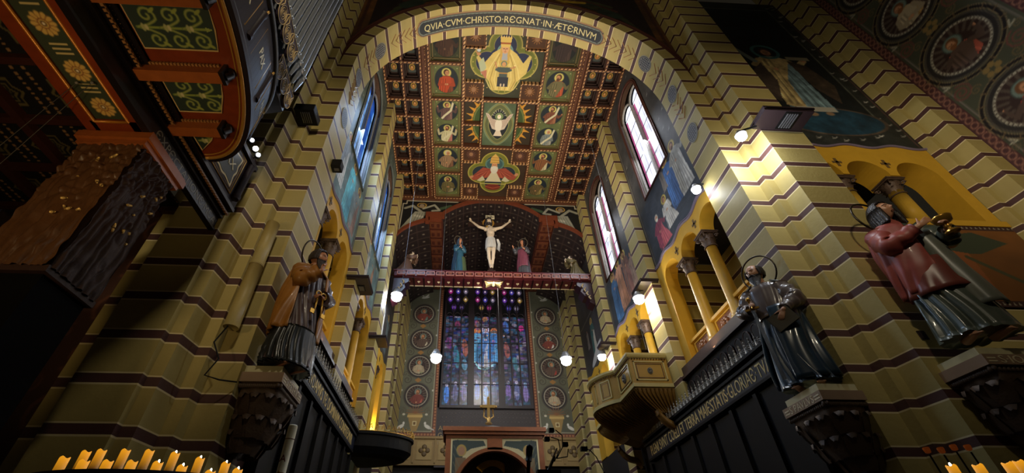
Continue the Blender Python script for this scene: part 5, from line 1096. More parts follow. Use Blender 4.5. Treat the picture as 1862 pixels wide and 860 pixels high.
# corbels with the names
LST = mat('corbel_stone', (212, 204, 160), .5, bump=.05); LBL = mat('corbel_label', (158, 130, 104), .5, bump=.05); LET = mat('corbel_letter', (226, 210, 172), .5)
def corbel(label, x0, x1, y0, y1, zt, txt, face, wallx=None):
    """slab x0..x1,y0..y1 with top zt; face 'X-','X+' or 'Y-' carries the name"""
    t = thing('statue_corbel', label, 'corbel', ((x0+x1)/2, (y0+y1)/2, zt-.5)); cx, cy = (x0+x1)/2, (y0+y1)/2
    e = .0
    b = MB(); b.box(x0+.07, x1-(0 if face == 'X-' else .07), y0+.07, y1-(.07 if face[0] == 'X' else 0), zt-.13, zt) if face != 'X+' else b.box(x0, x1-.07, y0+.07, y1-.07, zt-.13, zt)
    b.build('slab', LST, t)
    b = MB(); b.box(x0, x1, y0, y1, zt-.28, zt-.13); b.build('name_band', LBL, t)
    b = MB(); n = 22
    for i in range(n):
        u = (i+.5)/n; b.ball((x0+(x1-x0)*u, y0+.05, zt-.33), .03, 6, 4, 0, (1, 1, 1.4))
        b.ball((x0+.05 if face != 'X+' else x1-.05, y0+(y1-y0)*u, zt-.33), .03, 6, 4, 0, (1, 1, 1.4))
    b.box(x0+.05, x1-.05, y0+.05, y1-.05, zt-.36, zt-.28); b.build('bead_moulding', BRONZE, t)
    # leafy bell tapering back to the wall
    wx = x1 if face == 'X-' else (x0 if face == 'X+' else cx); wy = cy if face[0] == 'X' else y1; b = MB(); rs = []; N_ = 48
    for k in range(15):
        q = k/14; s_ = 1-.80*q**1.9; ring = []
        hx, hy = (x1-x0)/2*s_, (y1-y0)/2*s_; px_, py_ = cx+(wx-cx)*(1-s_)*.95, cy+(wy-cy)*(1-s_)*.95
        for i in range(N_):
            a = 2*PI*i/N_; f = 1/max(abs(math.cos(a)), abs(math.sin(a)))**.75; lf = 1+.09*math.sin(a*10+q*2)*math.sin(q*PI)
            ring.append((px_+hx*math.cos(a)*f*lf*.93, py_+hy*math.sin(a)*f*lf*.93, zt-.36-q*.78))
        rs.append(ring)
    clampf = lambda p: (min(p[0], x1) if face == 'X-' else (max(p[0], x0) if face == 'X+' else p[0]), min(p[1], y1) if face == 'Y-' else p[1], p[2])
    b.rings(rs); b.v = [clampf(p) for p in b.v]; k_ = b.build('leafy_bell', BRONZE, t)
    b = MB()
    for i in range(12):
        a = 2*PI*i/12
        for zz, sc in ((-.52, 1.0), (-.82, .86), (-1.0, .62)):
            hx, hy = (x1-x0)/2*sc, (y1-y0)/2*sc; px_, py_ = cx+(wx-cx)*(1-sc), cy+(wy-cy)*(1-sc); f = 1/max(abs(math.cos(a)), abs(math.sin(a)))**.7
            p = Vector((px_+hx*math.cos(a)*f*.92, py_+hy*math.sin(a)*f*.92, zt+zz)); o = Vector((math.cos(a), math.sin(a), 0))
            vs = []
            for tq, wd, out, dz in ((0, .09, -.05, -.24), (.4, .13, .0, -.12), (.8, .12, .04, .02), (1, .07, .08, .05), (1.1, .03, .09, -.02)):
                s2 = Vector((-o.y, o.x, 0)); vs += [tuple(p+o*out-s2*wd+Vector((0, 0, dz))), tuple(p+o*(out+.02)+Vector((0, 0, dz+.01))), tuple(p+o*out+s2*wd+Vector((0, 0, dz)))]
            b.add(vs, [(3*i_+j, 3*i_+j+1, 3*i_+j+4, 3*i_+j+3) for i_ in range(4) for j in (0, 1)], 0, True)
    b.v = [clampf(p) for p in b.v]; b.build('acanthus_leaf', BRONZE, k_)
    b = MB(); zb = zt-.26
    if face == 'X-': fn = lambda X, Y, d: (x0-d, cy-X, zb+Y)
    elif face == 'X+': fn = lambda X, Y, d: (x1+d, cy+X, zb+Y)
    else: fn = lambda X, Y, d: (cx+X, y0-d, zb+Y)
    text_mb(b, txt, .16, fn, align='C', depth=.006, width=min(1.0, ((y1-y0) if face[0] == 'X' else (x1-x0))-.36)); L = (y1-y0)/2 if face[0] == 'X' else (x1-x0)/2
    for s_ in (-1, 1):
        for dz in (.015, .06): 
            p, q = fn(s_*(L-.16), dz, .004), fn(s_*(L-.04), dz+.012, 0); b.box(min(p[0], q[0])-.001, max(p[0], q[0])+.001, min(p[1], q[1])-.001, max(p[1], q[1])+.001, p[2], q[2]+.01)
    b.build('lettering', LET, t)
corbel('pale stone corbel lettered S PETRVS on the left pier', -3.36, -2.72, 6.46, 7.45, 2.86, 'S PETRVS', 'X+')
corbel('pale stone corbel lettered S PAVLVS on the right pier', 5.66, 6.38, 6.34, 7.3, 2.66, 'S PAVLVS', 'X-')
corbel('pale stone corbel lettered S IOANNES at the far right', 7.18, 8.6, 5.12, 5.79, 2.72, 'S·IOANNES', 'Y-')
# ---------------------------------------------------------------- choir stall canopies with lettering
STALL = mat('black_blue_stall', (8, 8, 13), .6, var=.2, spec=.3); SLAB = mat('brown_slab', (66, 46, 42), .45, var=.2); BLUEB = mat('lettering_board', (20, 26, 46), .5); CRE = mat('crest_silver', (150, 146, 138), .5); LTG = mat('gilt_letter', (238, 212, 142), .5)
def stall(sd, y0, y1, label, yt):
    f = FR[sd]; t = thing('choir_stall_canopy', label, 'choir stall', f((y0+y1)/2, 3.4, -.3), 'stall canopies along both choir walls')
    B = lambda b, ya, yb, za, zb, da, db, mi=0: b.box(ya, yb, za, zb, da, db, mi, f)
    b = MB(); B(b, y0, yt, 4.93, 5.19, -.2, -.01); B(b, y0, yt, 4.86, 4.93, -.27, -.01); b.build('top_slab', SLAB, t)
    b = MB(); B(b, y0, y1, 3.36, 3.42, -.54, 0); B(b, y0, y1, 3.80, 3.86, -.58, 0); B(b, y0, y1, 3.94, 4.0, -.62, 0); B(b, y0, yt, 4.0, 4.86, -.16, -.02); B(b, y0, y1, 3.3, 4.0, -.3, -.02)
    B(b, y0-.06, y0, 3.3, 4.9, -.56, 0); b.build('cornice', STALL, t)
    b = MB(); B(b, y0, y1, 3.42, 3.80, -.53, -.45); bd = b.build('lettering_board', BLUEB, t)
    txt = 'PLENI SVNT COELI ET TERRA MAIЄSTATIS·GLORIAЄ·TVA' if sd == 'R' else 'DЄVM LAVDAMVS TЄ DOMINVM CONFITЄMVR'
    b = MB()
    if sd == 'R': fn = lambda X, Y, d: f(y1-.35-X, 3.47+Y, -.531-d)
    else: fn = lambda X, Y, d: f(y0+.05+X, 3.47+Y, -.531-d)
    text_mb(b, txt, .40, fn, width=(y1-y0)-.45, depth=.008); b.build('lettering', LTG, bd)
    b = MB(); n = int((y1-y0)/.2)
    for i in range(n):
        c_ = y0+.1+i*(y1-y0-.1)/n; R_ = .075
        for k in range(2): b.tube([f(c_+R_*(1-.45*k)*math.cos(PI*j/8), 4.03+k*.0+R_*(1.1-.5*k)*math.sin(PI*j/8), -.56) for j in range(9)], .012, 5)
        b.tube([f(c_+.1, 4.0, -.56), f(c_+.1, 4.14, -.56), f(c_+.1, 4.34, -.56)], [.03, .022, .006], 6); b.ball(f(c_+.1, 4.19, -.56), .03, 6, 5); b.ball(f(c_+.1, 4.27, -.56), .02, 6, 5); b.ball(f(c_, 4.14, -.56), .022, 6, 5)
        for s_ in (-1, 1): b.ball(f(c_+.1+s_*.035, 4.13, -.56), .018, 5, 4)
    b.build('pierced_crest', CRE, t)
    m_ = int((yt-y0)/.36)
    for i in range(m_):
        c_ = y0+.2+i*(yt-y0-.2)/m_; b = MB(); pts = [(c_-.13, 4.2)]+[(c_-.13*math.cos(PI*j/10), 4.55+.16*math.sin(PI*j/10)) for j in range(11)]+[(c_+.13, 4.2)]
        b.prism(pts, -.19, -.165, lambda u, z, d: f(u, z, d)); b.tube([f(u, z, -.19) for u, z in pts], .014, 5, 1); b.build('blind_arch', [BLACK, SLAB], t)
    b = MB(); B(b, y0, y1, -1.6, 3.3, -.42, -.30); 
    for i in range(8): y = y0+i*(y1-y0)/7; B(b, y-.06, y+.06, -1.6, 3.3, -.5, -.42)
    b.build('back_panelling', STALL, t)
stall('R', 7.56, 14.6, 'long black stall canopy on the right, gold letters ending GLORIAE TVA', 12.0); stall('L', 7.56, 13.75, 'long black stall canopy on the left, gold letters LAVDAMVS TE DOMINVM', 13.75)
# curved black canopy at the end of the left stalls
t = thing('throne_canopy', 'round black canopy with small gilt crest at the far end of left stalls', 'canopy', (-2.4, 14.5, 3.7))
b = MB(); N_ = 28
def arc_(r, z, i, k=1.0): a = -PI/2*1.0+PI*i/(N_-1); return (-3.2+r*1.0*math.cos(a)*k, 14.9+r*.62*math.sin(a), z)
rs = [[arc_(r, z, i) for i in range(N_)]+[(-3.3, 15.6, z), (-3.3, 14.2, z)] for r, z in ((1.15, 3.35), (1.5, 3.42), (1.68, 3.6), (1.68, 3.92), (1.74, 3.95), (1.74, 4.02), (.4, 4.02))]
b.rings(rs, smooth=False); b.build('canopy_body', STALL, t)
b = MB()
for i in range(0, N_-1):
    p, q = arc_(1.7, 4.05, i), arc_(1.7, 4.05, i+1); m_ = ((p[0]+q[0])/2, (p[1]+q[1])/2)
    for k, h in ((0, .1), (1, .2)): b.tube([(m_[0]+.05*math.cos(a), m_[1], 4.06+h*.5+.05*math.sin(a)) for a in np.linspace(0, PI, 6)], .012, 5)
    b.ball((m_[0], m_[1], 4.24), .022, 6, 4)
b.tube([arc_(1.7, 4.04, i) for i in range(N_)], .02, 6)
b.build('crest', GOLD, t)
b = MB(); zf = 3.62
fn = lambda u, z, d: (-3.1+u, 14.16-d, z)
for u in (.12, .2, .28): b.box(u, u+.035, zf, zf+.2, 0, .03, 0, fn)
for u in (.62, .7, .78): b.box(u, u+.035, zf, zf+.2, 0, .03, 0, fn)
for r in (.09, .045): b.tube([fn(.48+r*math.cos(a), zf+.1+r*math.sin(a), .02) for a in np.linspace(0, 2*PI, 20)], .014, 5)
b.build('gilt_ornament', LTG, t)
# ---------------------------------------------------------------- projecting stone balcony on the right
t = thing('balcony', 'yellow and cream stone balcony with carved medallions bulging from right choir wall', 'balcony', (5.8, 14.4, 4.8))
plan = [(6.36, 12.12), (5.2, 12.12), (5.18, 13.38)]+[(5.18-.55*math.sin(PI*k/14)**.8-.0, 13.38+2.05*k/14) for k in range(1, 14)]+[(5.18, 15.43), (5.2, 16.3), (6.6, 16.3), (6.6, 12.12)]
def off(pl, d): 
    cx, cy = 6.6, 14.3; return [(cx-(cx-x)*(1+d/1.4) if x < 6.3 else x, cy+(y-cy)*(1+d/2.2) if x < 6.5 else y) for x, y in pl]
def ring_(d, z): return [(x, y, z) for x, y in off(plan, d)]
BALC = mat('cream_balcony', (186, 168, 104), .5, bump=.06); BALY = mat('balcony_ochre', (172, 132, 40), .5, bump=.05)
b = MB(); b.rings([ring_(0, 4.95), ring_(0, 5.75)], smooth=False); b.build('parapet_wall', BALY, t)
b = MB(); b.rings([ring_(.0, 5.74), ring_(.06, 5.78), ring_(.09, 5.84), ring_(.09, 5.9), ring_(.03, 5.9)], smooth=False); b.rings([ring_(-.02, 4.95), ring_(.05, 4.95), ring_(.05, 4.84), ring_(-.05, 4.82)], smooth=False); b.build('cornice', BALC, t)
b = MB()
pl = off(plan, .045)
for (xa, ya), (xb, yb) in zip(pl[:-3], pl[1:-2]):
    L = math.hypot(xb-xa, yb-ya); n = max(1, int(L/.085))
    for i in range(n): q = (i+.5)/n; b.ball((xa+(xb-xa)*q, ya+(yb-ya)*q, 5.73), .026, 6, 4)
b.build('bead_row', mat('bead_brown', (96, 66, 30), .5), t)
b = MB(); 
rs = []
for k in range(9):
    q = k/8; rs.append([(x, y, 4.82-q*.75+.0) for x, y in [(6.6-(6.6-x)*(1-q**1.6*.8) if x < 6.5 else x, 14.3+(y-14.3)*(1-q**1.6*.28)) for x, y in plan]])
b.rings(rs, smooth=False); cv_ = b.build('cove', mat('cove_ochre', (128, 92, 34), .5, var=.3), t)
b = MB()
for (xa, ya), (xb, yb) in zip(plan[:-3], plan[1:-2]):
    L = math.hypot(xb-xa, yb-ya); n = max(1, int(L/.12))
    for i in range(n):
        u = (i+.5)/n; x, y = xa+(xb-xa)*u, ya+(yb-ya)*u; pts = []
        for k in range(7): q = k/8; pts.append((6.6-(6.6-x)*(1-q**1.6*.8)-.01, 14.3+(y-14.3)*(1-q**1.6*.28), 4.8-q*.75))
        b.tube(pts, .028, 5)
b.build('gadroon', MATS['cove_ochre'], cv_)
def bpanel(p0, p1, med=None, pierced=False):
    """panel on the parapet between plan points p0,p1"""
    p0, p1 = Vector((*p0, 0)), Vector((*p1, 0)); u = (p1-p0); L = u.length; u.normalize(); nrm = Vector((u.y, -u.x, 0)); 
    if nrm.dot(Vector((5.9, 14.3, 0))-p0) > 0: nrm = -nrm
    f = lambda a, z, d: tuple(p0+u*a+nrm*d+Vector((0, 0, z))); b = MB(); z0, z1 = 5.04, 5.66
    for q in ((.04, .08, z0, z1), (L-.08, L-.04, z0, z1), (.04, L-.04, z0, z0+.04), (.04, L-.04, z1-.04, z1)): b.box(q[0], q[1], q[2], q[3], -.01, .03, 0, f)
    for q in ((.12, .14, z0+.08, z1-.08), (L-.14, L-.12, z0+.08, z1-.08), (.12, L-.12, z0+.08, z0+.1), (.12, L-.12, z1-.1, z1-.08)): b.box(q[0], q[1], q[2], q[3], -.01, .02, 1, f)
    pn = b.build('panel', [BALC, MATS['bead_brown']], t); zm = 5.35
    if med:
        b = MB(); b.rings([[f(L/2+r*math.cos(2*PI*i/28)*.8, zm+r*math.sin(2*PI*i/28), d) for i in range(28)] for r, d in ((med, -.01), (med, .035), (med*.85, .04), (med*.8, .02), (.01, .02))]); 
        b.ball(f(L/2, zm+.03, .04), med*.38, 10, 8); b.ball(f(L/2, zm-med*.4, .03), med*.42, 10, 6)
        for k in range(8): b.ball(f(L/2+med*.6*math.cos(k*.785)*.8, zm+med*.6*math.sin(k*.785), .03), med*.16, 7, 5)
        b.build('medallion', mat('medallion_stone', (110, 104, 96), .4, bump=.5, bscale=50), pn)
    if pierced:
        b = MB(); b.box(.14, L-.14, z0+.1, z1-.1, -.005, .004, 1, f)
        for i in range(3):
            for j in range(2): b.tube([f(.2+(L-.4)*(.25+.5*j)+.07*math.cos(a), z0+.18+i*.14+.06*math.sin(a), .02) for a in np.linspace(0, 2*PI, 12)], .014, 5)
        b.build('pierced_ornament', [mat('grey_stone', (150, 150, 150), .5), BLACK], pn)
bpanel((6.3, 12.12), (5.25, 12.12), .1); bpanel((5.195, 12.2), (5.18, 13.3), .15)
for k, (a, c_) in enumerate(((3, 6), (7, 11), (12, 15))): bpanel(plan[a], plan[c_], None, k != 0)
b = MB()
for y in (12.3, 16.1):
    rs = []
    for k in range(10):
        q = k/9; a = q*PI*1.2; rs.append([(6.5-.75*(1-q)-.05*math.sin(a*2)+dx, y+dy, 4.1-q*.55+.06*math.cos(a*2)+dz) for dx, dy, dz in ((0, -.12, .08), (0, .12, .08), (0, .12, -.08), (0, -.12, -.08))])
    b.rings(rs); b.build('scroll_bracket', MATS['cove_ochre'], t); b = MB()
b.tube([(6.2, 12.18, 5.88), (6.28, 12.2, 5.7), (6.33, 12.22, 5.45)], [.14, .1, .05], 8)
b.build('scroll_bracket', MATS['cove_ochre'], t)
# ---------------------------------------------------------------- altar canopy below the window
t = thing('altar_canopy', 'wooden altar canopy with round arch and painted angels, below the stained glass', 'altar canopy', (1.455, 18.2, 3)); XL, XR = -.49, 3.40; Yc = 18.0
WN = mat('canopy_wood', (136, 74, 30), .5, bump=.15, bscale=14, var=.3, vscale=8)
b = MB(); b.box(XL-.08, XR+.08, Yc-.12, Yc+1.6, 5.1, 5.22); b.box(XL-.14, XR+.14, Yc-.18, Yc+1.6, 5.22, 5.38); b.box(XL, XR, Yc-.04, Yc+.1, 4.98, 5.1)
for i in range(26): b.tube([(XL+.1+i*.148+.05*math.cos(a), Yc-.14, 5.2+.05*math.sin(a)) for a in np.linspace(0, PI, 7)], .012, 5)
b.build('cornice', WN, t)
for s_, x in ((-1, XL), (1, XR)):
    b = MB(); b.box(min(x, x-s_*.2), max(x, x-s_*.2), Yc-.02, Yc+.14, -1.6, 5.0); b.box(min(x, x-s_*.2), max(x, x-s_*.2), Yc+1.3, Yc+1.5, -1.6, 5.0); b.build('post', WN, t)
cxm = (XL+XR)/2; Ri = 1.55; zs = 2.95
b = MB()
for i in range(40):
    a0_, a1_ = PI*i/40, PI*(i+1)/40
    for r0, r1, dy in ((Ri, Ri+.14, -.03), ): 
        P = [(cxm+r*math.cos(a), Yc+dy, zs+r*math.sin(a)) for r, a in ((r0, a0_), (r1, a0_), (r1, a1_), (r0, a1_))]; b.quad(*P); Q = [(p[0], Yc+.25, p[2]) for p in P]; b.quad(P[0], P[3], Q[3], Q[0])
b.box(cxm-.3, cxm+.3, Yc-.03, Yc+.05, 4.55, 4.98); b.build('arch_ring', WN, t)
W, H = XR-XL-.4, 2.1; cv = CV(W, H, 56, (196, 180, 132)); cv.noise(.1, 4, 3)
for s_ in (-1, 1):
    x = W/2+s_*1.35; cv.poly([(x+s_*.33, .1), (x+s_*.33, H-.12), (x+s_*.1, H-.08), (x-s_*.1, H-.6), (x+s_*.05, .3)], (52, 60, 54)); cv.poly([(x+s_*.1, H-.1), (x-s_*.9, H-.12), (x-s_*1.0, H-.3), (x-s_*.4, H-.42), (x-s_*.1, H-.62)], (58, 68, 58)); cv.poly([(x-.22, .3), (x+.22, .3), (x+.2, H-.75), (x-.2, H-.75)], (120, 96, 64))
    cv.ell(x-s_*.03, H-.48, .2, .22, (170, 140, 70)); cv.ell(x-s_*.03, H-.5, .13, .16, (166, 120, 86))
    for k in range(4): cv.line([(x+s_*.28, H-.3-k*.3), (x+s_*.05, H-.7-k*.35)], .02, (110, 116, 90))
cv.line([(.03, 0), (.03, H-.03), (W-.03, H-.03), (W-.03, 0)], .05, (230, 214, 160)); cv.poly([(W/2-.28, H-.4), (W/2+.28, H-.4), (W/2+.28, H), (W/2-.28, H)], (70, 56, 44)); cv.poly([(W/2-.2, H-.2), (W/2, H-.1), (W/2+.2, H-.2), (W/2, H-.3)], (120, 124, 120))
Xc = cv.X[:-1, :-1]-W/2; Zc_ = 2.9+cv.Y[:-1, :-1]; cv.mask = np.hypot(Xc, Zc_-zs) > Ri
cv.build('spandrel_painting', lambda X, Y: (X-W/2+cxm, np.full(X.shape, Yc), 2.9+Y), t)
b = MB(); b.box(XL, XR, Yc+1.5, Yc+1.6, 2, 5.1); b.box(XL, XR, Yc+.1, Yc+1.5, 5.0, 5.08); kb = b.build('canopy_inside', mat('canopy_inside', (40, 24, 18), .6), t)
b = MB()
for i in range(8):
    b.tube([(cxm+1.0*math.cos(a)*(.8+.05*i), Yc+1.45, 3.0+1.5*math.sin(a)*(.86+.02*i)) for a in np.linspace(.9+.03*i, 2.2, 12)], .02, 5)
b.build('gilt_scroll', GOLD, kb)
b = MB(); 
pts = [(cxm-1.42, Yc+.3), (cxm+1.42, Yc+.3), (cxm+1.42, Yc+1.6), (cxm-1.42, Yc+1.6)]
b.add([(x, y, 5.38) for x, y in pts]+[(cxm, Yc+.8, 5.72)], [(0, 1, 4), (1, 2, 4), (2, 3, 4), (3, 0, 4)]); b.build('canopy_roof', mat('roof_white', (160, 156, 150), .6), t)
t = thing('standing_cross', 'gilt cross standing on top of the altar canopy', 'cross', (1.26, 18.5, 5.7))
b = MB(); b.box(1.2, 1.32, 18.47, 18.53, 5.75, 6.75); b.box(.98, 1.54, 18.46, 18.54, 6.36, 6.48); b.lathe([(.16, 5.7), (.13, 5.74), (.07, 5.78), (.1, 5.9), (.04, 5.98)], (1.26, 18.5, 0), 14)
for x, z in ((1.26, 6.8), (.94, 6.42), (1.58, 6.42)): b.ball((x, 18.5, z), .06, 8, 6)
b.tube([(1.08, 18.5, 6.3), (1.05, 18.5, 6.0), (1.2, 18.5, 5.9)], .03, 6); b.tube([(1.44, 18.5, 6.3), (1.47, 18.5, 6.0), (1.32, 18.5, 5.9)], .03, 6); b.build('cross_body', mat('aged_gilt', (188, 150, 84), .35, .6), t)
# ---------------------------------------------------------------- right transept: arcade, angel mural, roundel wall
f = FR['T']
arcade(f, 8.12, 11.98, [8.64, 9.84, 11.12], .52, 6.34, 7.95, lambda u: 9.05+.06*math.cos(2*PI*(u-8.6)/1.26), 'yellow arcade with dark capitals in the right transept wall', [9.22, 10.48], panels=False, depth=.6, colz=6.42)
b = MB(); b.box(8.1, 12.0, 6.26, 6.42, -.06, .5, 0, f); struct(b.build('trim_transept_sill', YEL))
b = MB(); b.box(8.1, 12.05, 6.0, 9.2, 2.2, 2.3, 0, f); struct(b.build('wall_transept_gallery', STR)); b = MB(); b.box(8.1, 12.05, 9.15, 9.25, .62, 2.2, 0, f); struct(b.build('ceiling_transept_gallery', DARK))
cv = CV(3.88, 9.3, 34, (44, 46, 42)); W, H = cv.W, cv.H; cv.noise(.35, 1.5, 12); rnd = random.Random(4)
z0 = 8.9
for o_, c_ in ((.08, (90, 60, 56)), (.5, (96, 98, 84))): cv.line([(o_, .25), (o_, H), (W-o_, H), (W-o_, .25)] if o_ < .2 else [(o_, 1.15), (o_, H-.6), (W-o_, H-.6), (W-o_, 1.15), (o_, 1.15)], .05, c_)
for i in range(60):
    side = i % 3; x, y = (rnd.uniform(.14, .42), rnd.uniform(.4, H)) if side == 0 else ((W-rnd.uniform(.14, .42), rnd.uniform(.4, H)) if side == 1 else (rnd.uniform(.2, W-.2), rnd.uniform(.35, .95)))
    cv.spiral(x, y, .1, (30, 30, 30), .02, 1.2, rnd.choice((-1, 1))); q = (176, 172, 160); cv.line([(x-.08, y-.02), (x-.01, y-.01), (x+.07, y+.05)], .03, q); cv.line([(x-.01, y-.01), (x-.06, y+.05)], .025, q)
cv.rect(.55, 1.2, W-.55, H-.65, (22, 26, 26)); cv.ell(W*.52, 1.3, 1.5, .65, (30, 60, 76)); cv.ring(W*.52, 1.3, 1.5, .05, (90, 74, 60), .65)
person(cv, W*.46, 1.75, 3.7, (110, 132, 136), (196, 168, 112), halo=None, arms='one', hair=(70, 44, 30)); cv.ring(W*.46, 5.25, .42, .12, (70, 120, 120)); cv.poly([(W*.58, 4.7), (W*.72, 4.4), (W*.80, 3.2), (W*.72, 2.2), (W*.62, 3.0)], (72, 58, 44)); cv.poly([(W*.34, 4.5), (W*.2, 3.9), (W*.16, 2.6), (W*.26, 2.2), (W*.36, 3.4)], (76, 62, 52)); cv.noise(.4, 14, 30)
cv.line([(W*.3, 4.6), (W*.18, 5.6)], .2, (130, 140, 130)); cv.ell(W*.17, 5.75, .1, .14, SKIN); cv.rect(W*.6, 4.75, W*.8, 4.95, (150, 140, 110)); cv.rect(W*.33, 1.75, W*.62, 1.98, (180, 174, 156)); cv.ell(W*.42, 1.62, .14, .1, (150, 120, 90)); cv.ell(W*.55, 1.66, .12, .09, (150, 120, 90))
cv.poly([(.7, H-1.0), (W*.5, H-.75), (W-.7, H-1.0), (W-.7, H-2.2), (.7, H-2.2)], (14, 15, 16))
U = 8.1+cv.X[:-1, :-1]; Z = z0+cv.Y[:-1, :-1]; cv.mask = ~(Z < 9.03+.06*np.cos(2*PI*(U-8.6)/1.26))
mu = tag(cv.build('mural', lambda X, Y: (8.1+X, np.full(X.shape, 6.4), z0+Y)), 'large dark mural of an angel in gold and blue, above the transept arcade', 'mural')
b = MB(); b.tube([f(u, 9.07+.06*math.cos(2*PI*(u-8.6)/1.26), -.01) for u in np.linspace(8.12, 12, 60)], .04, 6); b.build('border', MATS['lilac_border'], mu)
# painted parapet below the arcade
cv = CV(3.86, 2.1, 60, (128, 78, 30)); W, H = cv.W, cv.H; cv.noise(.25, 3, 3)
for y in (.07, H-.07):
    cv.rect(0, y-.07, W, y+.07, (60, 34, 30))
    for i in range(38): cv.poly([(.05+i*.105, y-.03), (.11+i*.105, y-.03), (.08+i*.105, y+.04)], (150, 140, 120))
cv.poly([(.35, .45), (1.5, .35), (1.35, 1.25), (.55, 1.2)], (150, 92, 40)); cv.ell(2.3-.9, 1.15, .42, .3, (120, 66, 36), .3); cv.ell(2.3-.9, 1.17, .34, .22, (176, 140, 76), .3)
for i in range(7): cv.ell(1.18+i*.07, 1.12+.05*math.sin(i*2), .055, .06, (206, 176, 110)); cv.ell(1.2+i*.065, 1.25, .04, .05, (150, 110, 60))
cv.ell(1.45, 1.62, .3, .2, (90, 66, 36)); cv.ell(1.5, 1.6, .17, .17, (150, 96, 56)); cv.ell(1.55, 1.72, .2, .1, (60, 50, 34)); cv.poly([(1.7, 1.7), (2.8, 1.9), (3.4, 1.6), (2.6, 1.3), (1.9, 1.3)], (56, 64, 46)); cv.poly([(1.7, .3), (2.2, .4), (2.3, 1.3), (1.8, 1.4)], (140, 80, 40)); cv.line([(2.2, 1.2), (2.9, .6), (3.6, .5)], .1, (70, 70, 44))
for k in range(3): 
    for i in range(9): cv.line([(.62+i*.11, .92-k*.18), (.66+i*.11, 1.02-k*.18)], .022, (110, 60, 26)); cv.line([(.66+i*.11, .92-k*.18), (.68+i*.11, 1.02-k*.18)], .018, (110, 60, 26))
tag(cv.build('mural', lambda X, Y: (8.12+X, np.full(X.shape, 6.36), 4.18+Y)), 'orange-brown painted parapet with bent figure and oval wreath, behind the young saint statue', 'mural')
b = MB(); b.box(8.1, 12, -1.6, 6.3, 0, .4, 0, f); struct(b.build('wall_transept_right', STR))
# roundel wall on the far right (faces the crossing), X = 12.66
cv = CV(9.4, 16, 34, (66, 68, 52)); W, H = cv.W, cv.H; cv.noise(.3, 1.4, 9)   # canvas x = distance from the pier towards the visitor
for q in (.1, ): 
    cv.rect(0, 0, .26, H, (74, 40, 40)); 
    for k in range(int(H/.2)): cv.ring(.13, k*.2+.1, .075, .03, (150, 104, 84), .08)
zz = [6.5, 8.75, 11.0, 13.25, 15.5]
for bx in (2.28, 4.9, 7.2):
    cv.rect(bx, 0, bx+.24, H, (74, 40, 40))
    for k in range(int(H/.2)): cv.ring(bx+.12, k*.2+.1, .075, .03, (150, 104, 84), .08)
for bx in (.33, 2.2, 4.8): cv.line([(bx, 0), (bx, H)], .035, (120, 110, 100))
rnd = random.Random(6)
for c2, (cxw, seeds) in enumerate(((1.2, (3, 5, 8, 4, 0)), (3.75, (6, 2, 7, 1, 9)), (6.2, (2, 4, 1, 6, 3)))):
    for k, z in enumerate(zz):
        y = z-2
        for r_, wd, c_ in ((.92, .085, (24, 18, 18)), (.97, .018, (140, 120, 86)), (.87, .018, (140, 120, 86))): cv.ring(cxw, y, r_, wd, c_)
        for i in range(18): a_ = 2*PI*i/18; cv.line([(cxw+.85*math.cos(a_), y+.85*math.sin(a_)), (cxw+1.0*math.cos(a_+.03), y+1.0*math.sin(a_+.03))], .03, (110, 90, 60))
        for s_ in (-1, 1):
            cv.spiral(cxw+s_*.72, y-1.0, .25, (116, 66, 58), .035, 2.0, s_, PI/2); cv.spiral(cxw+s_*.72, y-1.0, .2, (96, 84, 56), .02, 1.8, s_, PI/2+.4); cv.spiral(cxw+s_*.5, y-1.22, .13, (110, 92, 60), .025, 1.4, -s_); cv.spiral(cxw+s_*.9, y-.72, .1, (110, 92, 60), .02, 1.4, s_)
            cv.line([(cxw+s_*.86, y-.5), (cxw+s_*.78, y-.64), (cxw+s_*.92, y-.6)], .035, (176, 170, 146))
            for i in range(5): a_ = 2*PI*i/5; cv.ell(cxw+.13*math.cos(a_), y-1.12+.13*math.sin(a_), .07, .07, (136, 112, 64))
        roundel(cv, cxw, y, .68, seeds[k], .1)
struct(cv.build('wall_transept_south', lambda X, Y: (np.full(X.shape, 12.66), 5.8-X, 2+Y)), 'dark green transept wall painted with portrait roundels')
# ---------------------------------------------------------------- ledges, loudspeaker boxes, floodlights
def ledge(label, fr, u0, u1, z, d0, d1, grille=None, h=.12):
    t = thing('wall_ledge', label, 'ledge', fr((u0+u1)/2, z, d0)); b = MB(); b.box(u0, u1, z, z+h*.55, d0, d1, 0, fr); b.box(u0-.02, u1+.02, z+h*.55, z+h, d0-.03, d1, 0, fr); b.build('slab', mat('purple_brown_ledge', (44, 32, 36), .4), t)
    if grille:
        b = MB(); g0, g1, e0, e1 = grille; b.box(g0-.04, g1+.04, z-.012, z, e0-.04, e1+.04, 1, fr)
        for i in range(5): u = g0+(g1-g0)*(i+.5)/5; b.box(u-.012, u+.012, z-.03, z-.012, e0, e1, 0, fr)
        b.build('grille', [mat('grille_grey', (120, 120, 124), .3, .6), BLACK], t)
ledge('dark slab ledge with vent grille on the right crossing pier', FR['T'], 6.86, 8.05, 8.72, -1.15, -.62, (7.42, 7.72, -1.08, -.7))
ledge('dark slab ledge on the first right choir pilaster, above the white floodlight', lambda u, z, d: (u, 11.56+d, z), 6.0, 6.6, 8.25, -.05, .85); ledge('dark slab ledge on the first left choir pilaster', lambda u, z, d: (u, 11.05+d, z), -3.6, -2.95, 7.72, -.06, .9, (-3.3, -3.15, .35, .6))
ledge('dark slab ledge on the second right choir pilaster', lambda u, z, d: (u, 16.34+d, z), 5.95, 6.6, 8.35, -.05, .5); ledge('dark slab ledge on the second left choir pilaster', lambda u, z, d: (u, 15.3+d, z), -3.6, -2.95, 7.9, -.06, .8)
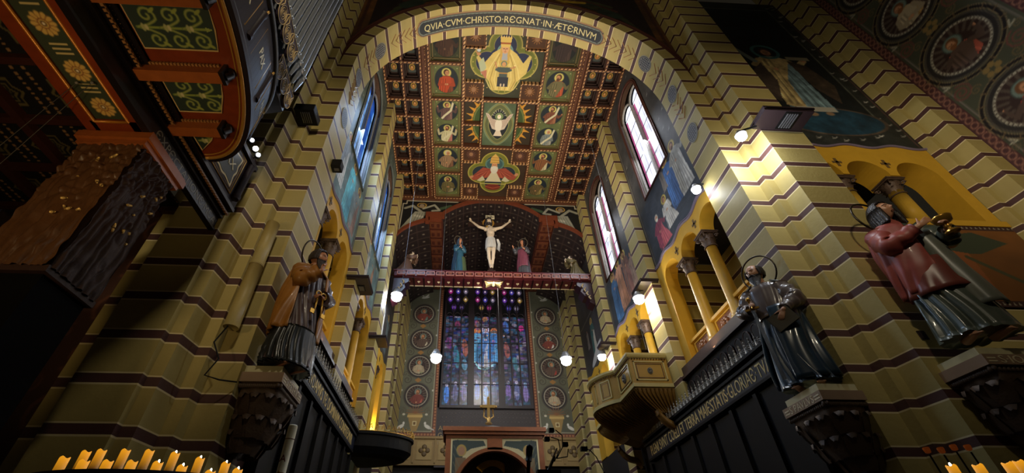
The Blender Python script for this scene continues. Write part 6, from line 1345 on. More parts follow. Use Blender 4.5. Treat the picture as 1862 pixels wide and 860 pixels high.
def box_(name, label, x0, x1, y0, y1, z0, z1, gr=True):
    t = thing(name, label, 'loudspeaker', ((x0+x1)/2, (y0+y1)/2, z0)); b = MB(); b.box(x0, x1, y0, y1, z0, z1); o = b.build('casing', BLACK, t); m = o.modifiers.new('bevel', 'BEVEL'); m.width = .012
    b = MB(); 
    for i in range(5): x = x0+(x1-x0)*(.3+.1*i); b.box(x, x+.02, y0+.08, y1-.08, z0-.015, z0)
    b.build('grille', MATS['grille_grey'], t)
box_('loudspeaker', 'black box with ribbed grille mounted on the left crossing pier', -3.98, -3.52, 5.72, 6.17, 8.7, 8.92); box_('loudspeaker', 'small black box at the inner edge of the left arch jamb', -3.36, -3.12, 7.05, 7.3, 8.35, 8.6)
LAMPM = mat('lamp_glow', (255, 255, 255), .3, emit=30, ecol=(245, 248, 255)); HOUS = mat('lamp_housing', (150, 150, 150), .4, .5)
def flood(label, loc, r, power, col, tgt=None, arm=None, group=None, name='floodlight', angle=None):
    t = thing(name, label, 'lamp', loc, group); b = MB(); c = Vector(loc)
    b.ball(loc, r, 16, 10, 0, (1, 1, .8)); b.build('bulb', LAMPM, t)
    b = MB(); b.lathe([(r*.3, r*2.0), (r*.5, r*1.9), (r*.8, r*1.3), (r*1.15, r*.75), (r*1.15, r*.6)], loc, 16); b.build('housing', HOUS, t)
    if arm: b = MB(); b.tube([tuple(c+Vector((0, 0, r*1.9))), arm], .025, 6); b.build('arm', BLACK, t)
    o = light('lamp_light', 'SPOT' if angle else 'POINT', tuple(c-Vector((0, 0, r*1.5))) if not angle else tuple(c), power, col, r*.5, tgt, angle or 100, .5)
    o.parent = t; o.location = Vector(o.location)-c; return t
flood('brightest floodlight under the slab ledge on the right crossing pier', (6.28, 5.62, 8.15), .11, 150, COOL, arm=(6.9, 5.7, 8.72)); flood('floodlight at the inner edge of the right arch jamb', (6.12, 7.46, 8.35), .11, 16, COOL, arm=(6.38, 7.45, 8.6))
flood('floodlight under the ledge of the first right choir pilaster', (6.02, 12.05, 7.85), .17, 170, (1, .93, .8), arm=(6.25, 12.05, 8.25)); flood('floodlight on the second right choir pilaster beside the balcony', (6.02, 16.7, 7.92), .16, 50, COOL, arm=(6.25, 16.6, 8.35))
flood('large floodlight hanging below the left bracket of the beam', (-3.05, 16.9, 10.85), .24, 90, COOL, arm=(-3.3, 17.3, 11.5))
for x, lb in ((-1.0, 'left'), (4.35, 'right')):
    t = flood('small pendant globe lamp hanging in front of the window panel on the %s' % lb, (x, 16.3, 7.55), .21, 70, COOL, name='pendant_lamp'); b = MB(); b.tube([(x, 16.3, 7.9), (x, 16.3, 18.1)], .008, 5); b.build('cable', mat('pale_cable', (90, 90, 90), .5), t)
# thin suspension cables in front of the window
for k, (x, y, z0_, z1_) in enumerate(((-2.3, 13.5, 7.6, 18.1), (3.05, 17.6, 7.5, 12.12), (1.75, 17.6, 7.5, 12.03), (5.3, 11.0, 5.5, 18.1))):
    b = MB(); b.tube([(x, y, z0_), (x, y, z1_)], .006, 4); tag(b.build('hanging_cable', MATS['pale_cable']), ['thin cable hanging left, in front of the roundel panel', 'thin cable hanging before the right lancets', 'thin cable hanging before the central lancets', 'thin cable hanging right, crossing the ceiling and beam'][k], 'cable')
# ---------------------------------------------------------------- arch inscription, medallions, chevrons
def acv(W, H, n, bg): return CV(W, H, n, bg)
def on_arch(s, y, r=AR-.012):
    """s = arc length from the left springing, y depth"""
    a = PI-s/AR; up = (s >= 0) & (s <= PI*AR); x = np.where(s < 0, AX-r, np.where(s > PI*AR, AX+r, AX+r*np.cos(a))); z = np.where(s < 0, AZ+s, np.where(s > PI*AR, AZ-(s-PI*AR), AZ+r*np.sin(a))); return x, y, z
sA, sB = (180-134)*PI/180*AR, (180-46.6)*PI/180*AR; W, H = sB-sA, .62; cv = CV(W, H, 60, (206, 188, 128))
cv.mask = np.ones_like(cv.mask); 
def capsule(h, c_): cv.line([(H/2, H/2), (W-H/2, H/2)], h, c_)
capsule(.6, (120, 60, 52)); capsule(.56, (180, 160, 120)); capsule(.53, (40, 40, 40)); capsule(.48, (122, 130, 124)); capsule(.40, (44, 48, 54))
for i in range(int(W/.16)): cv.ell(.3+i*.16, H/2+.19, .04, .02, (44, 48, 54)); cv.ell(.3+i*.16, H/2-.19, .04, .02, (44, 48, 54))
Xc = cv.X[:-1, :-1]; Yc_ = cv.Y[:-1, :-1]; d = np.hypot(Xc-np.clip(Xc, H/2, W-H/2), Yc_-H/2); cv.mask = d < .3
# seen from below: letters read with their feet towards the altar
banner = cv.build('inscription_band', lambda X, Y: on_arch(sA+X, 6.61+(H-Y)))
tag(banner, 'curved dark band with inscription QVIA CVM CHRISTO REGNAT on the chancel arch', 'inscription')
b = MB(); 
def afn(X, Y, d): 
    x, y, z = on_arch(np.array(sA+.33+X), 6.61+(H-.19-Y), AR-.012-d); return (float(x), float(y), float(z))
text_mb(b, 'QVIA·CVM·CHRISTO·RЄGNAT·IN·ÆTЄRNVM', .33, afn, width=W-.66, depth=.012); b.build('lettering', mat('ivory_letter', (214, 202, 150), .5), banner)
for k, (deg, nm) in enumerate(((156.2, 'upper left'), (177.3, 'middle left'), (None, 'lower left'), (23.6, 'upper right'), (1.0, 'middle right'), (None, 'lower right'))):
    s = (180-deg)*PI/180*AR if deg is not None else (-1.9 if k < 3 else PI*AR+1.9)
    cv = CV(.66, .5, 90, (140, 136, 124)); cv.ell(.33, .25, .33, .25, (150, 146, 132)); cv.ell(.33, .25, .3, .225, (60, 58, 60)); cv.ell(.33, .25, .275, .2, (150, 148, 140)); cv.ell(.33, .25, .25, .18, (44, 46, 60)); rr = random.Random(k)
    for i in range(5):
        for j in range(6): 
            x, y = .13+j*.08, .12+i*.065
            if ((x-.33)/.23)**2+((y-.25)/.16)**2 < 1: cv.line([(x-.02, y-.02), (x, y+.02), (x+.025, y-.01)], .018, (170, 168, 160))
    cv.mask = ((cv.X[:-1, :-1]-.33)/.33)**2+((cv.Y[:-1, :-1]-.25)/.25)**2 < 1
    tag(cv.build('arch_medallion', lambda X, Y: on_arch(s-.33+X, 6.7+(.5-Y))), 'oval dark medallion on the arch underside, '+nm, 'medallion')
b = MB()
for s0, s1, sg in ((sA-.1, -1.4, -1), (sB+.1, PI*AR+1.4, 1)):
    n = int(abs(s1-s0)/.22)
    for i in range(n):
        s = s0+(s1-s0)*i/n
        if any(abs(s-q) < .45 for q in ((180-156.2)*PI/180*AR, (180-177.3)*PI/180*AR, -1.9, (180-23.6)*PI/180*AR, (179)*PI/180*AR, PI*AR+1.9)): continue
        for e in (-1, 1):
            P = []
            for q in (0, .22): x, y, z = on_arch(np.array(s+sg*(.0-.26*q/.22)), 6.95+e*q, AR-.006); P.append((float(x), float(y), float(z)))
            b.tube(P, .014, 4)
ch = b.build('chevron_pattern', mat('rose_chevron', (170, 128, 88), .6), arch)
# ---------------------------------------------------------------- organ gallery on the left
RW = mat('polished_red_wood', (122, 50, 20), .35, bump=.1, bscale=10, var=.35, vscale=7); ORW = mat('orange_wood', (150, 80, 34), .4, bump=.08, var=.3, vscale=8); BW = mat('blackened_wood', (20, 12, 12), .4); PLUM = mat('plum_lacquer', (28, 16, 24), .6, spec=.3); GL = mat('gold_line', (190, 146, 72), .4, .3)
t = thing('organ_gallery', 'carved wooden organ gallery with curved balcony and painted beam on the left', 'organ gallery', (-4.3, 4, 4.94))
Y0 = -1.0
b = MB(); b.box(-5.12, -4.37, Y0, 3.76, 4.98, 5.3); b.box(-5.12, -4.94, Y0, 3.76, 4.93, 4.98); b.box(-4.5, -4.37, Y0, 3.76, 4.93, 4.98); b.box(-5.0, -4.4, 3.55, 3.76, 4.93, 4.98); bm = b.build('main_beam', RW, t)
b = MB(); 
for x in (-4.94, -4.5): b.tube([(x, Y0, 4.935), (x, 3.56, 4.935)], .02, 6)
b.tube([(-4.94, 3.56, 4.935), (-4.5, 3.56, 4.935)], .02, 6); b.build('gilt_moulding', mat('gilt_moulding', (190, 120, 40), .35, .3), bm)
W, H = .42, 4.5; cv = CV(W, H, 90, (50, 58, 38)); cv.noise(.12, 3, 2); ys = [3.36, 2.87, 2.32, 1.78, 1.24, .7, .16, -.38]
for i, y in enumerate(ys):
    yy = 3.54-y
    if yy > H: break
    for k in range(12):
        a = 2*PI*k/12; cv.ell(W/2+.085*math.cos(a), yy+.085*math.sin(a), .055, .032, (206, 164, 84), a); 
    for k in range(12): a = 2*PI*(k+.5)/12; cv.line([(W/2+.05*math.cos(a), yy+.05*math.sin(a)), (W/2+.13*math.cos(a), yy+.13*math.sin(a))], .008, (130, 84, 40))
    cv.ring(W/2, yy, .055, .01, (130, 74, 40)); cv.ell(W/2, yy, .026, .026, (120, 70, 40)); cv.ell(W/2, yy, .016, .016, (230, 216, 180))
    for k in (-1, 0, 1): 
        q = yy+.265+k*.055; cv.rect(W/2-.1, q-.011, W/2+.1, q+.011, (190, 168, 110))
cv.build('painted_board', lambda X, Y: (-4.93+X, 3.54-Y, np.full(X.shape, 4.965)), bm)
b = MB(); b.box(-4.37, -4.3, Y0, 5.66, 4.94, 5.18); b.box(-4.37, -4.27, Y0, 5.66, 4.90, 4.94); b.box(-4.37, -4.24, Y0, 5.66, 5.18, 5.23); b.box(-4.37, -4.17, Y0, 5.66, 5.26, 5.3); b.box(-4.37, -4.1, Y0, 5.66, 5.33, 5.4); fz = b.build('frieze', BW, t)
b = MB(); text_mb(b, 'ЄXPЄCTATIONЄ·MЄA', .2, lambda X, Y, d: (-4.3+d, 3.78+X, 4.98+Y), width=1.82, depth=.004); b.build('lettering', mat('grey_letter', (120, 116, 104), .5), fz)
b = MB(); 
for i in range(90): y = 5.64-i*.06; b.box(-4.19, -4.155, y-.035, y, 5.235, 5.262)
b.box(-4.165, -4.155, Y0, 5.65, 5.25, 5.268); b.build('dentil', mat('dentil_gold', (150, 104, 60), .4), fz)
# straight balustrade panel beside the pier
b = MB(); b.box(-4.3, -4.12, 4.3, 5.66, 5.4, 6.45); b.box(-4.3, -4.05, 4.3, 5.66, 6.42, 6.52); b.build('balustrade', PLUM, t)
def shield(par, f, W, H, txt):
    """dark panel with curly cream border; f(u,z,d)"""
    b = MB(); b.box(-W/2, W/2, -H/2, H/2, 0, .012, 0, f); pn = b.build('balustrade_panel', PLUM, par)
    b = MB()
    for q, r in ((0, .012), (.05, .006)): w_, h_ = W/2-q, H/2-q; b.tube([f(-w_, -h_, .015), f(w_, -h_, .015), f(w_, h_, .015), f(-w_, h_, .015)], r, 5, 0, closed=True)
    b.build('gold_line', GL, pn)
    pts = []; w_, h_ = W/2-.08, H/2-.08
    for k in range(48):
        a = 2*PI*k/48; m_ = max(abs(math.cos(a)), abs(math.sin(a))); e = 1-.10*abs(math.sin(2*a*1.0))**.5*0-.09*math.sin(4*a)**2; pts.append((w_*math.cos(a)/m_*e, h_*math.sin(a)/m_*e))
    b = MB(); b.prism(pts, .012, .02, f, 0); b.prism([(x*.88, y*.88) for x, y in pts], .02, .026, f, 1); k_ = b.build('shield', [mat('cream_border', (200, 180, 130), .5), mat('dark_green_field', (40, 46, 40), .5)], pn)
    if txt: b = MB(); text_mb(b, txt, .24, lambda X, Y, d: f(X, Y-.08, .026+d), align='C', depth=.01, width=W*.5); b.build('lettering', mat('cream_letter', (214, 204, 170), .5), k_)
shield(t, lambda u, z, d: (-4.12+d, 4.93+u, 5.93+z), .85, .86, 'PAX')
b = MB(); b.lathe([(.06, 5.5), (.075, 5.54), (.075, 5.58), (.06, 5.62), (.06, 6.3), (.075, 6.34), (.06, 6.4)], (-4.07, 5.5, 0), 14); b.build('half_column', PLUM, t)
# curved balcony
def rim(q, e=0):
    """outline of the balcony, q 0..1 from the pier side to the near side"""
    if q < .7: a = q/.7*PI/2; return (-4.08+(1.22+e)*math.sin(a)**.9, 1.9+(2.6+e)*math.cos(a)**1.1)
    return (-2.86+e, 1.9-(q-.7)/.3*2.9)
N_ = 60; R0 = [rim(i/N_) for i in range(N_+1)]; zb = 5.4
b = MB(); b.add([(x, y, zb) for x, y in R0]+[(-4.15, Y0, zb), (-4.15, 4.5, zb)], [tuple(range(N_+3))])
b.add([(x, y, zb+.12) for x, y in R0]+[(-4.15, Y0, zb+.12), (-4.15, 4.5, zb+.12)], [tuple(range(N_+3))]); b.build('balcony_soffit', RW, t)
b = MB(); b.tube([(*rim(i/N_, -.01), zb-.01) for i in range(N_+1)], .028, 8); b.tube([(*rim(i/N_, -.07), zb-.004) for i in range(N_+1)], .012, 6); b.build('gilt_rim', mat('gilt_rim', (190, 136, 60), .35, .4), t)
def wall_(e, z0, z1, nm, m):
    b = MB(); P = [rim(i/N_, e) for i in range(N_+1)]
    for p, q in zip(P[:-1], P[1:]): b.quad((*p, z0), (*q, z0), (*q, z1), (*p, z1))
    o = b.build(nm, m, t); s = o.modifiers.new('t', 'SOLIDIFY'); s.thickness = .06; s.offset = -1; return o
wall_(.02, zb, 6.45, 'balcony_balustrade', PLUM)
b = MB(); b.tube([(*rim(i/N_, .08), 6.5) for i in range(N_+1)], .06, 8); b.tube([(*rim(i/N_, .05), zb+.1) for i in range(N_+1)], .035, 8); b.build('handrail', BW, t)
for q, tx in ((.12, None), (.30, 'PAX'), (.47, 'PAX'), (.63, 'PAX'), (.79, 'PAX')):
    p, p2 = Vector((*rim(q, .05), 0)), Vector((*rim(q+.01, .05), 0)); u = (p2-p).normalized(); n_ = Vector((-u.y, u.x, 0)); n_ = n_ if n_.x > 0 else -n_; u = Vector((-n_.y, n_.x, 0))
    shield(t, lambda a, z, d, p=p, u=u, n_=n_: tuple(p+u*a+n_*d+Vector((0, 0, 5.95+z))), .52 if q > .2 else .4, .72, tx)
    b = MB(); c_ = rim(q+.085, .07); b.lathe([(.05, 5.6), (.06, 5.66), (.045, 5.7), (.045, 6.2), (.06, 6.25), (.05, 6.3)], (*c_, 0), 10); b.tube([(c_[0]+.03, c_[1], 6.3), (c_[0]+.05, c_[1], 6.36)], .02, 5, 1); b.build('half_column', [PLUM, GL], t)
# painted scroll panels in the soffit
def scroll(pts, nm, seed, rows_):
    xs_ = [p[0] for p in pts]; ys_ = [p[1] for p in pts]; x0, x1, y0, y1 = min(xs_), max(xs_), min(ys_), max(ys_); W, H = x1-x0, y1-y0
    cv = CV(W, H, 110, (38, 52, 42)); g = (150, 158, 70); g2 = (104, 122, 56); ym = H/2
    cv.line([(.05, ym), (W-.12, ym)], .035, g2); cv.line([(.05, ym), (W-.12, ym)], .014, g)
    n = max(1, int(W/.29)); r = H*.2
    for i in range(n):
        x = .16+i*(W-.2)/n
        for s_ in (-1, 1):
            cxx = x+.06; cyy = ym+s_*H*.27
            P = [(x-.1, ym), (x+.03, ym+s_*.03), (x+.12, ym+s_*H*.14)]+[(cxx+r*(1-.8*k/16)*math.cos(-s_*.4+s_*2*PI*1.15*k/16), cyy+r*(1-.8*k/16)*math.sin(-s_*.4+s_*2*PI*1.15*k/16)) for k in range(17)]
            cv.line(P, .035, g2); cv.line(P, .015, (150, 152, 84)); cv.ell(x+.15, cyy+s_*.06, .05, .02, g, s_*.6)
        cv.ell(x-.04, ym, .022, .05, (170, 168, 110)); cv.ell(x+.0, ym, .02, .035, (200, 190, 140))
    cv.poly([(W-.14, ym-.03), (W-.05, ym), (W-.14, ym+.03)], (150, 160, 80))
    # pts are (x, y) world corners; mask outside the polygon
    ins = np.zeros(cv.X[:-1, :-1].shape, bool); XX = x0+cv.X[:-1, :-1]+cv.px/2; YY = y1-cv.Y[:-1, :-1]-cv.px/2; n = len(pts)
    for i in range(n):
        (xa, ya), (xb, yb) = pts[i], pts[(i+1) % n]
        if ya != yb: ins ^= ((YY >= min(ya, yb)) & (YY < max(ya, yb))) & (XX < (xb-xa)*(YY-ya)/(yb-ya)+xa)
    cv.mask = ins; pn = cv.build('scroll_panel', lambda X, Y: (x0+X, y1-Y, np.full(X.shape, zb-.012)), t)
    b = MB(); b.tube([(x, y, zb-.012) for x, y in pts], .011, 6, 0, closed=True); b.build('panel_edge', mat('buff_line', (206, 170, 110), .5), pn)
c3 = lambda y: -4.08+1.22*max(0, 1-((y-1.9)/2.6)**2)**.5-.12 if y > 1.9 else -2.98
scroll([(-4.07, .95), (-3.08, .95), (-3.08, 1.7), (-4.07, 1.7)], 'a', 1, 2); scroll([(-4.07, 2.24), (-3.07, 2.24), (-3.1, 2.5), (-3.17, 2.76), (-4.07, 2.76)], 'b', 1, 2); scroll([(-4.08, 3.14), (-3.3, 3.14), (-3.38, 3.4), (-3.5, 3.66), (-4.08, 3.66)], 'c', 1, 2); scroll([(-4.09, 3.98), (-3.74, 3.98), (-3.85, 4.15), (-4.07, 4.34)], 'd', 1, 1)
for ya, xe in ((2.95, -3.18), (3.80, -3.55), (2.02, -3.02), (.7, -3.0)):
    b = MB(); b.box(-4.28, xe, ya, ya+.15, 5.2, 5.4); bk = b.build('bracket_beam', ORW, t); b = MB(); b.rings([[(xe+q, ya+y_, z_) for y_, z_ in ((-.015, 5.19), (.165, 5.19), (.165, 5.4), (-.015, 5.4))] for q in (0, .05)], smooth=False); b.tube([(xe+.05, ya+.075, 5.24), (xe+.1, ya+.075, 5.28), (xe+.06, ya+.075, 5.37)], .05, 8); b.build('beam_end', BW, bk)
    b = MB(); 
    for i in range(int((xe+4.15)/.045)): b.box(-4.15+i*.045, -4.15+i*.045+.03, ya-.03, ya, 5.34, 5.37)
    b.build('dentil', MATS['dentil_gold'], bk)
b = MB(); b.box(-4.16, -4.10, Y0, 4.4, 5.36, 5.4); 
for i in range(110): y = 4.35-i*.05; b.ball((-4.16, y, 5.34), .012, 5, 4)
b.build('bead_row', MATS['dentil_gold'], t)
# organ case above: dark underside, gilded valance, pipes
b = MB(); b.add([(x, y, z) for z in (7.0, 7.1) for x, y in ((-4.9, 4.95), (-3.42, 4.68), (-3.38, 3.9), (-3.1, 3.3), (-3.0, 1.5), (-3.0, Y0), (-4.9, Y0))], [tuple(range(7)), tuple(range(13, 6, -1))]+[(i, (i+1) % 7, 7+(i+1) % 7, 7+i) for i in range(7)])
b.box(-4.9, -3.55, Y0, 4.6, 7.1, 13); b.build('case_body', BW, t)
VP_ = mat('valance_purple', (40, 26, 46), .5)
def valance(p0, p1, n, z0, h):
    p0, p1 = Vector(p0), Vector(p1); u = (p1-p0).normalized(); nn = Vector((u.y, -u.x, 0)); nn = nn if nn.x > 0 else -nn; L = (p1-p0).length/n
    for i in range(n):
        c_ = p0+u*(L*(i+.5)); f = lambda a, z, d: tuple(c_+u*a+nn*d+Vector((0, 0, z0+z))); b = MB()
        pts = [(-L*.48, h)]+[(-L*.48*math.cos(PI*k/12)*(1-.15*math.sin(PI*k/12)), h*.35-h*.35*math.sin(PI*k/12)) for k in range(13)]+[(L*.48, h)]
        b.prism(pts, 0, .04, f); o = b.build('valance_leaf', VP_, t); b = MB(); b.tube([f(x, z, .045) for x, z in pts], .007, 5, 0, closed=True)
        for k, r in enumerate((.34, .22, .1)): b.tube([f(L*r*.8*math.cos(a), h*.48+h*r*.9*math.sin(a), .045) for a in np.linspace(0, 2*PI, 18)], .006, 5, 0, closed=True)
        for s_ in (-1, 1): b.tube([f(s_*L*.46, h*.95, .045), f(s_*L*.28, h*.72, .05), f(s_*L*.4, h*.4, .045)], .009, 5)
        b.build('gilt_carving', mat('gilt_carving', (176, 150, 104), .5, 0), o)
valance((-3.42, 4.72, 0), (-3.36, 3.86, 0), 3, 7.05, .5); valance((-3.12, 3.85, 0), (-3.02, 2.6, 0), 4, 7.1, .55); valance((-3.02, 2.6, 0), (-3.0, 1.1, 0), 4, 7.15, .55)
PIPE = mat('organ_pipe', (128, 132, 138), .38, .55)
for i in range(22):
    y = 4.62-i*.165; x = -3.36+.012*i; b = MB(); b.lathe([(.02, 7.6), (.07, 7.95), (.078, 8.0), (.078, 14.0)], (x, y, 0), 14); o = b.build('organ_pipe', PIPE, t)
    if i < 14: b = MB(); b.box(x+.04, x+.085, y-.03, y+.03, 8.0, 8.1); b.ball((x+.08, y, 8.12), .035, 8, 6); b.build('pipe_mouth', mat('pipe_mouth', (170, 176, 186), .3, .6), o)
# coffered underside behind the beam with star ornaments
cv = CV(3.4, 6.8, 46, (16, 12, 12)); W, H = cv.W, cv.H; dsh = (150, 110, 70)
for i in range(4):
    x = .62+i*.95-.2
    for j in range(8):
        y = .1+j*.92; cx_, cy_ = 3.4-x, y+.42
        for r, c_ in ((.3, (96, 84, 48)), (.255, (16, 12, 12)), (.2, (90, 80, 46)), (.165, (16, 12, 12)), (.13, (80, 70, 40))):
            for q in (0, PI/4): cv.poly([(cx_+r*math.cos(q+k*PI/2), cy_+r*math.sin(q+k*PI/2)) for k in range(4)], c_)
        cv.ell(cx_, cy_, .1, .1, (30, 22, 18)); cv.ell(cx_, cy_, .03, .03, (140, 124, 80))
        for k in range(11): cv.rect(cx_-.42, cy_-.4+k*.075, cx_-.38, cy_-.36+k*.075, dsh); cv.rect(cx_+.38, cy_-.4+k*.075, cx_+.42, cy_-.36+k*.075, dsh)
        for k in range(11): cv.rect(cx_-.4+k*.075, cy_-.44, cx_-.36+k*.075, cy_-.41, (110, 70, 44))
cv.build('painted_coffers', lambda X, Y: (-8.5+X, 5.9-Y, np.full(X.shape, 5.5)), t)
b = MB()
for i in range(4): x = -5.52-i*.95; b.box(x-.07, x+.07, Y0, 5.9, 5.38, 5.5)
for j in range(8): y = 5.9-.1-j*.92; b.box(-8.5, -5.12, y-.07, y+.03, 5.40, 5.5)
b.build('coffer_rib', mat('dark_red_rib', (64, 30, 20), .45), t)
# carved post carrying the beam
t = thing('carved_post', 'square wooden post carved in high relief with figures, under the painted beam', 'post', (-4.7, 4.13, -1.6)); CW = mat('carved_walnut', (84, 54, 30), .4, bump=.2, bscale=30, var=.3, vscale=6)
_rg = [np.random.RandomState(40+k).rand(200, 120) for k in range(4)]
def vn(g, x, y):
    i, j = int(x) % 118, int(y) % 198; fx, fy = x-int(x), y-int(y); fx, fy = fx*fx*(3-2*fx), fy*fy*(3-2*fy)
    return (g[j, i]*(1-fx)+g[j, i+1]*fx)*(1-fy)+(g[j+1, i]*(1-fx)+g[j+1, i+1]*fx)*fy
FIGS = [(.2, .72, .13), (.5, .8, .14), (.8, .7, .13), (.35, .56, .11), (.68, .5, .11)]
def relief(u, v, sd):
    """height of the carving; u 0..1 across, v 0..1 up: draped figures below, leaves above"""
    w_ = vn(_rg[0], u*5+sd*9, v*3)*1.6; fold = abs(math.sin((u*7+w_)*PI))**.6*.045
    leaf = (abs(math.sin(u*26+3*vn(_rg[1], u*8, v*14+sd*5)))*abs(math.sin(v*44+4*vn(_rg[2], u*9, v*10))))*.04+vn(_rg[3], u*18, v*30)*.03
    t = min(1, max(0, (v-.42)/.3)); h = fold*(1-t)+leaf*t+vn(_rg[2], u*12, v*16+sd*7)*.035
    for x, y, r in FIGS:
        d = ((u-x)/(r*.55))**2+((v-y)/(r*.38))**2; h = max(h, .09*math.sqrt(max(0, 1-d)))
        d = ((u-x)/r)**2+((v-y+r*.9)/(r*.9))**2; h = max(h, (.06+.5*fold)*math.sqrt(max(0, 1-d)))
    return h
for sd, fn in ((0, lambda u, v, h: (-5.08+.78*u, 3.79-h, 2.7+2.0*v)), (1, lambda u, v, h: (-4.33+h, 3.78+.70*u, 2.7+2.0*v))):
    b = MB(); nu, nv = 70, 150; b.add([fn(i/nu, j/nv, relief(i/nu, j/nv, sd)) for j in range(nv+1) for i in range(nu+1)], [(j*(nu+1)+i, j*(nu+1)+i+1, (j+1)*(nu+1)+i+1, (j+1)*(nu+1)+i) for j in range(nv) for i in range(nu)], 0, True); rl = b.build('relief_carving', CW if sd == 0 else mat('carved_walnut_shaded', (50, 32, 26), .6, bump=.2, bscale=30, var=.3, spec=.25), t)  # side face uses a darker walnut copy, its shade put into the colour
    b = MB(); rd = random.Random(sd+3)
    for k in range(11):
        u, v = rd.uniform(.3, .9), rd.uniform(.35, .92); p = Vector(fn(u, v, relief(u, v, sd)+.012)); q = Vector(fn(u+rd.uniform(-.05, .08), v+rd.uniform(-.03, .03), relief(u, v, sd)+.02)); b.tube([p, q], [.02, .012], 5)
    b.build('gilt_touch', mat('gilt_touch', (214, 176, 104), .35, .3), rl)
b = MB(); b.box(-5.08, -4.32, 3.8, 4.48, 2.7, 4.7); b.box(-5.1, -4.3, 3.76, 4.5, 2.64, 2.72); b.build('core', MATS['carved_walnut_shaded'], t)
b = MB(); b.box(-5.16, -4.27, 3.72, 4.56, 4.7, 4.78); b.box(-5.2, -4.23, 3.68, 4.6, 4.78, 4.9); b.box(-5.18, -4.25, 3.7, 4.58, 4.9, 4.94); b.build('cornice', ORW, t)
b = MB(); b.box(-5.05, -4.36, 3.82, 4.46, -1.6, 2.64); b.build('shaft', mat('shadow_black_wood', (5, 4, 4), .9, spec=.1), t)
# small spotlights under the organ case
for k, p in enumerate(((-4.40, 5.36, 7.34), (-4.22, 5.36, 7.0), (-4.07, 5.36, 6.74), (-3.96, 5.36, 6.56))):
    t2 = thing('spotlight', ['topmost', 'second', 'third', 'lowest'][k]+' of the four small spotlights beside the PAX panel', 'lamp', p, 'small spotlights beside the organ gallery'); b = MB(); v = Vector(p); d = Vector((.5, -.6, -.4)).normalized()
    b.tube([tuple(v-d*.1), tuple(v+d*.04)], .05, 12); b.build('housing', BLACK, t2); b = MB(); b.ball(tuple(v+d*.045), .034 if k != 2 else .05, 10, 6); b.build('bulb', LAMPM, t2)
light('organ_light', 'SPOT', (-2.6, 2.2, 2.2), 60, WARM, .3, (-4.4, 3.0, 5.4), 95, .8)
# left background wall behind the post
cv = CV(4.2, 7, 34, (64, 36, 24)); cv.noise(.3, 2, 2); rnd = random.Random(2)
for i in range(5):
    for j in range(8): cv.spiral(.4+i*.85, .5+j*.86, .3, (96, 56, 36), .06, 1.8, (-1)**(i+j), i); cv.spiral(.75+i*.85, .9+j*.86, .15, (84, 50, 34), .04, 1.5, (-1)**j, 1)
struct(cv.build('wall_transept_left', lambda X, Y: (-9.6+X, np.full(X.shape, 6.4), -1.0+Y)))
# ---------------------------------------------------------------- pipe on the left pier, cable
for k, (p, q) in enumerate((((-4.79, 3.0, 4.92), (-7.4, 4.55, 4.55)), ((-4.6, 2.99, 4.92), (-7.4, 4.75, 4.28)))):
    b = MB(); b.tube([p, q], .004, 4); b.ball(p, .02, 8, 6); tag(b.build('stay_wire', mat('wire_grey', (110, 104, 96), .5)), 'thin wire hooked to the painted flower beam, '+('upper', 'lower')[k]+' of two', 'wire')
b = MB(); b.box(7.3, 7.42, 5.765, 5.785, 3.15, 3.3); b.box(7.32, 7.40, 5.76, 5.77, 3.17, 3.28); tag(b.build('wall_plaque', mat('dark_plaque', (40, 28, 24), .5)), 'small dark square plaque on the right crossing pier', 'plaque')
b = MB(); b.tube([(-3.6, 6.12, 3.3), (-3.6, 6.12, 4.5)], .115, 18); b.tube([(-3.6, 6.12, 4.5), (-3.6, 6.12, 4.52)], .122, 18); b.tube([(-3.6, 6.12, 4.52), (-3.6, 6.12, 5.5)], .115, 18); tag(b.build('wall_pipe', mat('painted_pipe', (172, 152, 92), .5)), 'olive painted round pipe running up the left crossing pier', 'pipe')
b = MB(); b.tube([(-3.62, 6.06, 3.3), (-3.7, 6.02, 3.0), (-3.55, 6.05, 2.75), (-3.66, 6.06, 2.5), (-3.45, 6.1, 2.45), (-3.3, 6.3, 2.5)], .012, 6); tag(b.build('loose_cable', BLACK), 'thin black cable dangling under the pipe on the left pier', 'cable')
# ---------------------------------------------------------------- candles
def candle_mat():
    m = bpy.data.materials.new('glowing_wax'); m.use_nodes = True; nt = m.node_tree; b = nt.nodes['Principled BSDF']; g = nt.nodes.new('ShaderNodeTexCoord'); sp = nt.nodes.new('ShaderNodeSeparateXYZ'); nt.links.new(g.outputs['Object'], sp.inputs[0])
    r = nt.nodes.new('ShaderNodeMapRange'); nt.links.new(sp.outputs['Z'], r.inputs['Value']); r.inputs['From Min'].default_value = -.11; r.inputs['From Max'].default_value = 0; r.inputs['To Min'].default_value = .03; r.inputs['To Max'].default_value = .75
    b.inputs['Base Color'].default_value = lin((206, 160, 80)); b.inputs['Emission Color'].default_value = lin((255, 168, 30)); nt.links.new(r.outputs['Result'], b.inputs['Emission Strength']); b.inputs['Roughness'].default_value = .5; return m
WAX = candle_mat(); FLM = mat('flame', (255, 255, 230), .3, emit=8, ecol=(255, 250, 220))
tall = [(-2.41, 3.1, .749), (-2.317, 3.1, .758), (-2.167, 3.1, .760), (-2.015, 3.1, .758), (-1.846, 3.1, .744), (-1.676, 3.1, .714), (-1.502, 3.1, .686)]
short = [(-2.16, 2.8, .626), (-2.027, 2.8, .626), (-1.889, 2.8, .625), (-1.743, 2.8, .620), (-1.597, 2.8, .602), (-1.429, 2.8, .575), (-1.30, 2.85, .596), (-2.32, 2.85, .655), (-2.40, 2.95, .64)]
oT = ['first', 'second', 'third', 'fourth', 'fifth', 'sixth', 'seventh', 'eighth', 'ninth']
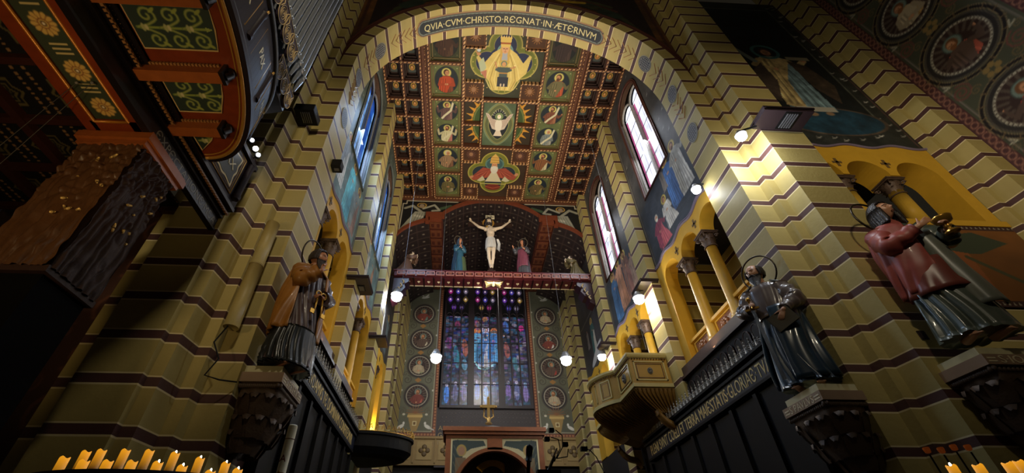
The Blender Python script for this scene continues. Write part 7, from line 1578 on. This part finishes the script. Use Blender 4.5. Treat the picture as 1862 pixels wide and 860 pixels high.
def candle(x, y, z, L, lit, label, grp, tilt=0):
    t = thing('candle', label, 'candle', (x, y, z), grp); b = MB(); r = .026
    b.rings([[(x+rr*math.cos(2*PI*i/16), y+rr*math.sin(2*PI*i/16), z+zz+(.006*math.sin(3*2*PI*i/16) if zz > -.01 else 0)) for i in range(16)] for rr, zz in ((r, -L), (r, 0), (r*.9, .002), (r*.7, -.012), (.001, -.015))]); b.build('wax', WAX, t, loc=(x, y, z))
    if lit: b = MB(); b.ball((x, y, z+.008), .006, 8, 6, 0, (1, 1, 2)); b.build('flame', FLM, t)
for k, (x, y, z) in enumerate(tall): candle(x, y, z, z-.47, k >= 4, 'tall glowing candle, %s from the left in the back row of the candle stand' % oT[k], 'tall candles on the left stand')
for k, (x, y, z) in enumerate(short): candle(x, y, z, z-.47, 2 < k < 7, 'short glowing candle, %s in the front row of the candle stand' % ('%s from the left' % oT[k] if k < 7 else ('far left' if k == 7 else 'leftmost')), 'short candles on the left stand')
t = thing('candle_stand', 'dark round candle stand in the lower left corner', 'candle stand', (-1.88, 3.0, -1.6)); b = MB()
b.lathe([(.1, -1.6), (.3, -1.58), (.3, -1.54), (.05, -1.5), (.04, .2), (.1, .3), (.02, .4)], (-1.88, 2.98, 0), 20); b.build('pole', BLACK, t)
b = MB(); b.lathe([(.02, .40), (.64, .42), (.66, .46), (.66, .55), (.63, .55), (.63, .47), (.02, .46)], (-1.88, 2.98, 0), 40, sy=.55); b.build('tray', BLACK, t)
Rc = [(2.95, 2.65, .60), (3.12, 2.65, .605), (3.28, 2.62, .61), (3.46, 2.7, .64)]
for k, (x, y, z) in enumerate(Rc): candle(x, y, z, .12, k == 0, 'orange glowing candle top, %s from the left at the lower right corner' % oT[k], 'candles on the right stand')
t = thing('candle_stand', 'dark candle stand in the lower right corner', 'candle stand', (3.2, 2.7, -1.6)); b = MB(); b.lathe([(.28, -1.6), (.28, -1.55), (.04, -1.5), (.04, .35)], (3.2, 2.7, 0), 16); b.lathe([(.02, .42), (.40, .43), (.42, .48), (.42, .52), (.38, .48), (.02, .47)], (3.2, 2.7, 0), 30, sy=.5); b.build('stand', BLACK, t)
for k, (x, y, z) in enumerate(((3.41, 3.16, .82), (3.52, 3.16, .82), (3.63, 3.16, .84), (3.74, 3.16, .84))):  # glow pieces added in place of blurred orange reflections
    t = thing('reflection_glow', 'dim amber reflected glow, %s from the left above the right candles' % oT[k], 'reflected glow', (x, y, z), 'dim reflected glows at the lower right'); b = MB(); b.lathe([(.008, -.02), (.018, -.015), (.022, .012), (.018, .02)], (x, y, z), 12); b.build('glass', mat('amber_reflection', (150, 70, 20), .2, emit=.05, ecol=(230, 110, 40)), t); b = MB(); b.tube([(x, y, z-.03), (x, y, z-.35)], .006, 5); b.build('stem', BLACK, t)
# paschal candle
t = thing('paschal_candle', 'tall cream candle with red letter A beside the left corbel', 'candle', (-2.2, 6.0, -1.6)); b = MB(); b.lathe([(.055, .6), (.058, 1.78), (.05, 1.80), (.045, 1.77), (.001, 1.76)], (-2.2, 6, 0), 24); w_ = b.build('wax', mat('cream_wax', (206, 196, 160), .5), t)
b = MB(); text_mb(b, 'A', .12, lambda X, Y, d: (-2.2+X, 5.94-d, 1.34+Y), align='C', depth=.004); 
for k in range(3): b.tube([(-2.2+.06*math.cos(a), 6+.06*math.sin(a), 1.62-.5*k+.0*a) for a in np.linspace(0, 2*PI, 20)], .004, 5)
b.build('red_letter', mat('dark_red', (120, 30, 24), .5), w_); b = MB(); b.lathe([(.062, 1.0), (.066, 1.05), (.062, 1.22)], (-2.2, 6, 0), 20); 
for k in range(12): b.ball((-2.2+.06*math.sin(k*1.7), 5.94, .68+k*.05), .014, 6, 4)
b.build('wax_relief', GOLD, w_); b = MB(); b.lathe([(.25, -1.6), (.25, -1.5), (.05, -1.4), (.04, .4), (.1, .5), (.08, .62)], (-2.2, 6, 0), 20); b.build('candlestick', BLACK, t)
# gooseneck lamps and microphone by the altar
t = thing('gooseneck_lamp_stand', 'black stand with curved gooseneck lamps right of the altar canopy', 'lamp stand', (.95, 5.0, -1.6)); b = MB(); b.tube([(.95, 5, -1.6), (.95, 5, 1.0), (1.06, 5, 1.2)], .012, 6); b.box(.85, 1.1, 4.95, 5.05, 1.0, 1.06); b.build('pole', BLACK, t)
for k, (pts, hd_) in enumerate((([(1.08, 5, 1.18), (1.16, 5, 1.3), (1.17, 5, 1.42), (1.1, 5, 1.48)], (1.06, 5, 1.48)), ([(1.05, 5, 1.15), (1.13, 5, 1.28), (1.12, 5, 1.38), (1.04, 5, 1.40)], (1.0, 5, 1.385)), ([(1.08, 5, 1.18), (1.2, 5, 1.2), (1.22, 5, 1.28)], (1.2, 5, 1.33)))):
    b = MB(); b.tube(pts, .006, 6); g_ = b.build('gooseneck', BLACK, t); b = MB(); b.box(hd_[0]-.035, hd_[0]+.02, 4.97, 5.03, hd_[2]-.025, hd_[2]+.015); b.build('lamp_head', BLACK, g_)
b = MB(); b.tube([(.90, 4.98, .95), (1.09, 4.98, 1.28)], .007, 6); b.build('metal_rod', mat('bright_steel', (190, 194, 200), .2, .9), t)
t = thing('gooseneck_lamp', 'small black gooseneck lamp beneath the balcony, right of the others', 'lamp', (1.5, 5, -1.6)); b = MB(); b.tube([(1.58, 5, 1.05), (1.52, 5, 1.2), (1.46, 5, 1.27), (1.42, 5, 1.28)], .006, 6); b.tube([(1.58, 5, -1.6), (1.58, 5, 1.05)], .01, 6); b.build('gooseneck', BLACK, t); b = MB(); b.box(1.36, 1.43, 4.97, 5.03, 1.26, 1.3); b.build('lamp_head', BLACK, t)
t = thing('microphone', 'black microphone standing in front of the altar canopy', 'microphone', (.6, 4, -1.6)); b = MB(); b.tube([(.59, 4, .7), (.615, 4, .92)], [.012, .018], 10); b.tube([(.615, 4, .92), (.63, 4, 1.02)], [.026, .03], 12); b.ball((.632, 4, 1.03), .03, 10, 8); b.build('head', BLACK, t); b = MB(); b.tube([(.59, 4, -1.6), (.59, 4, .7)], .009, 6); b.build('stand', BLACK, t)
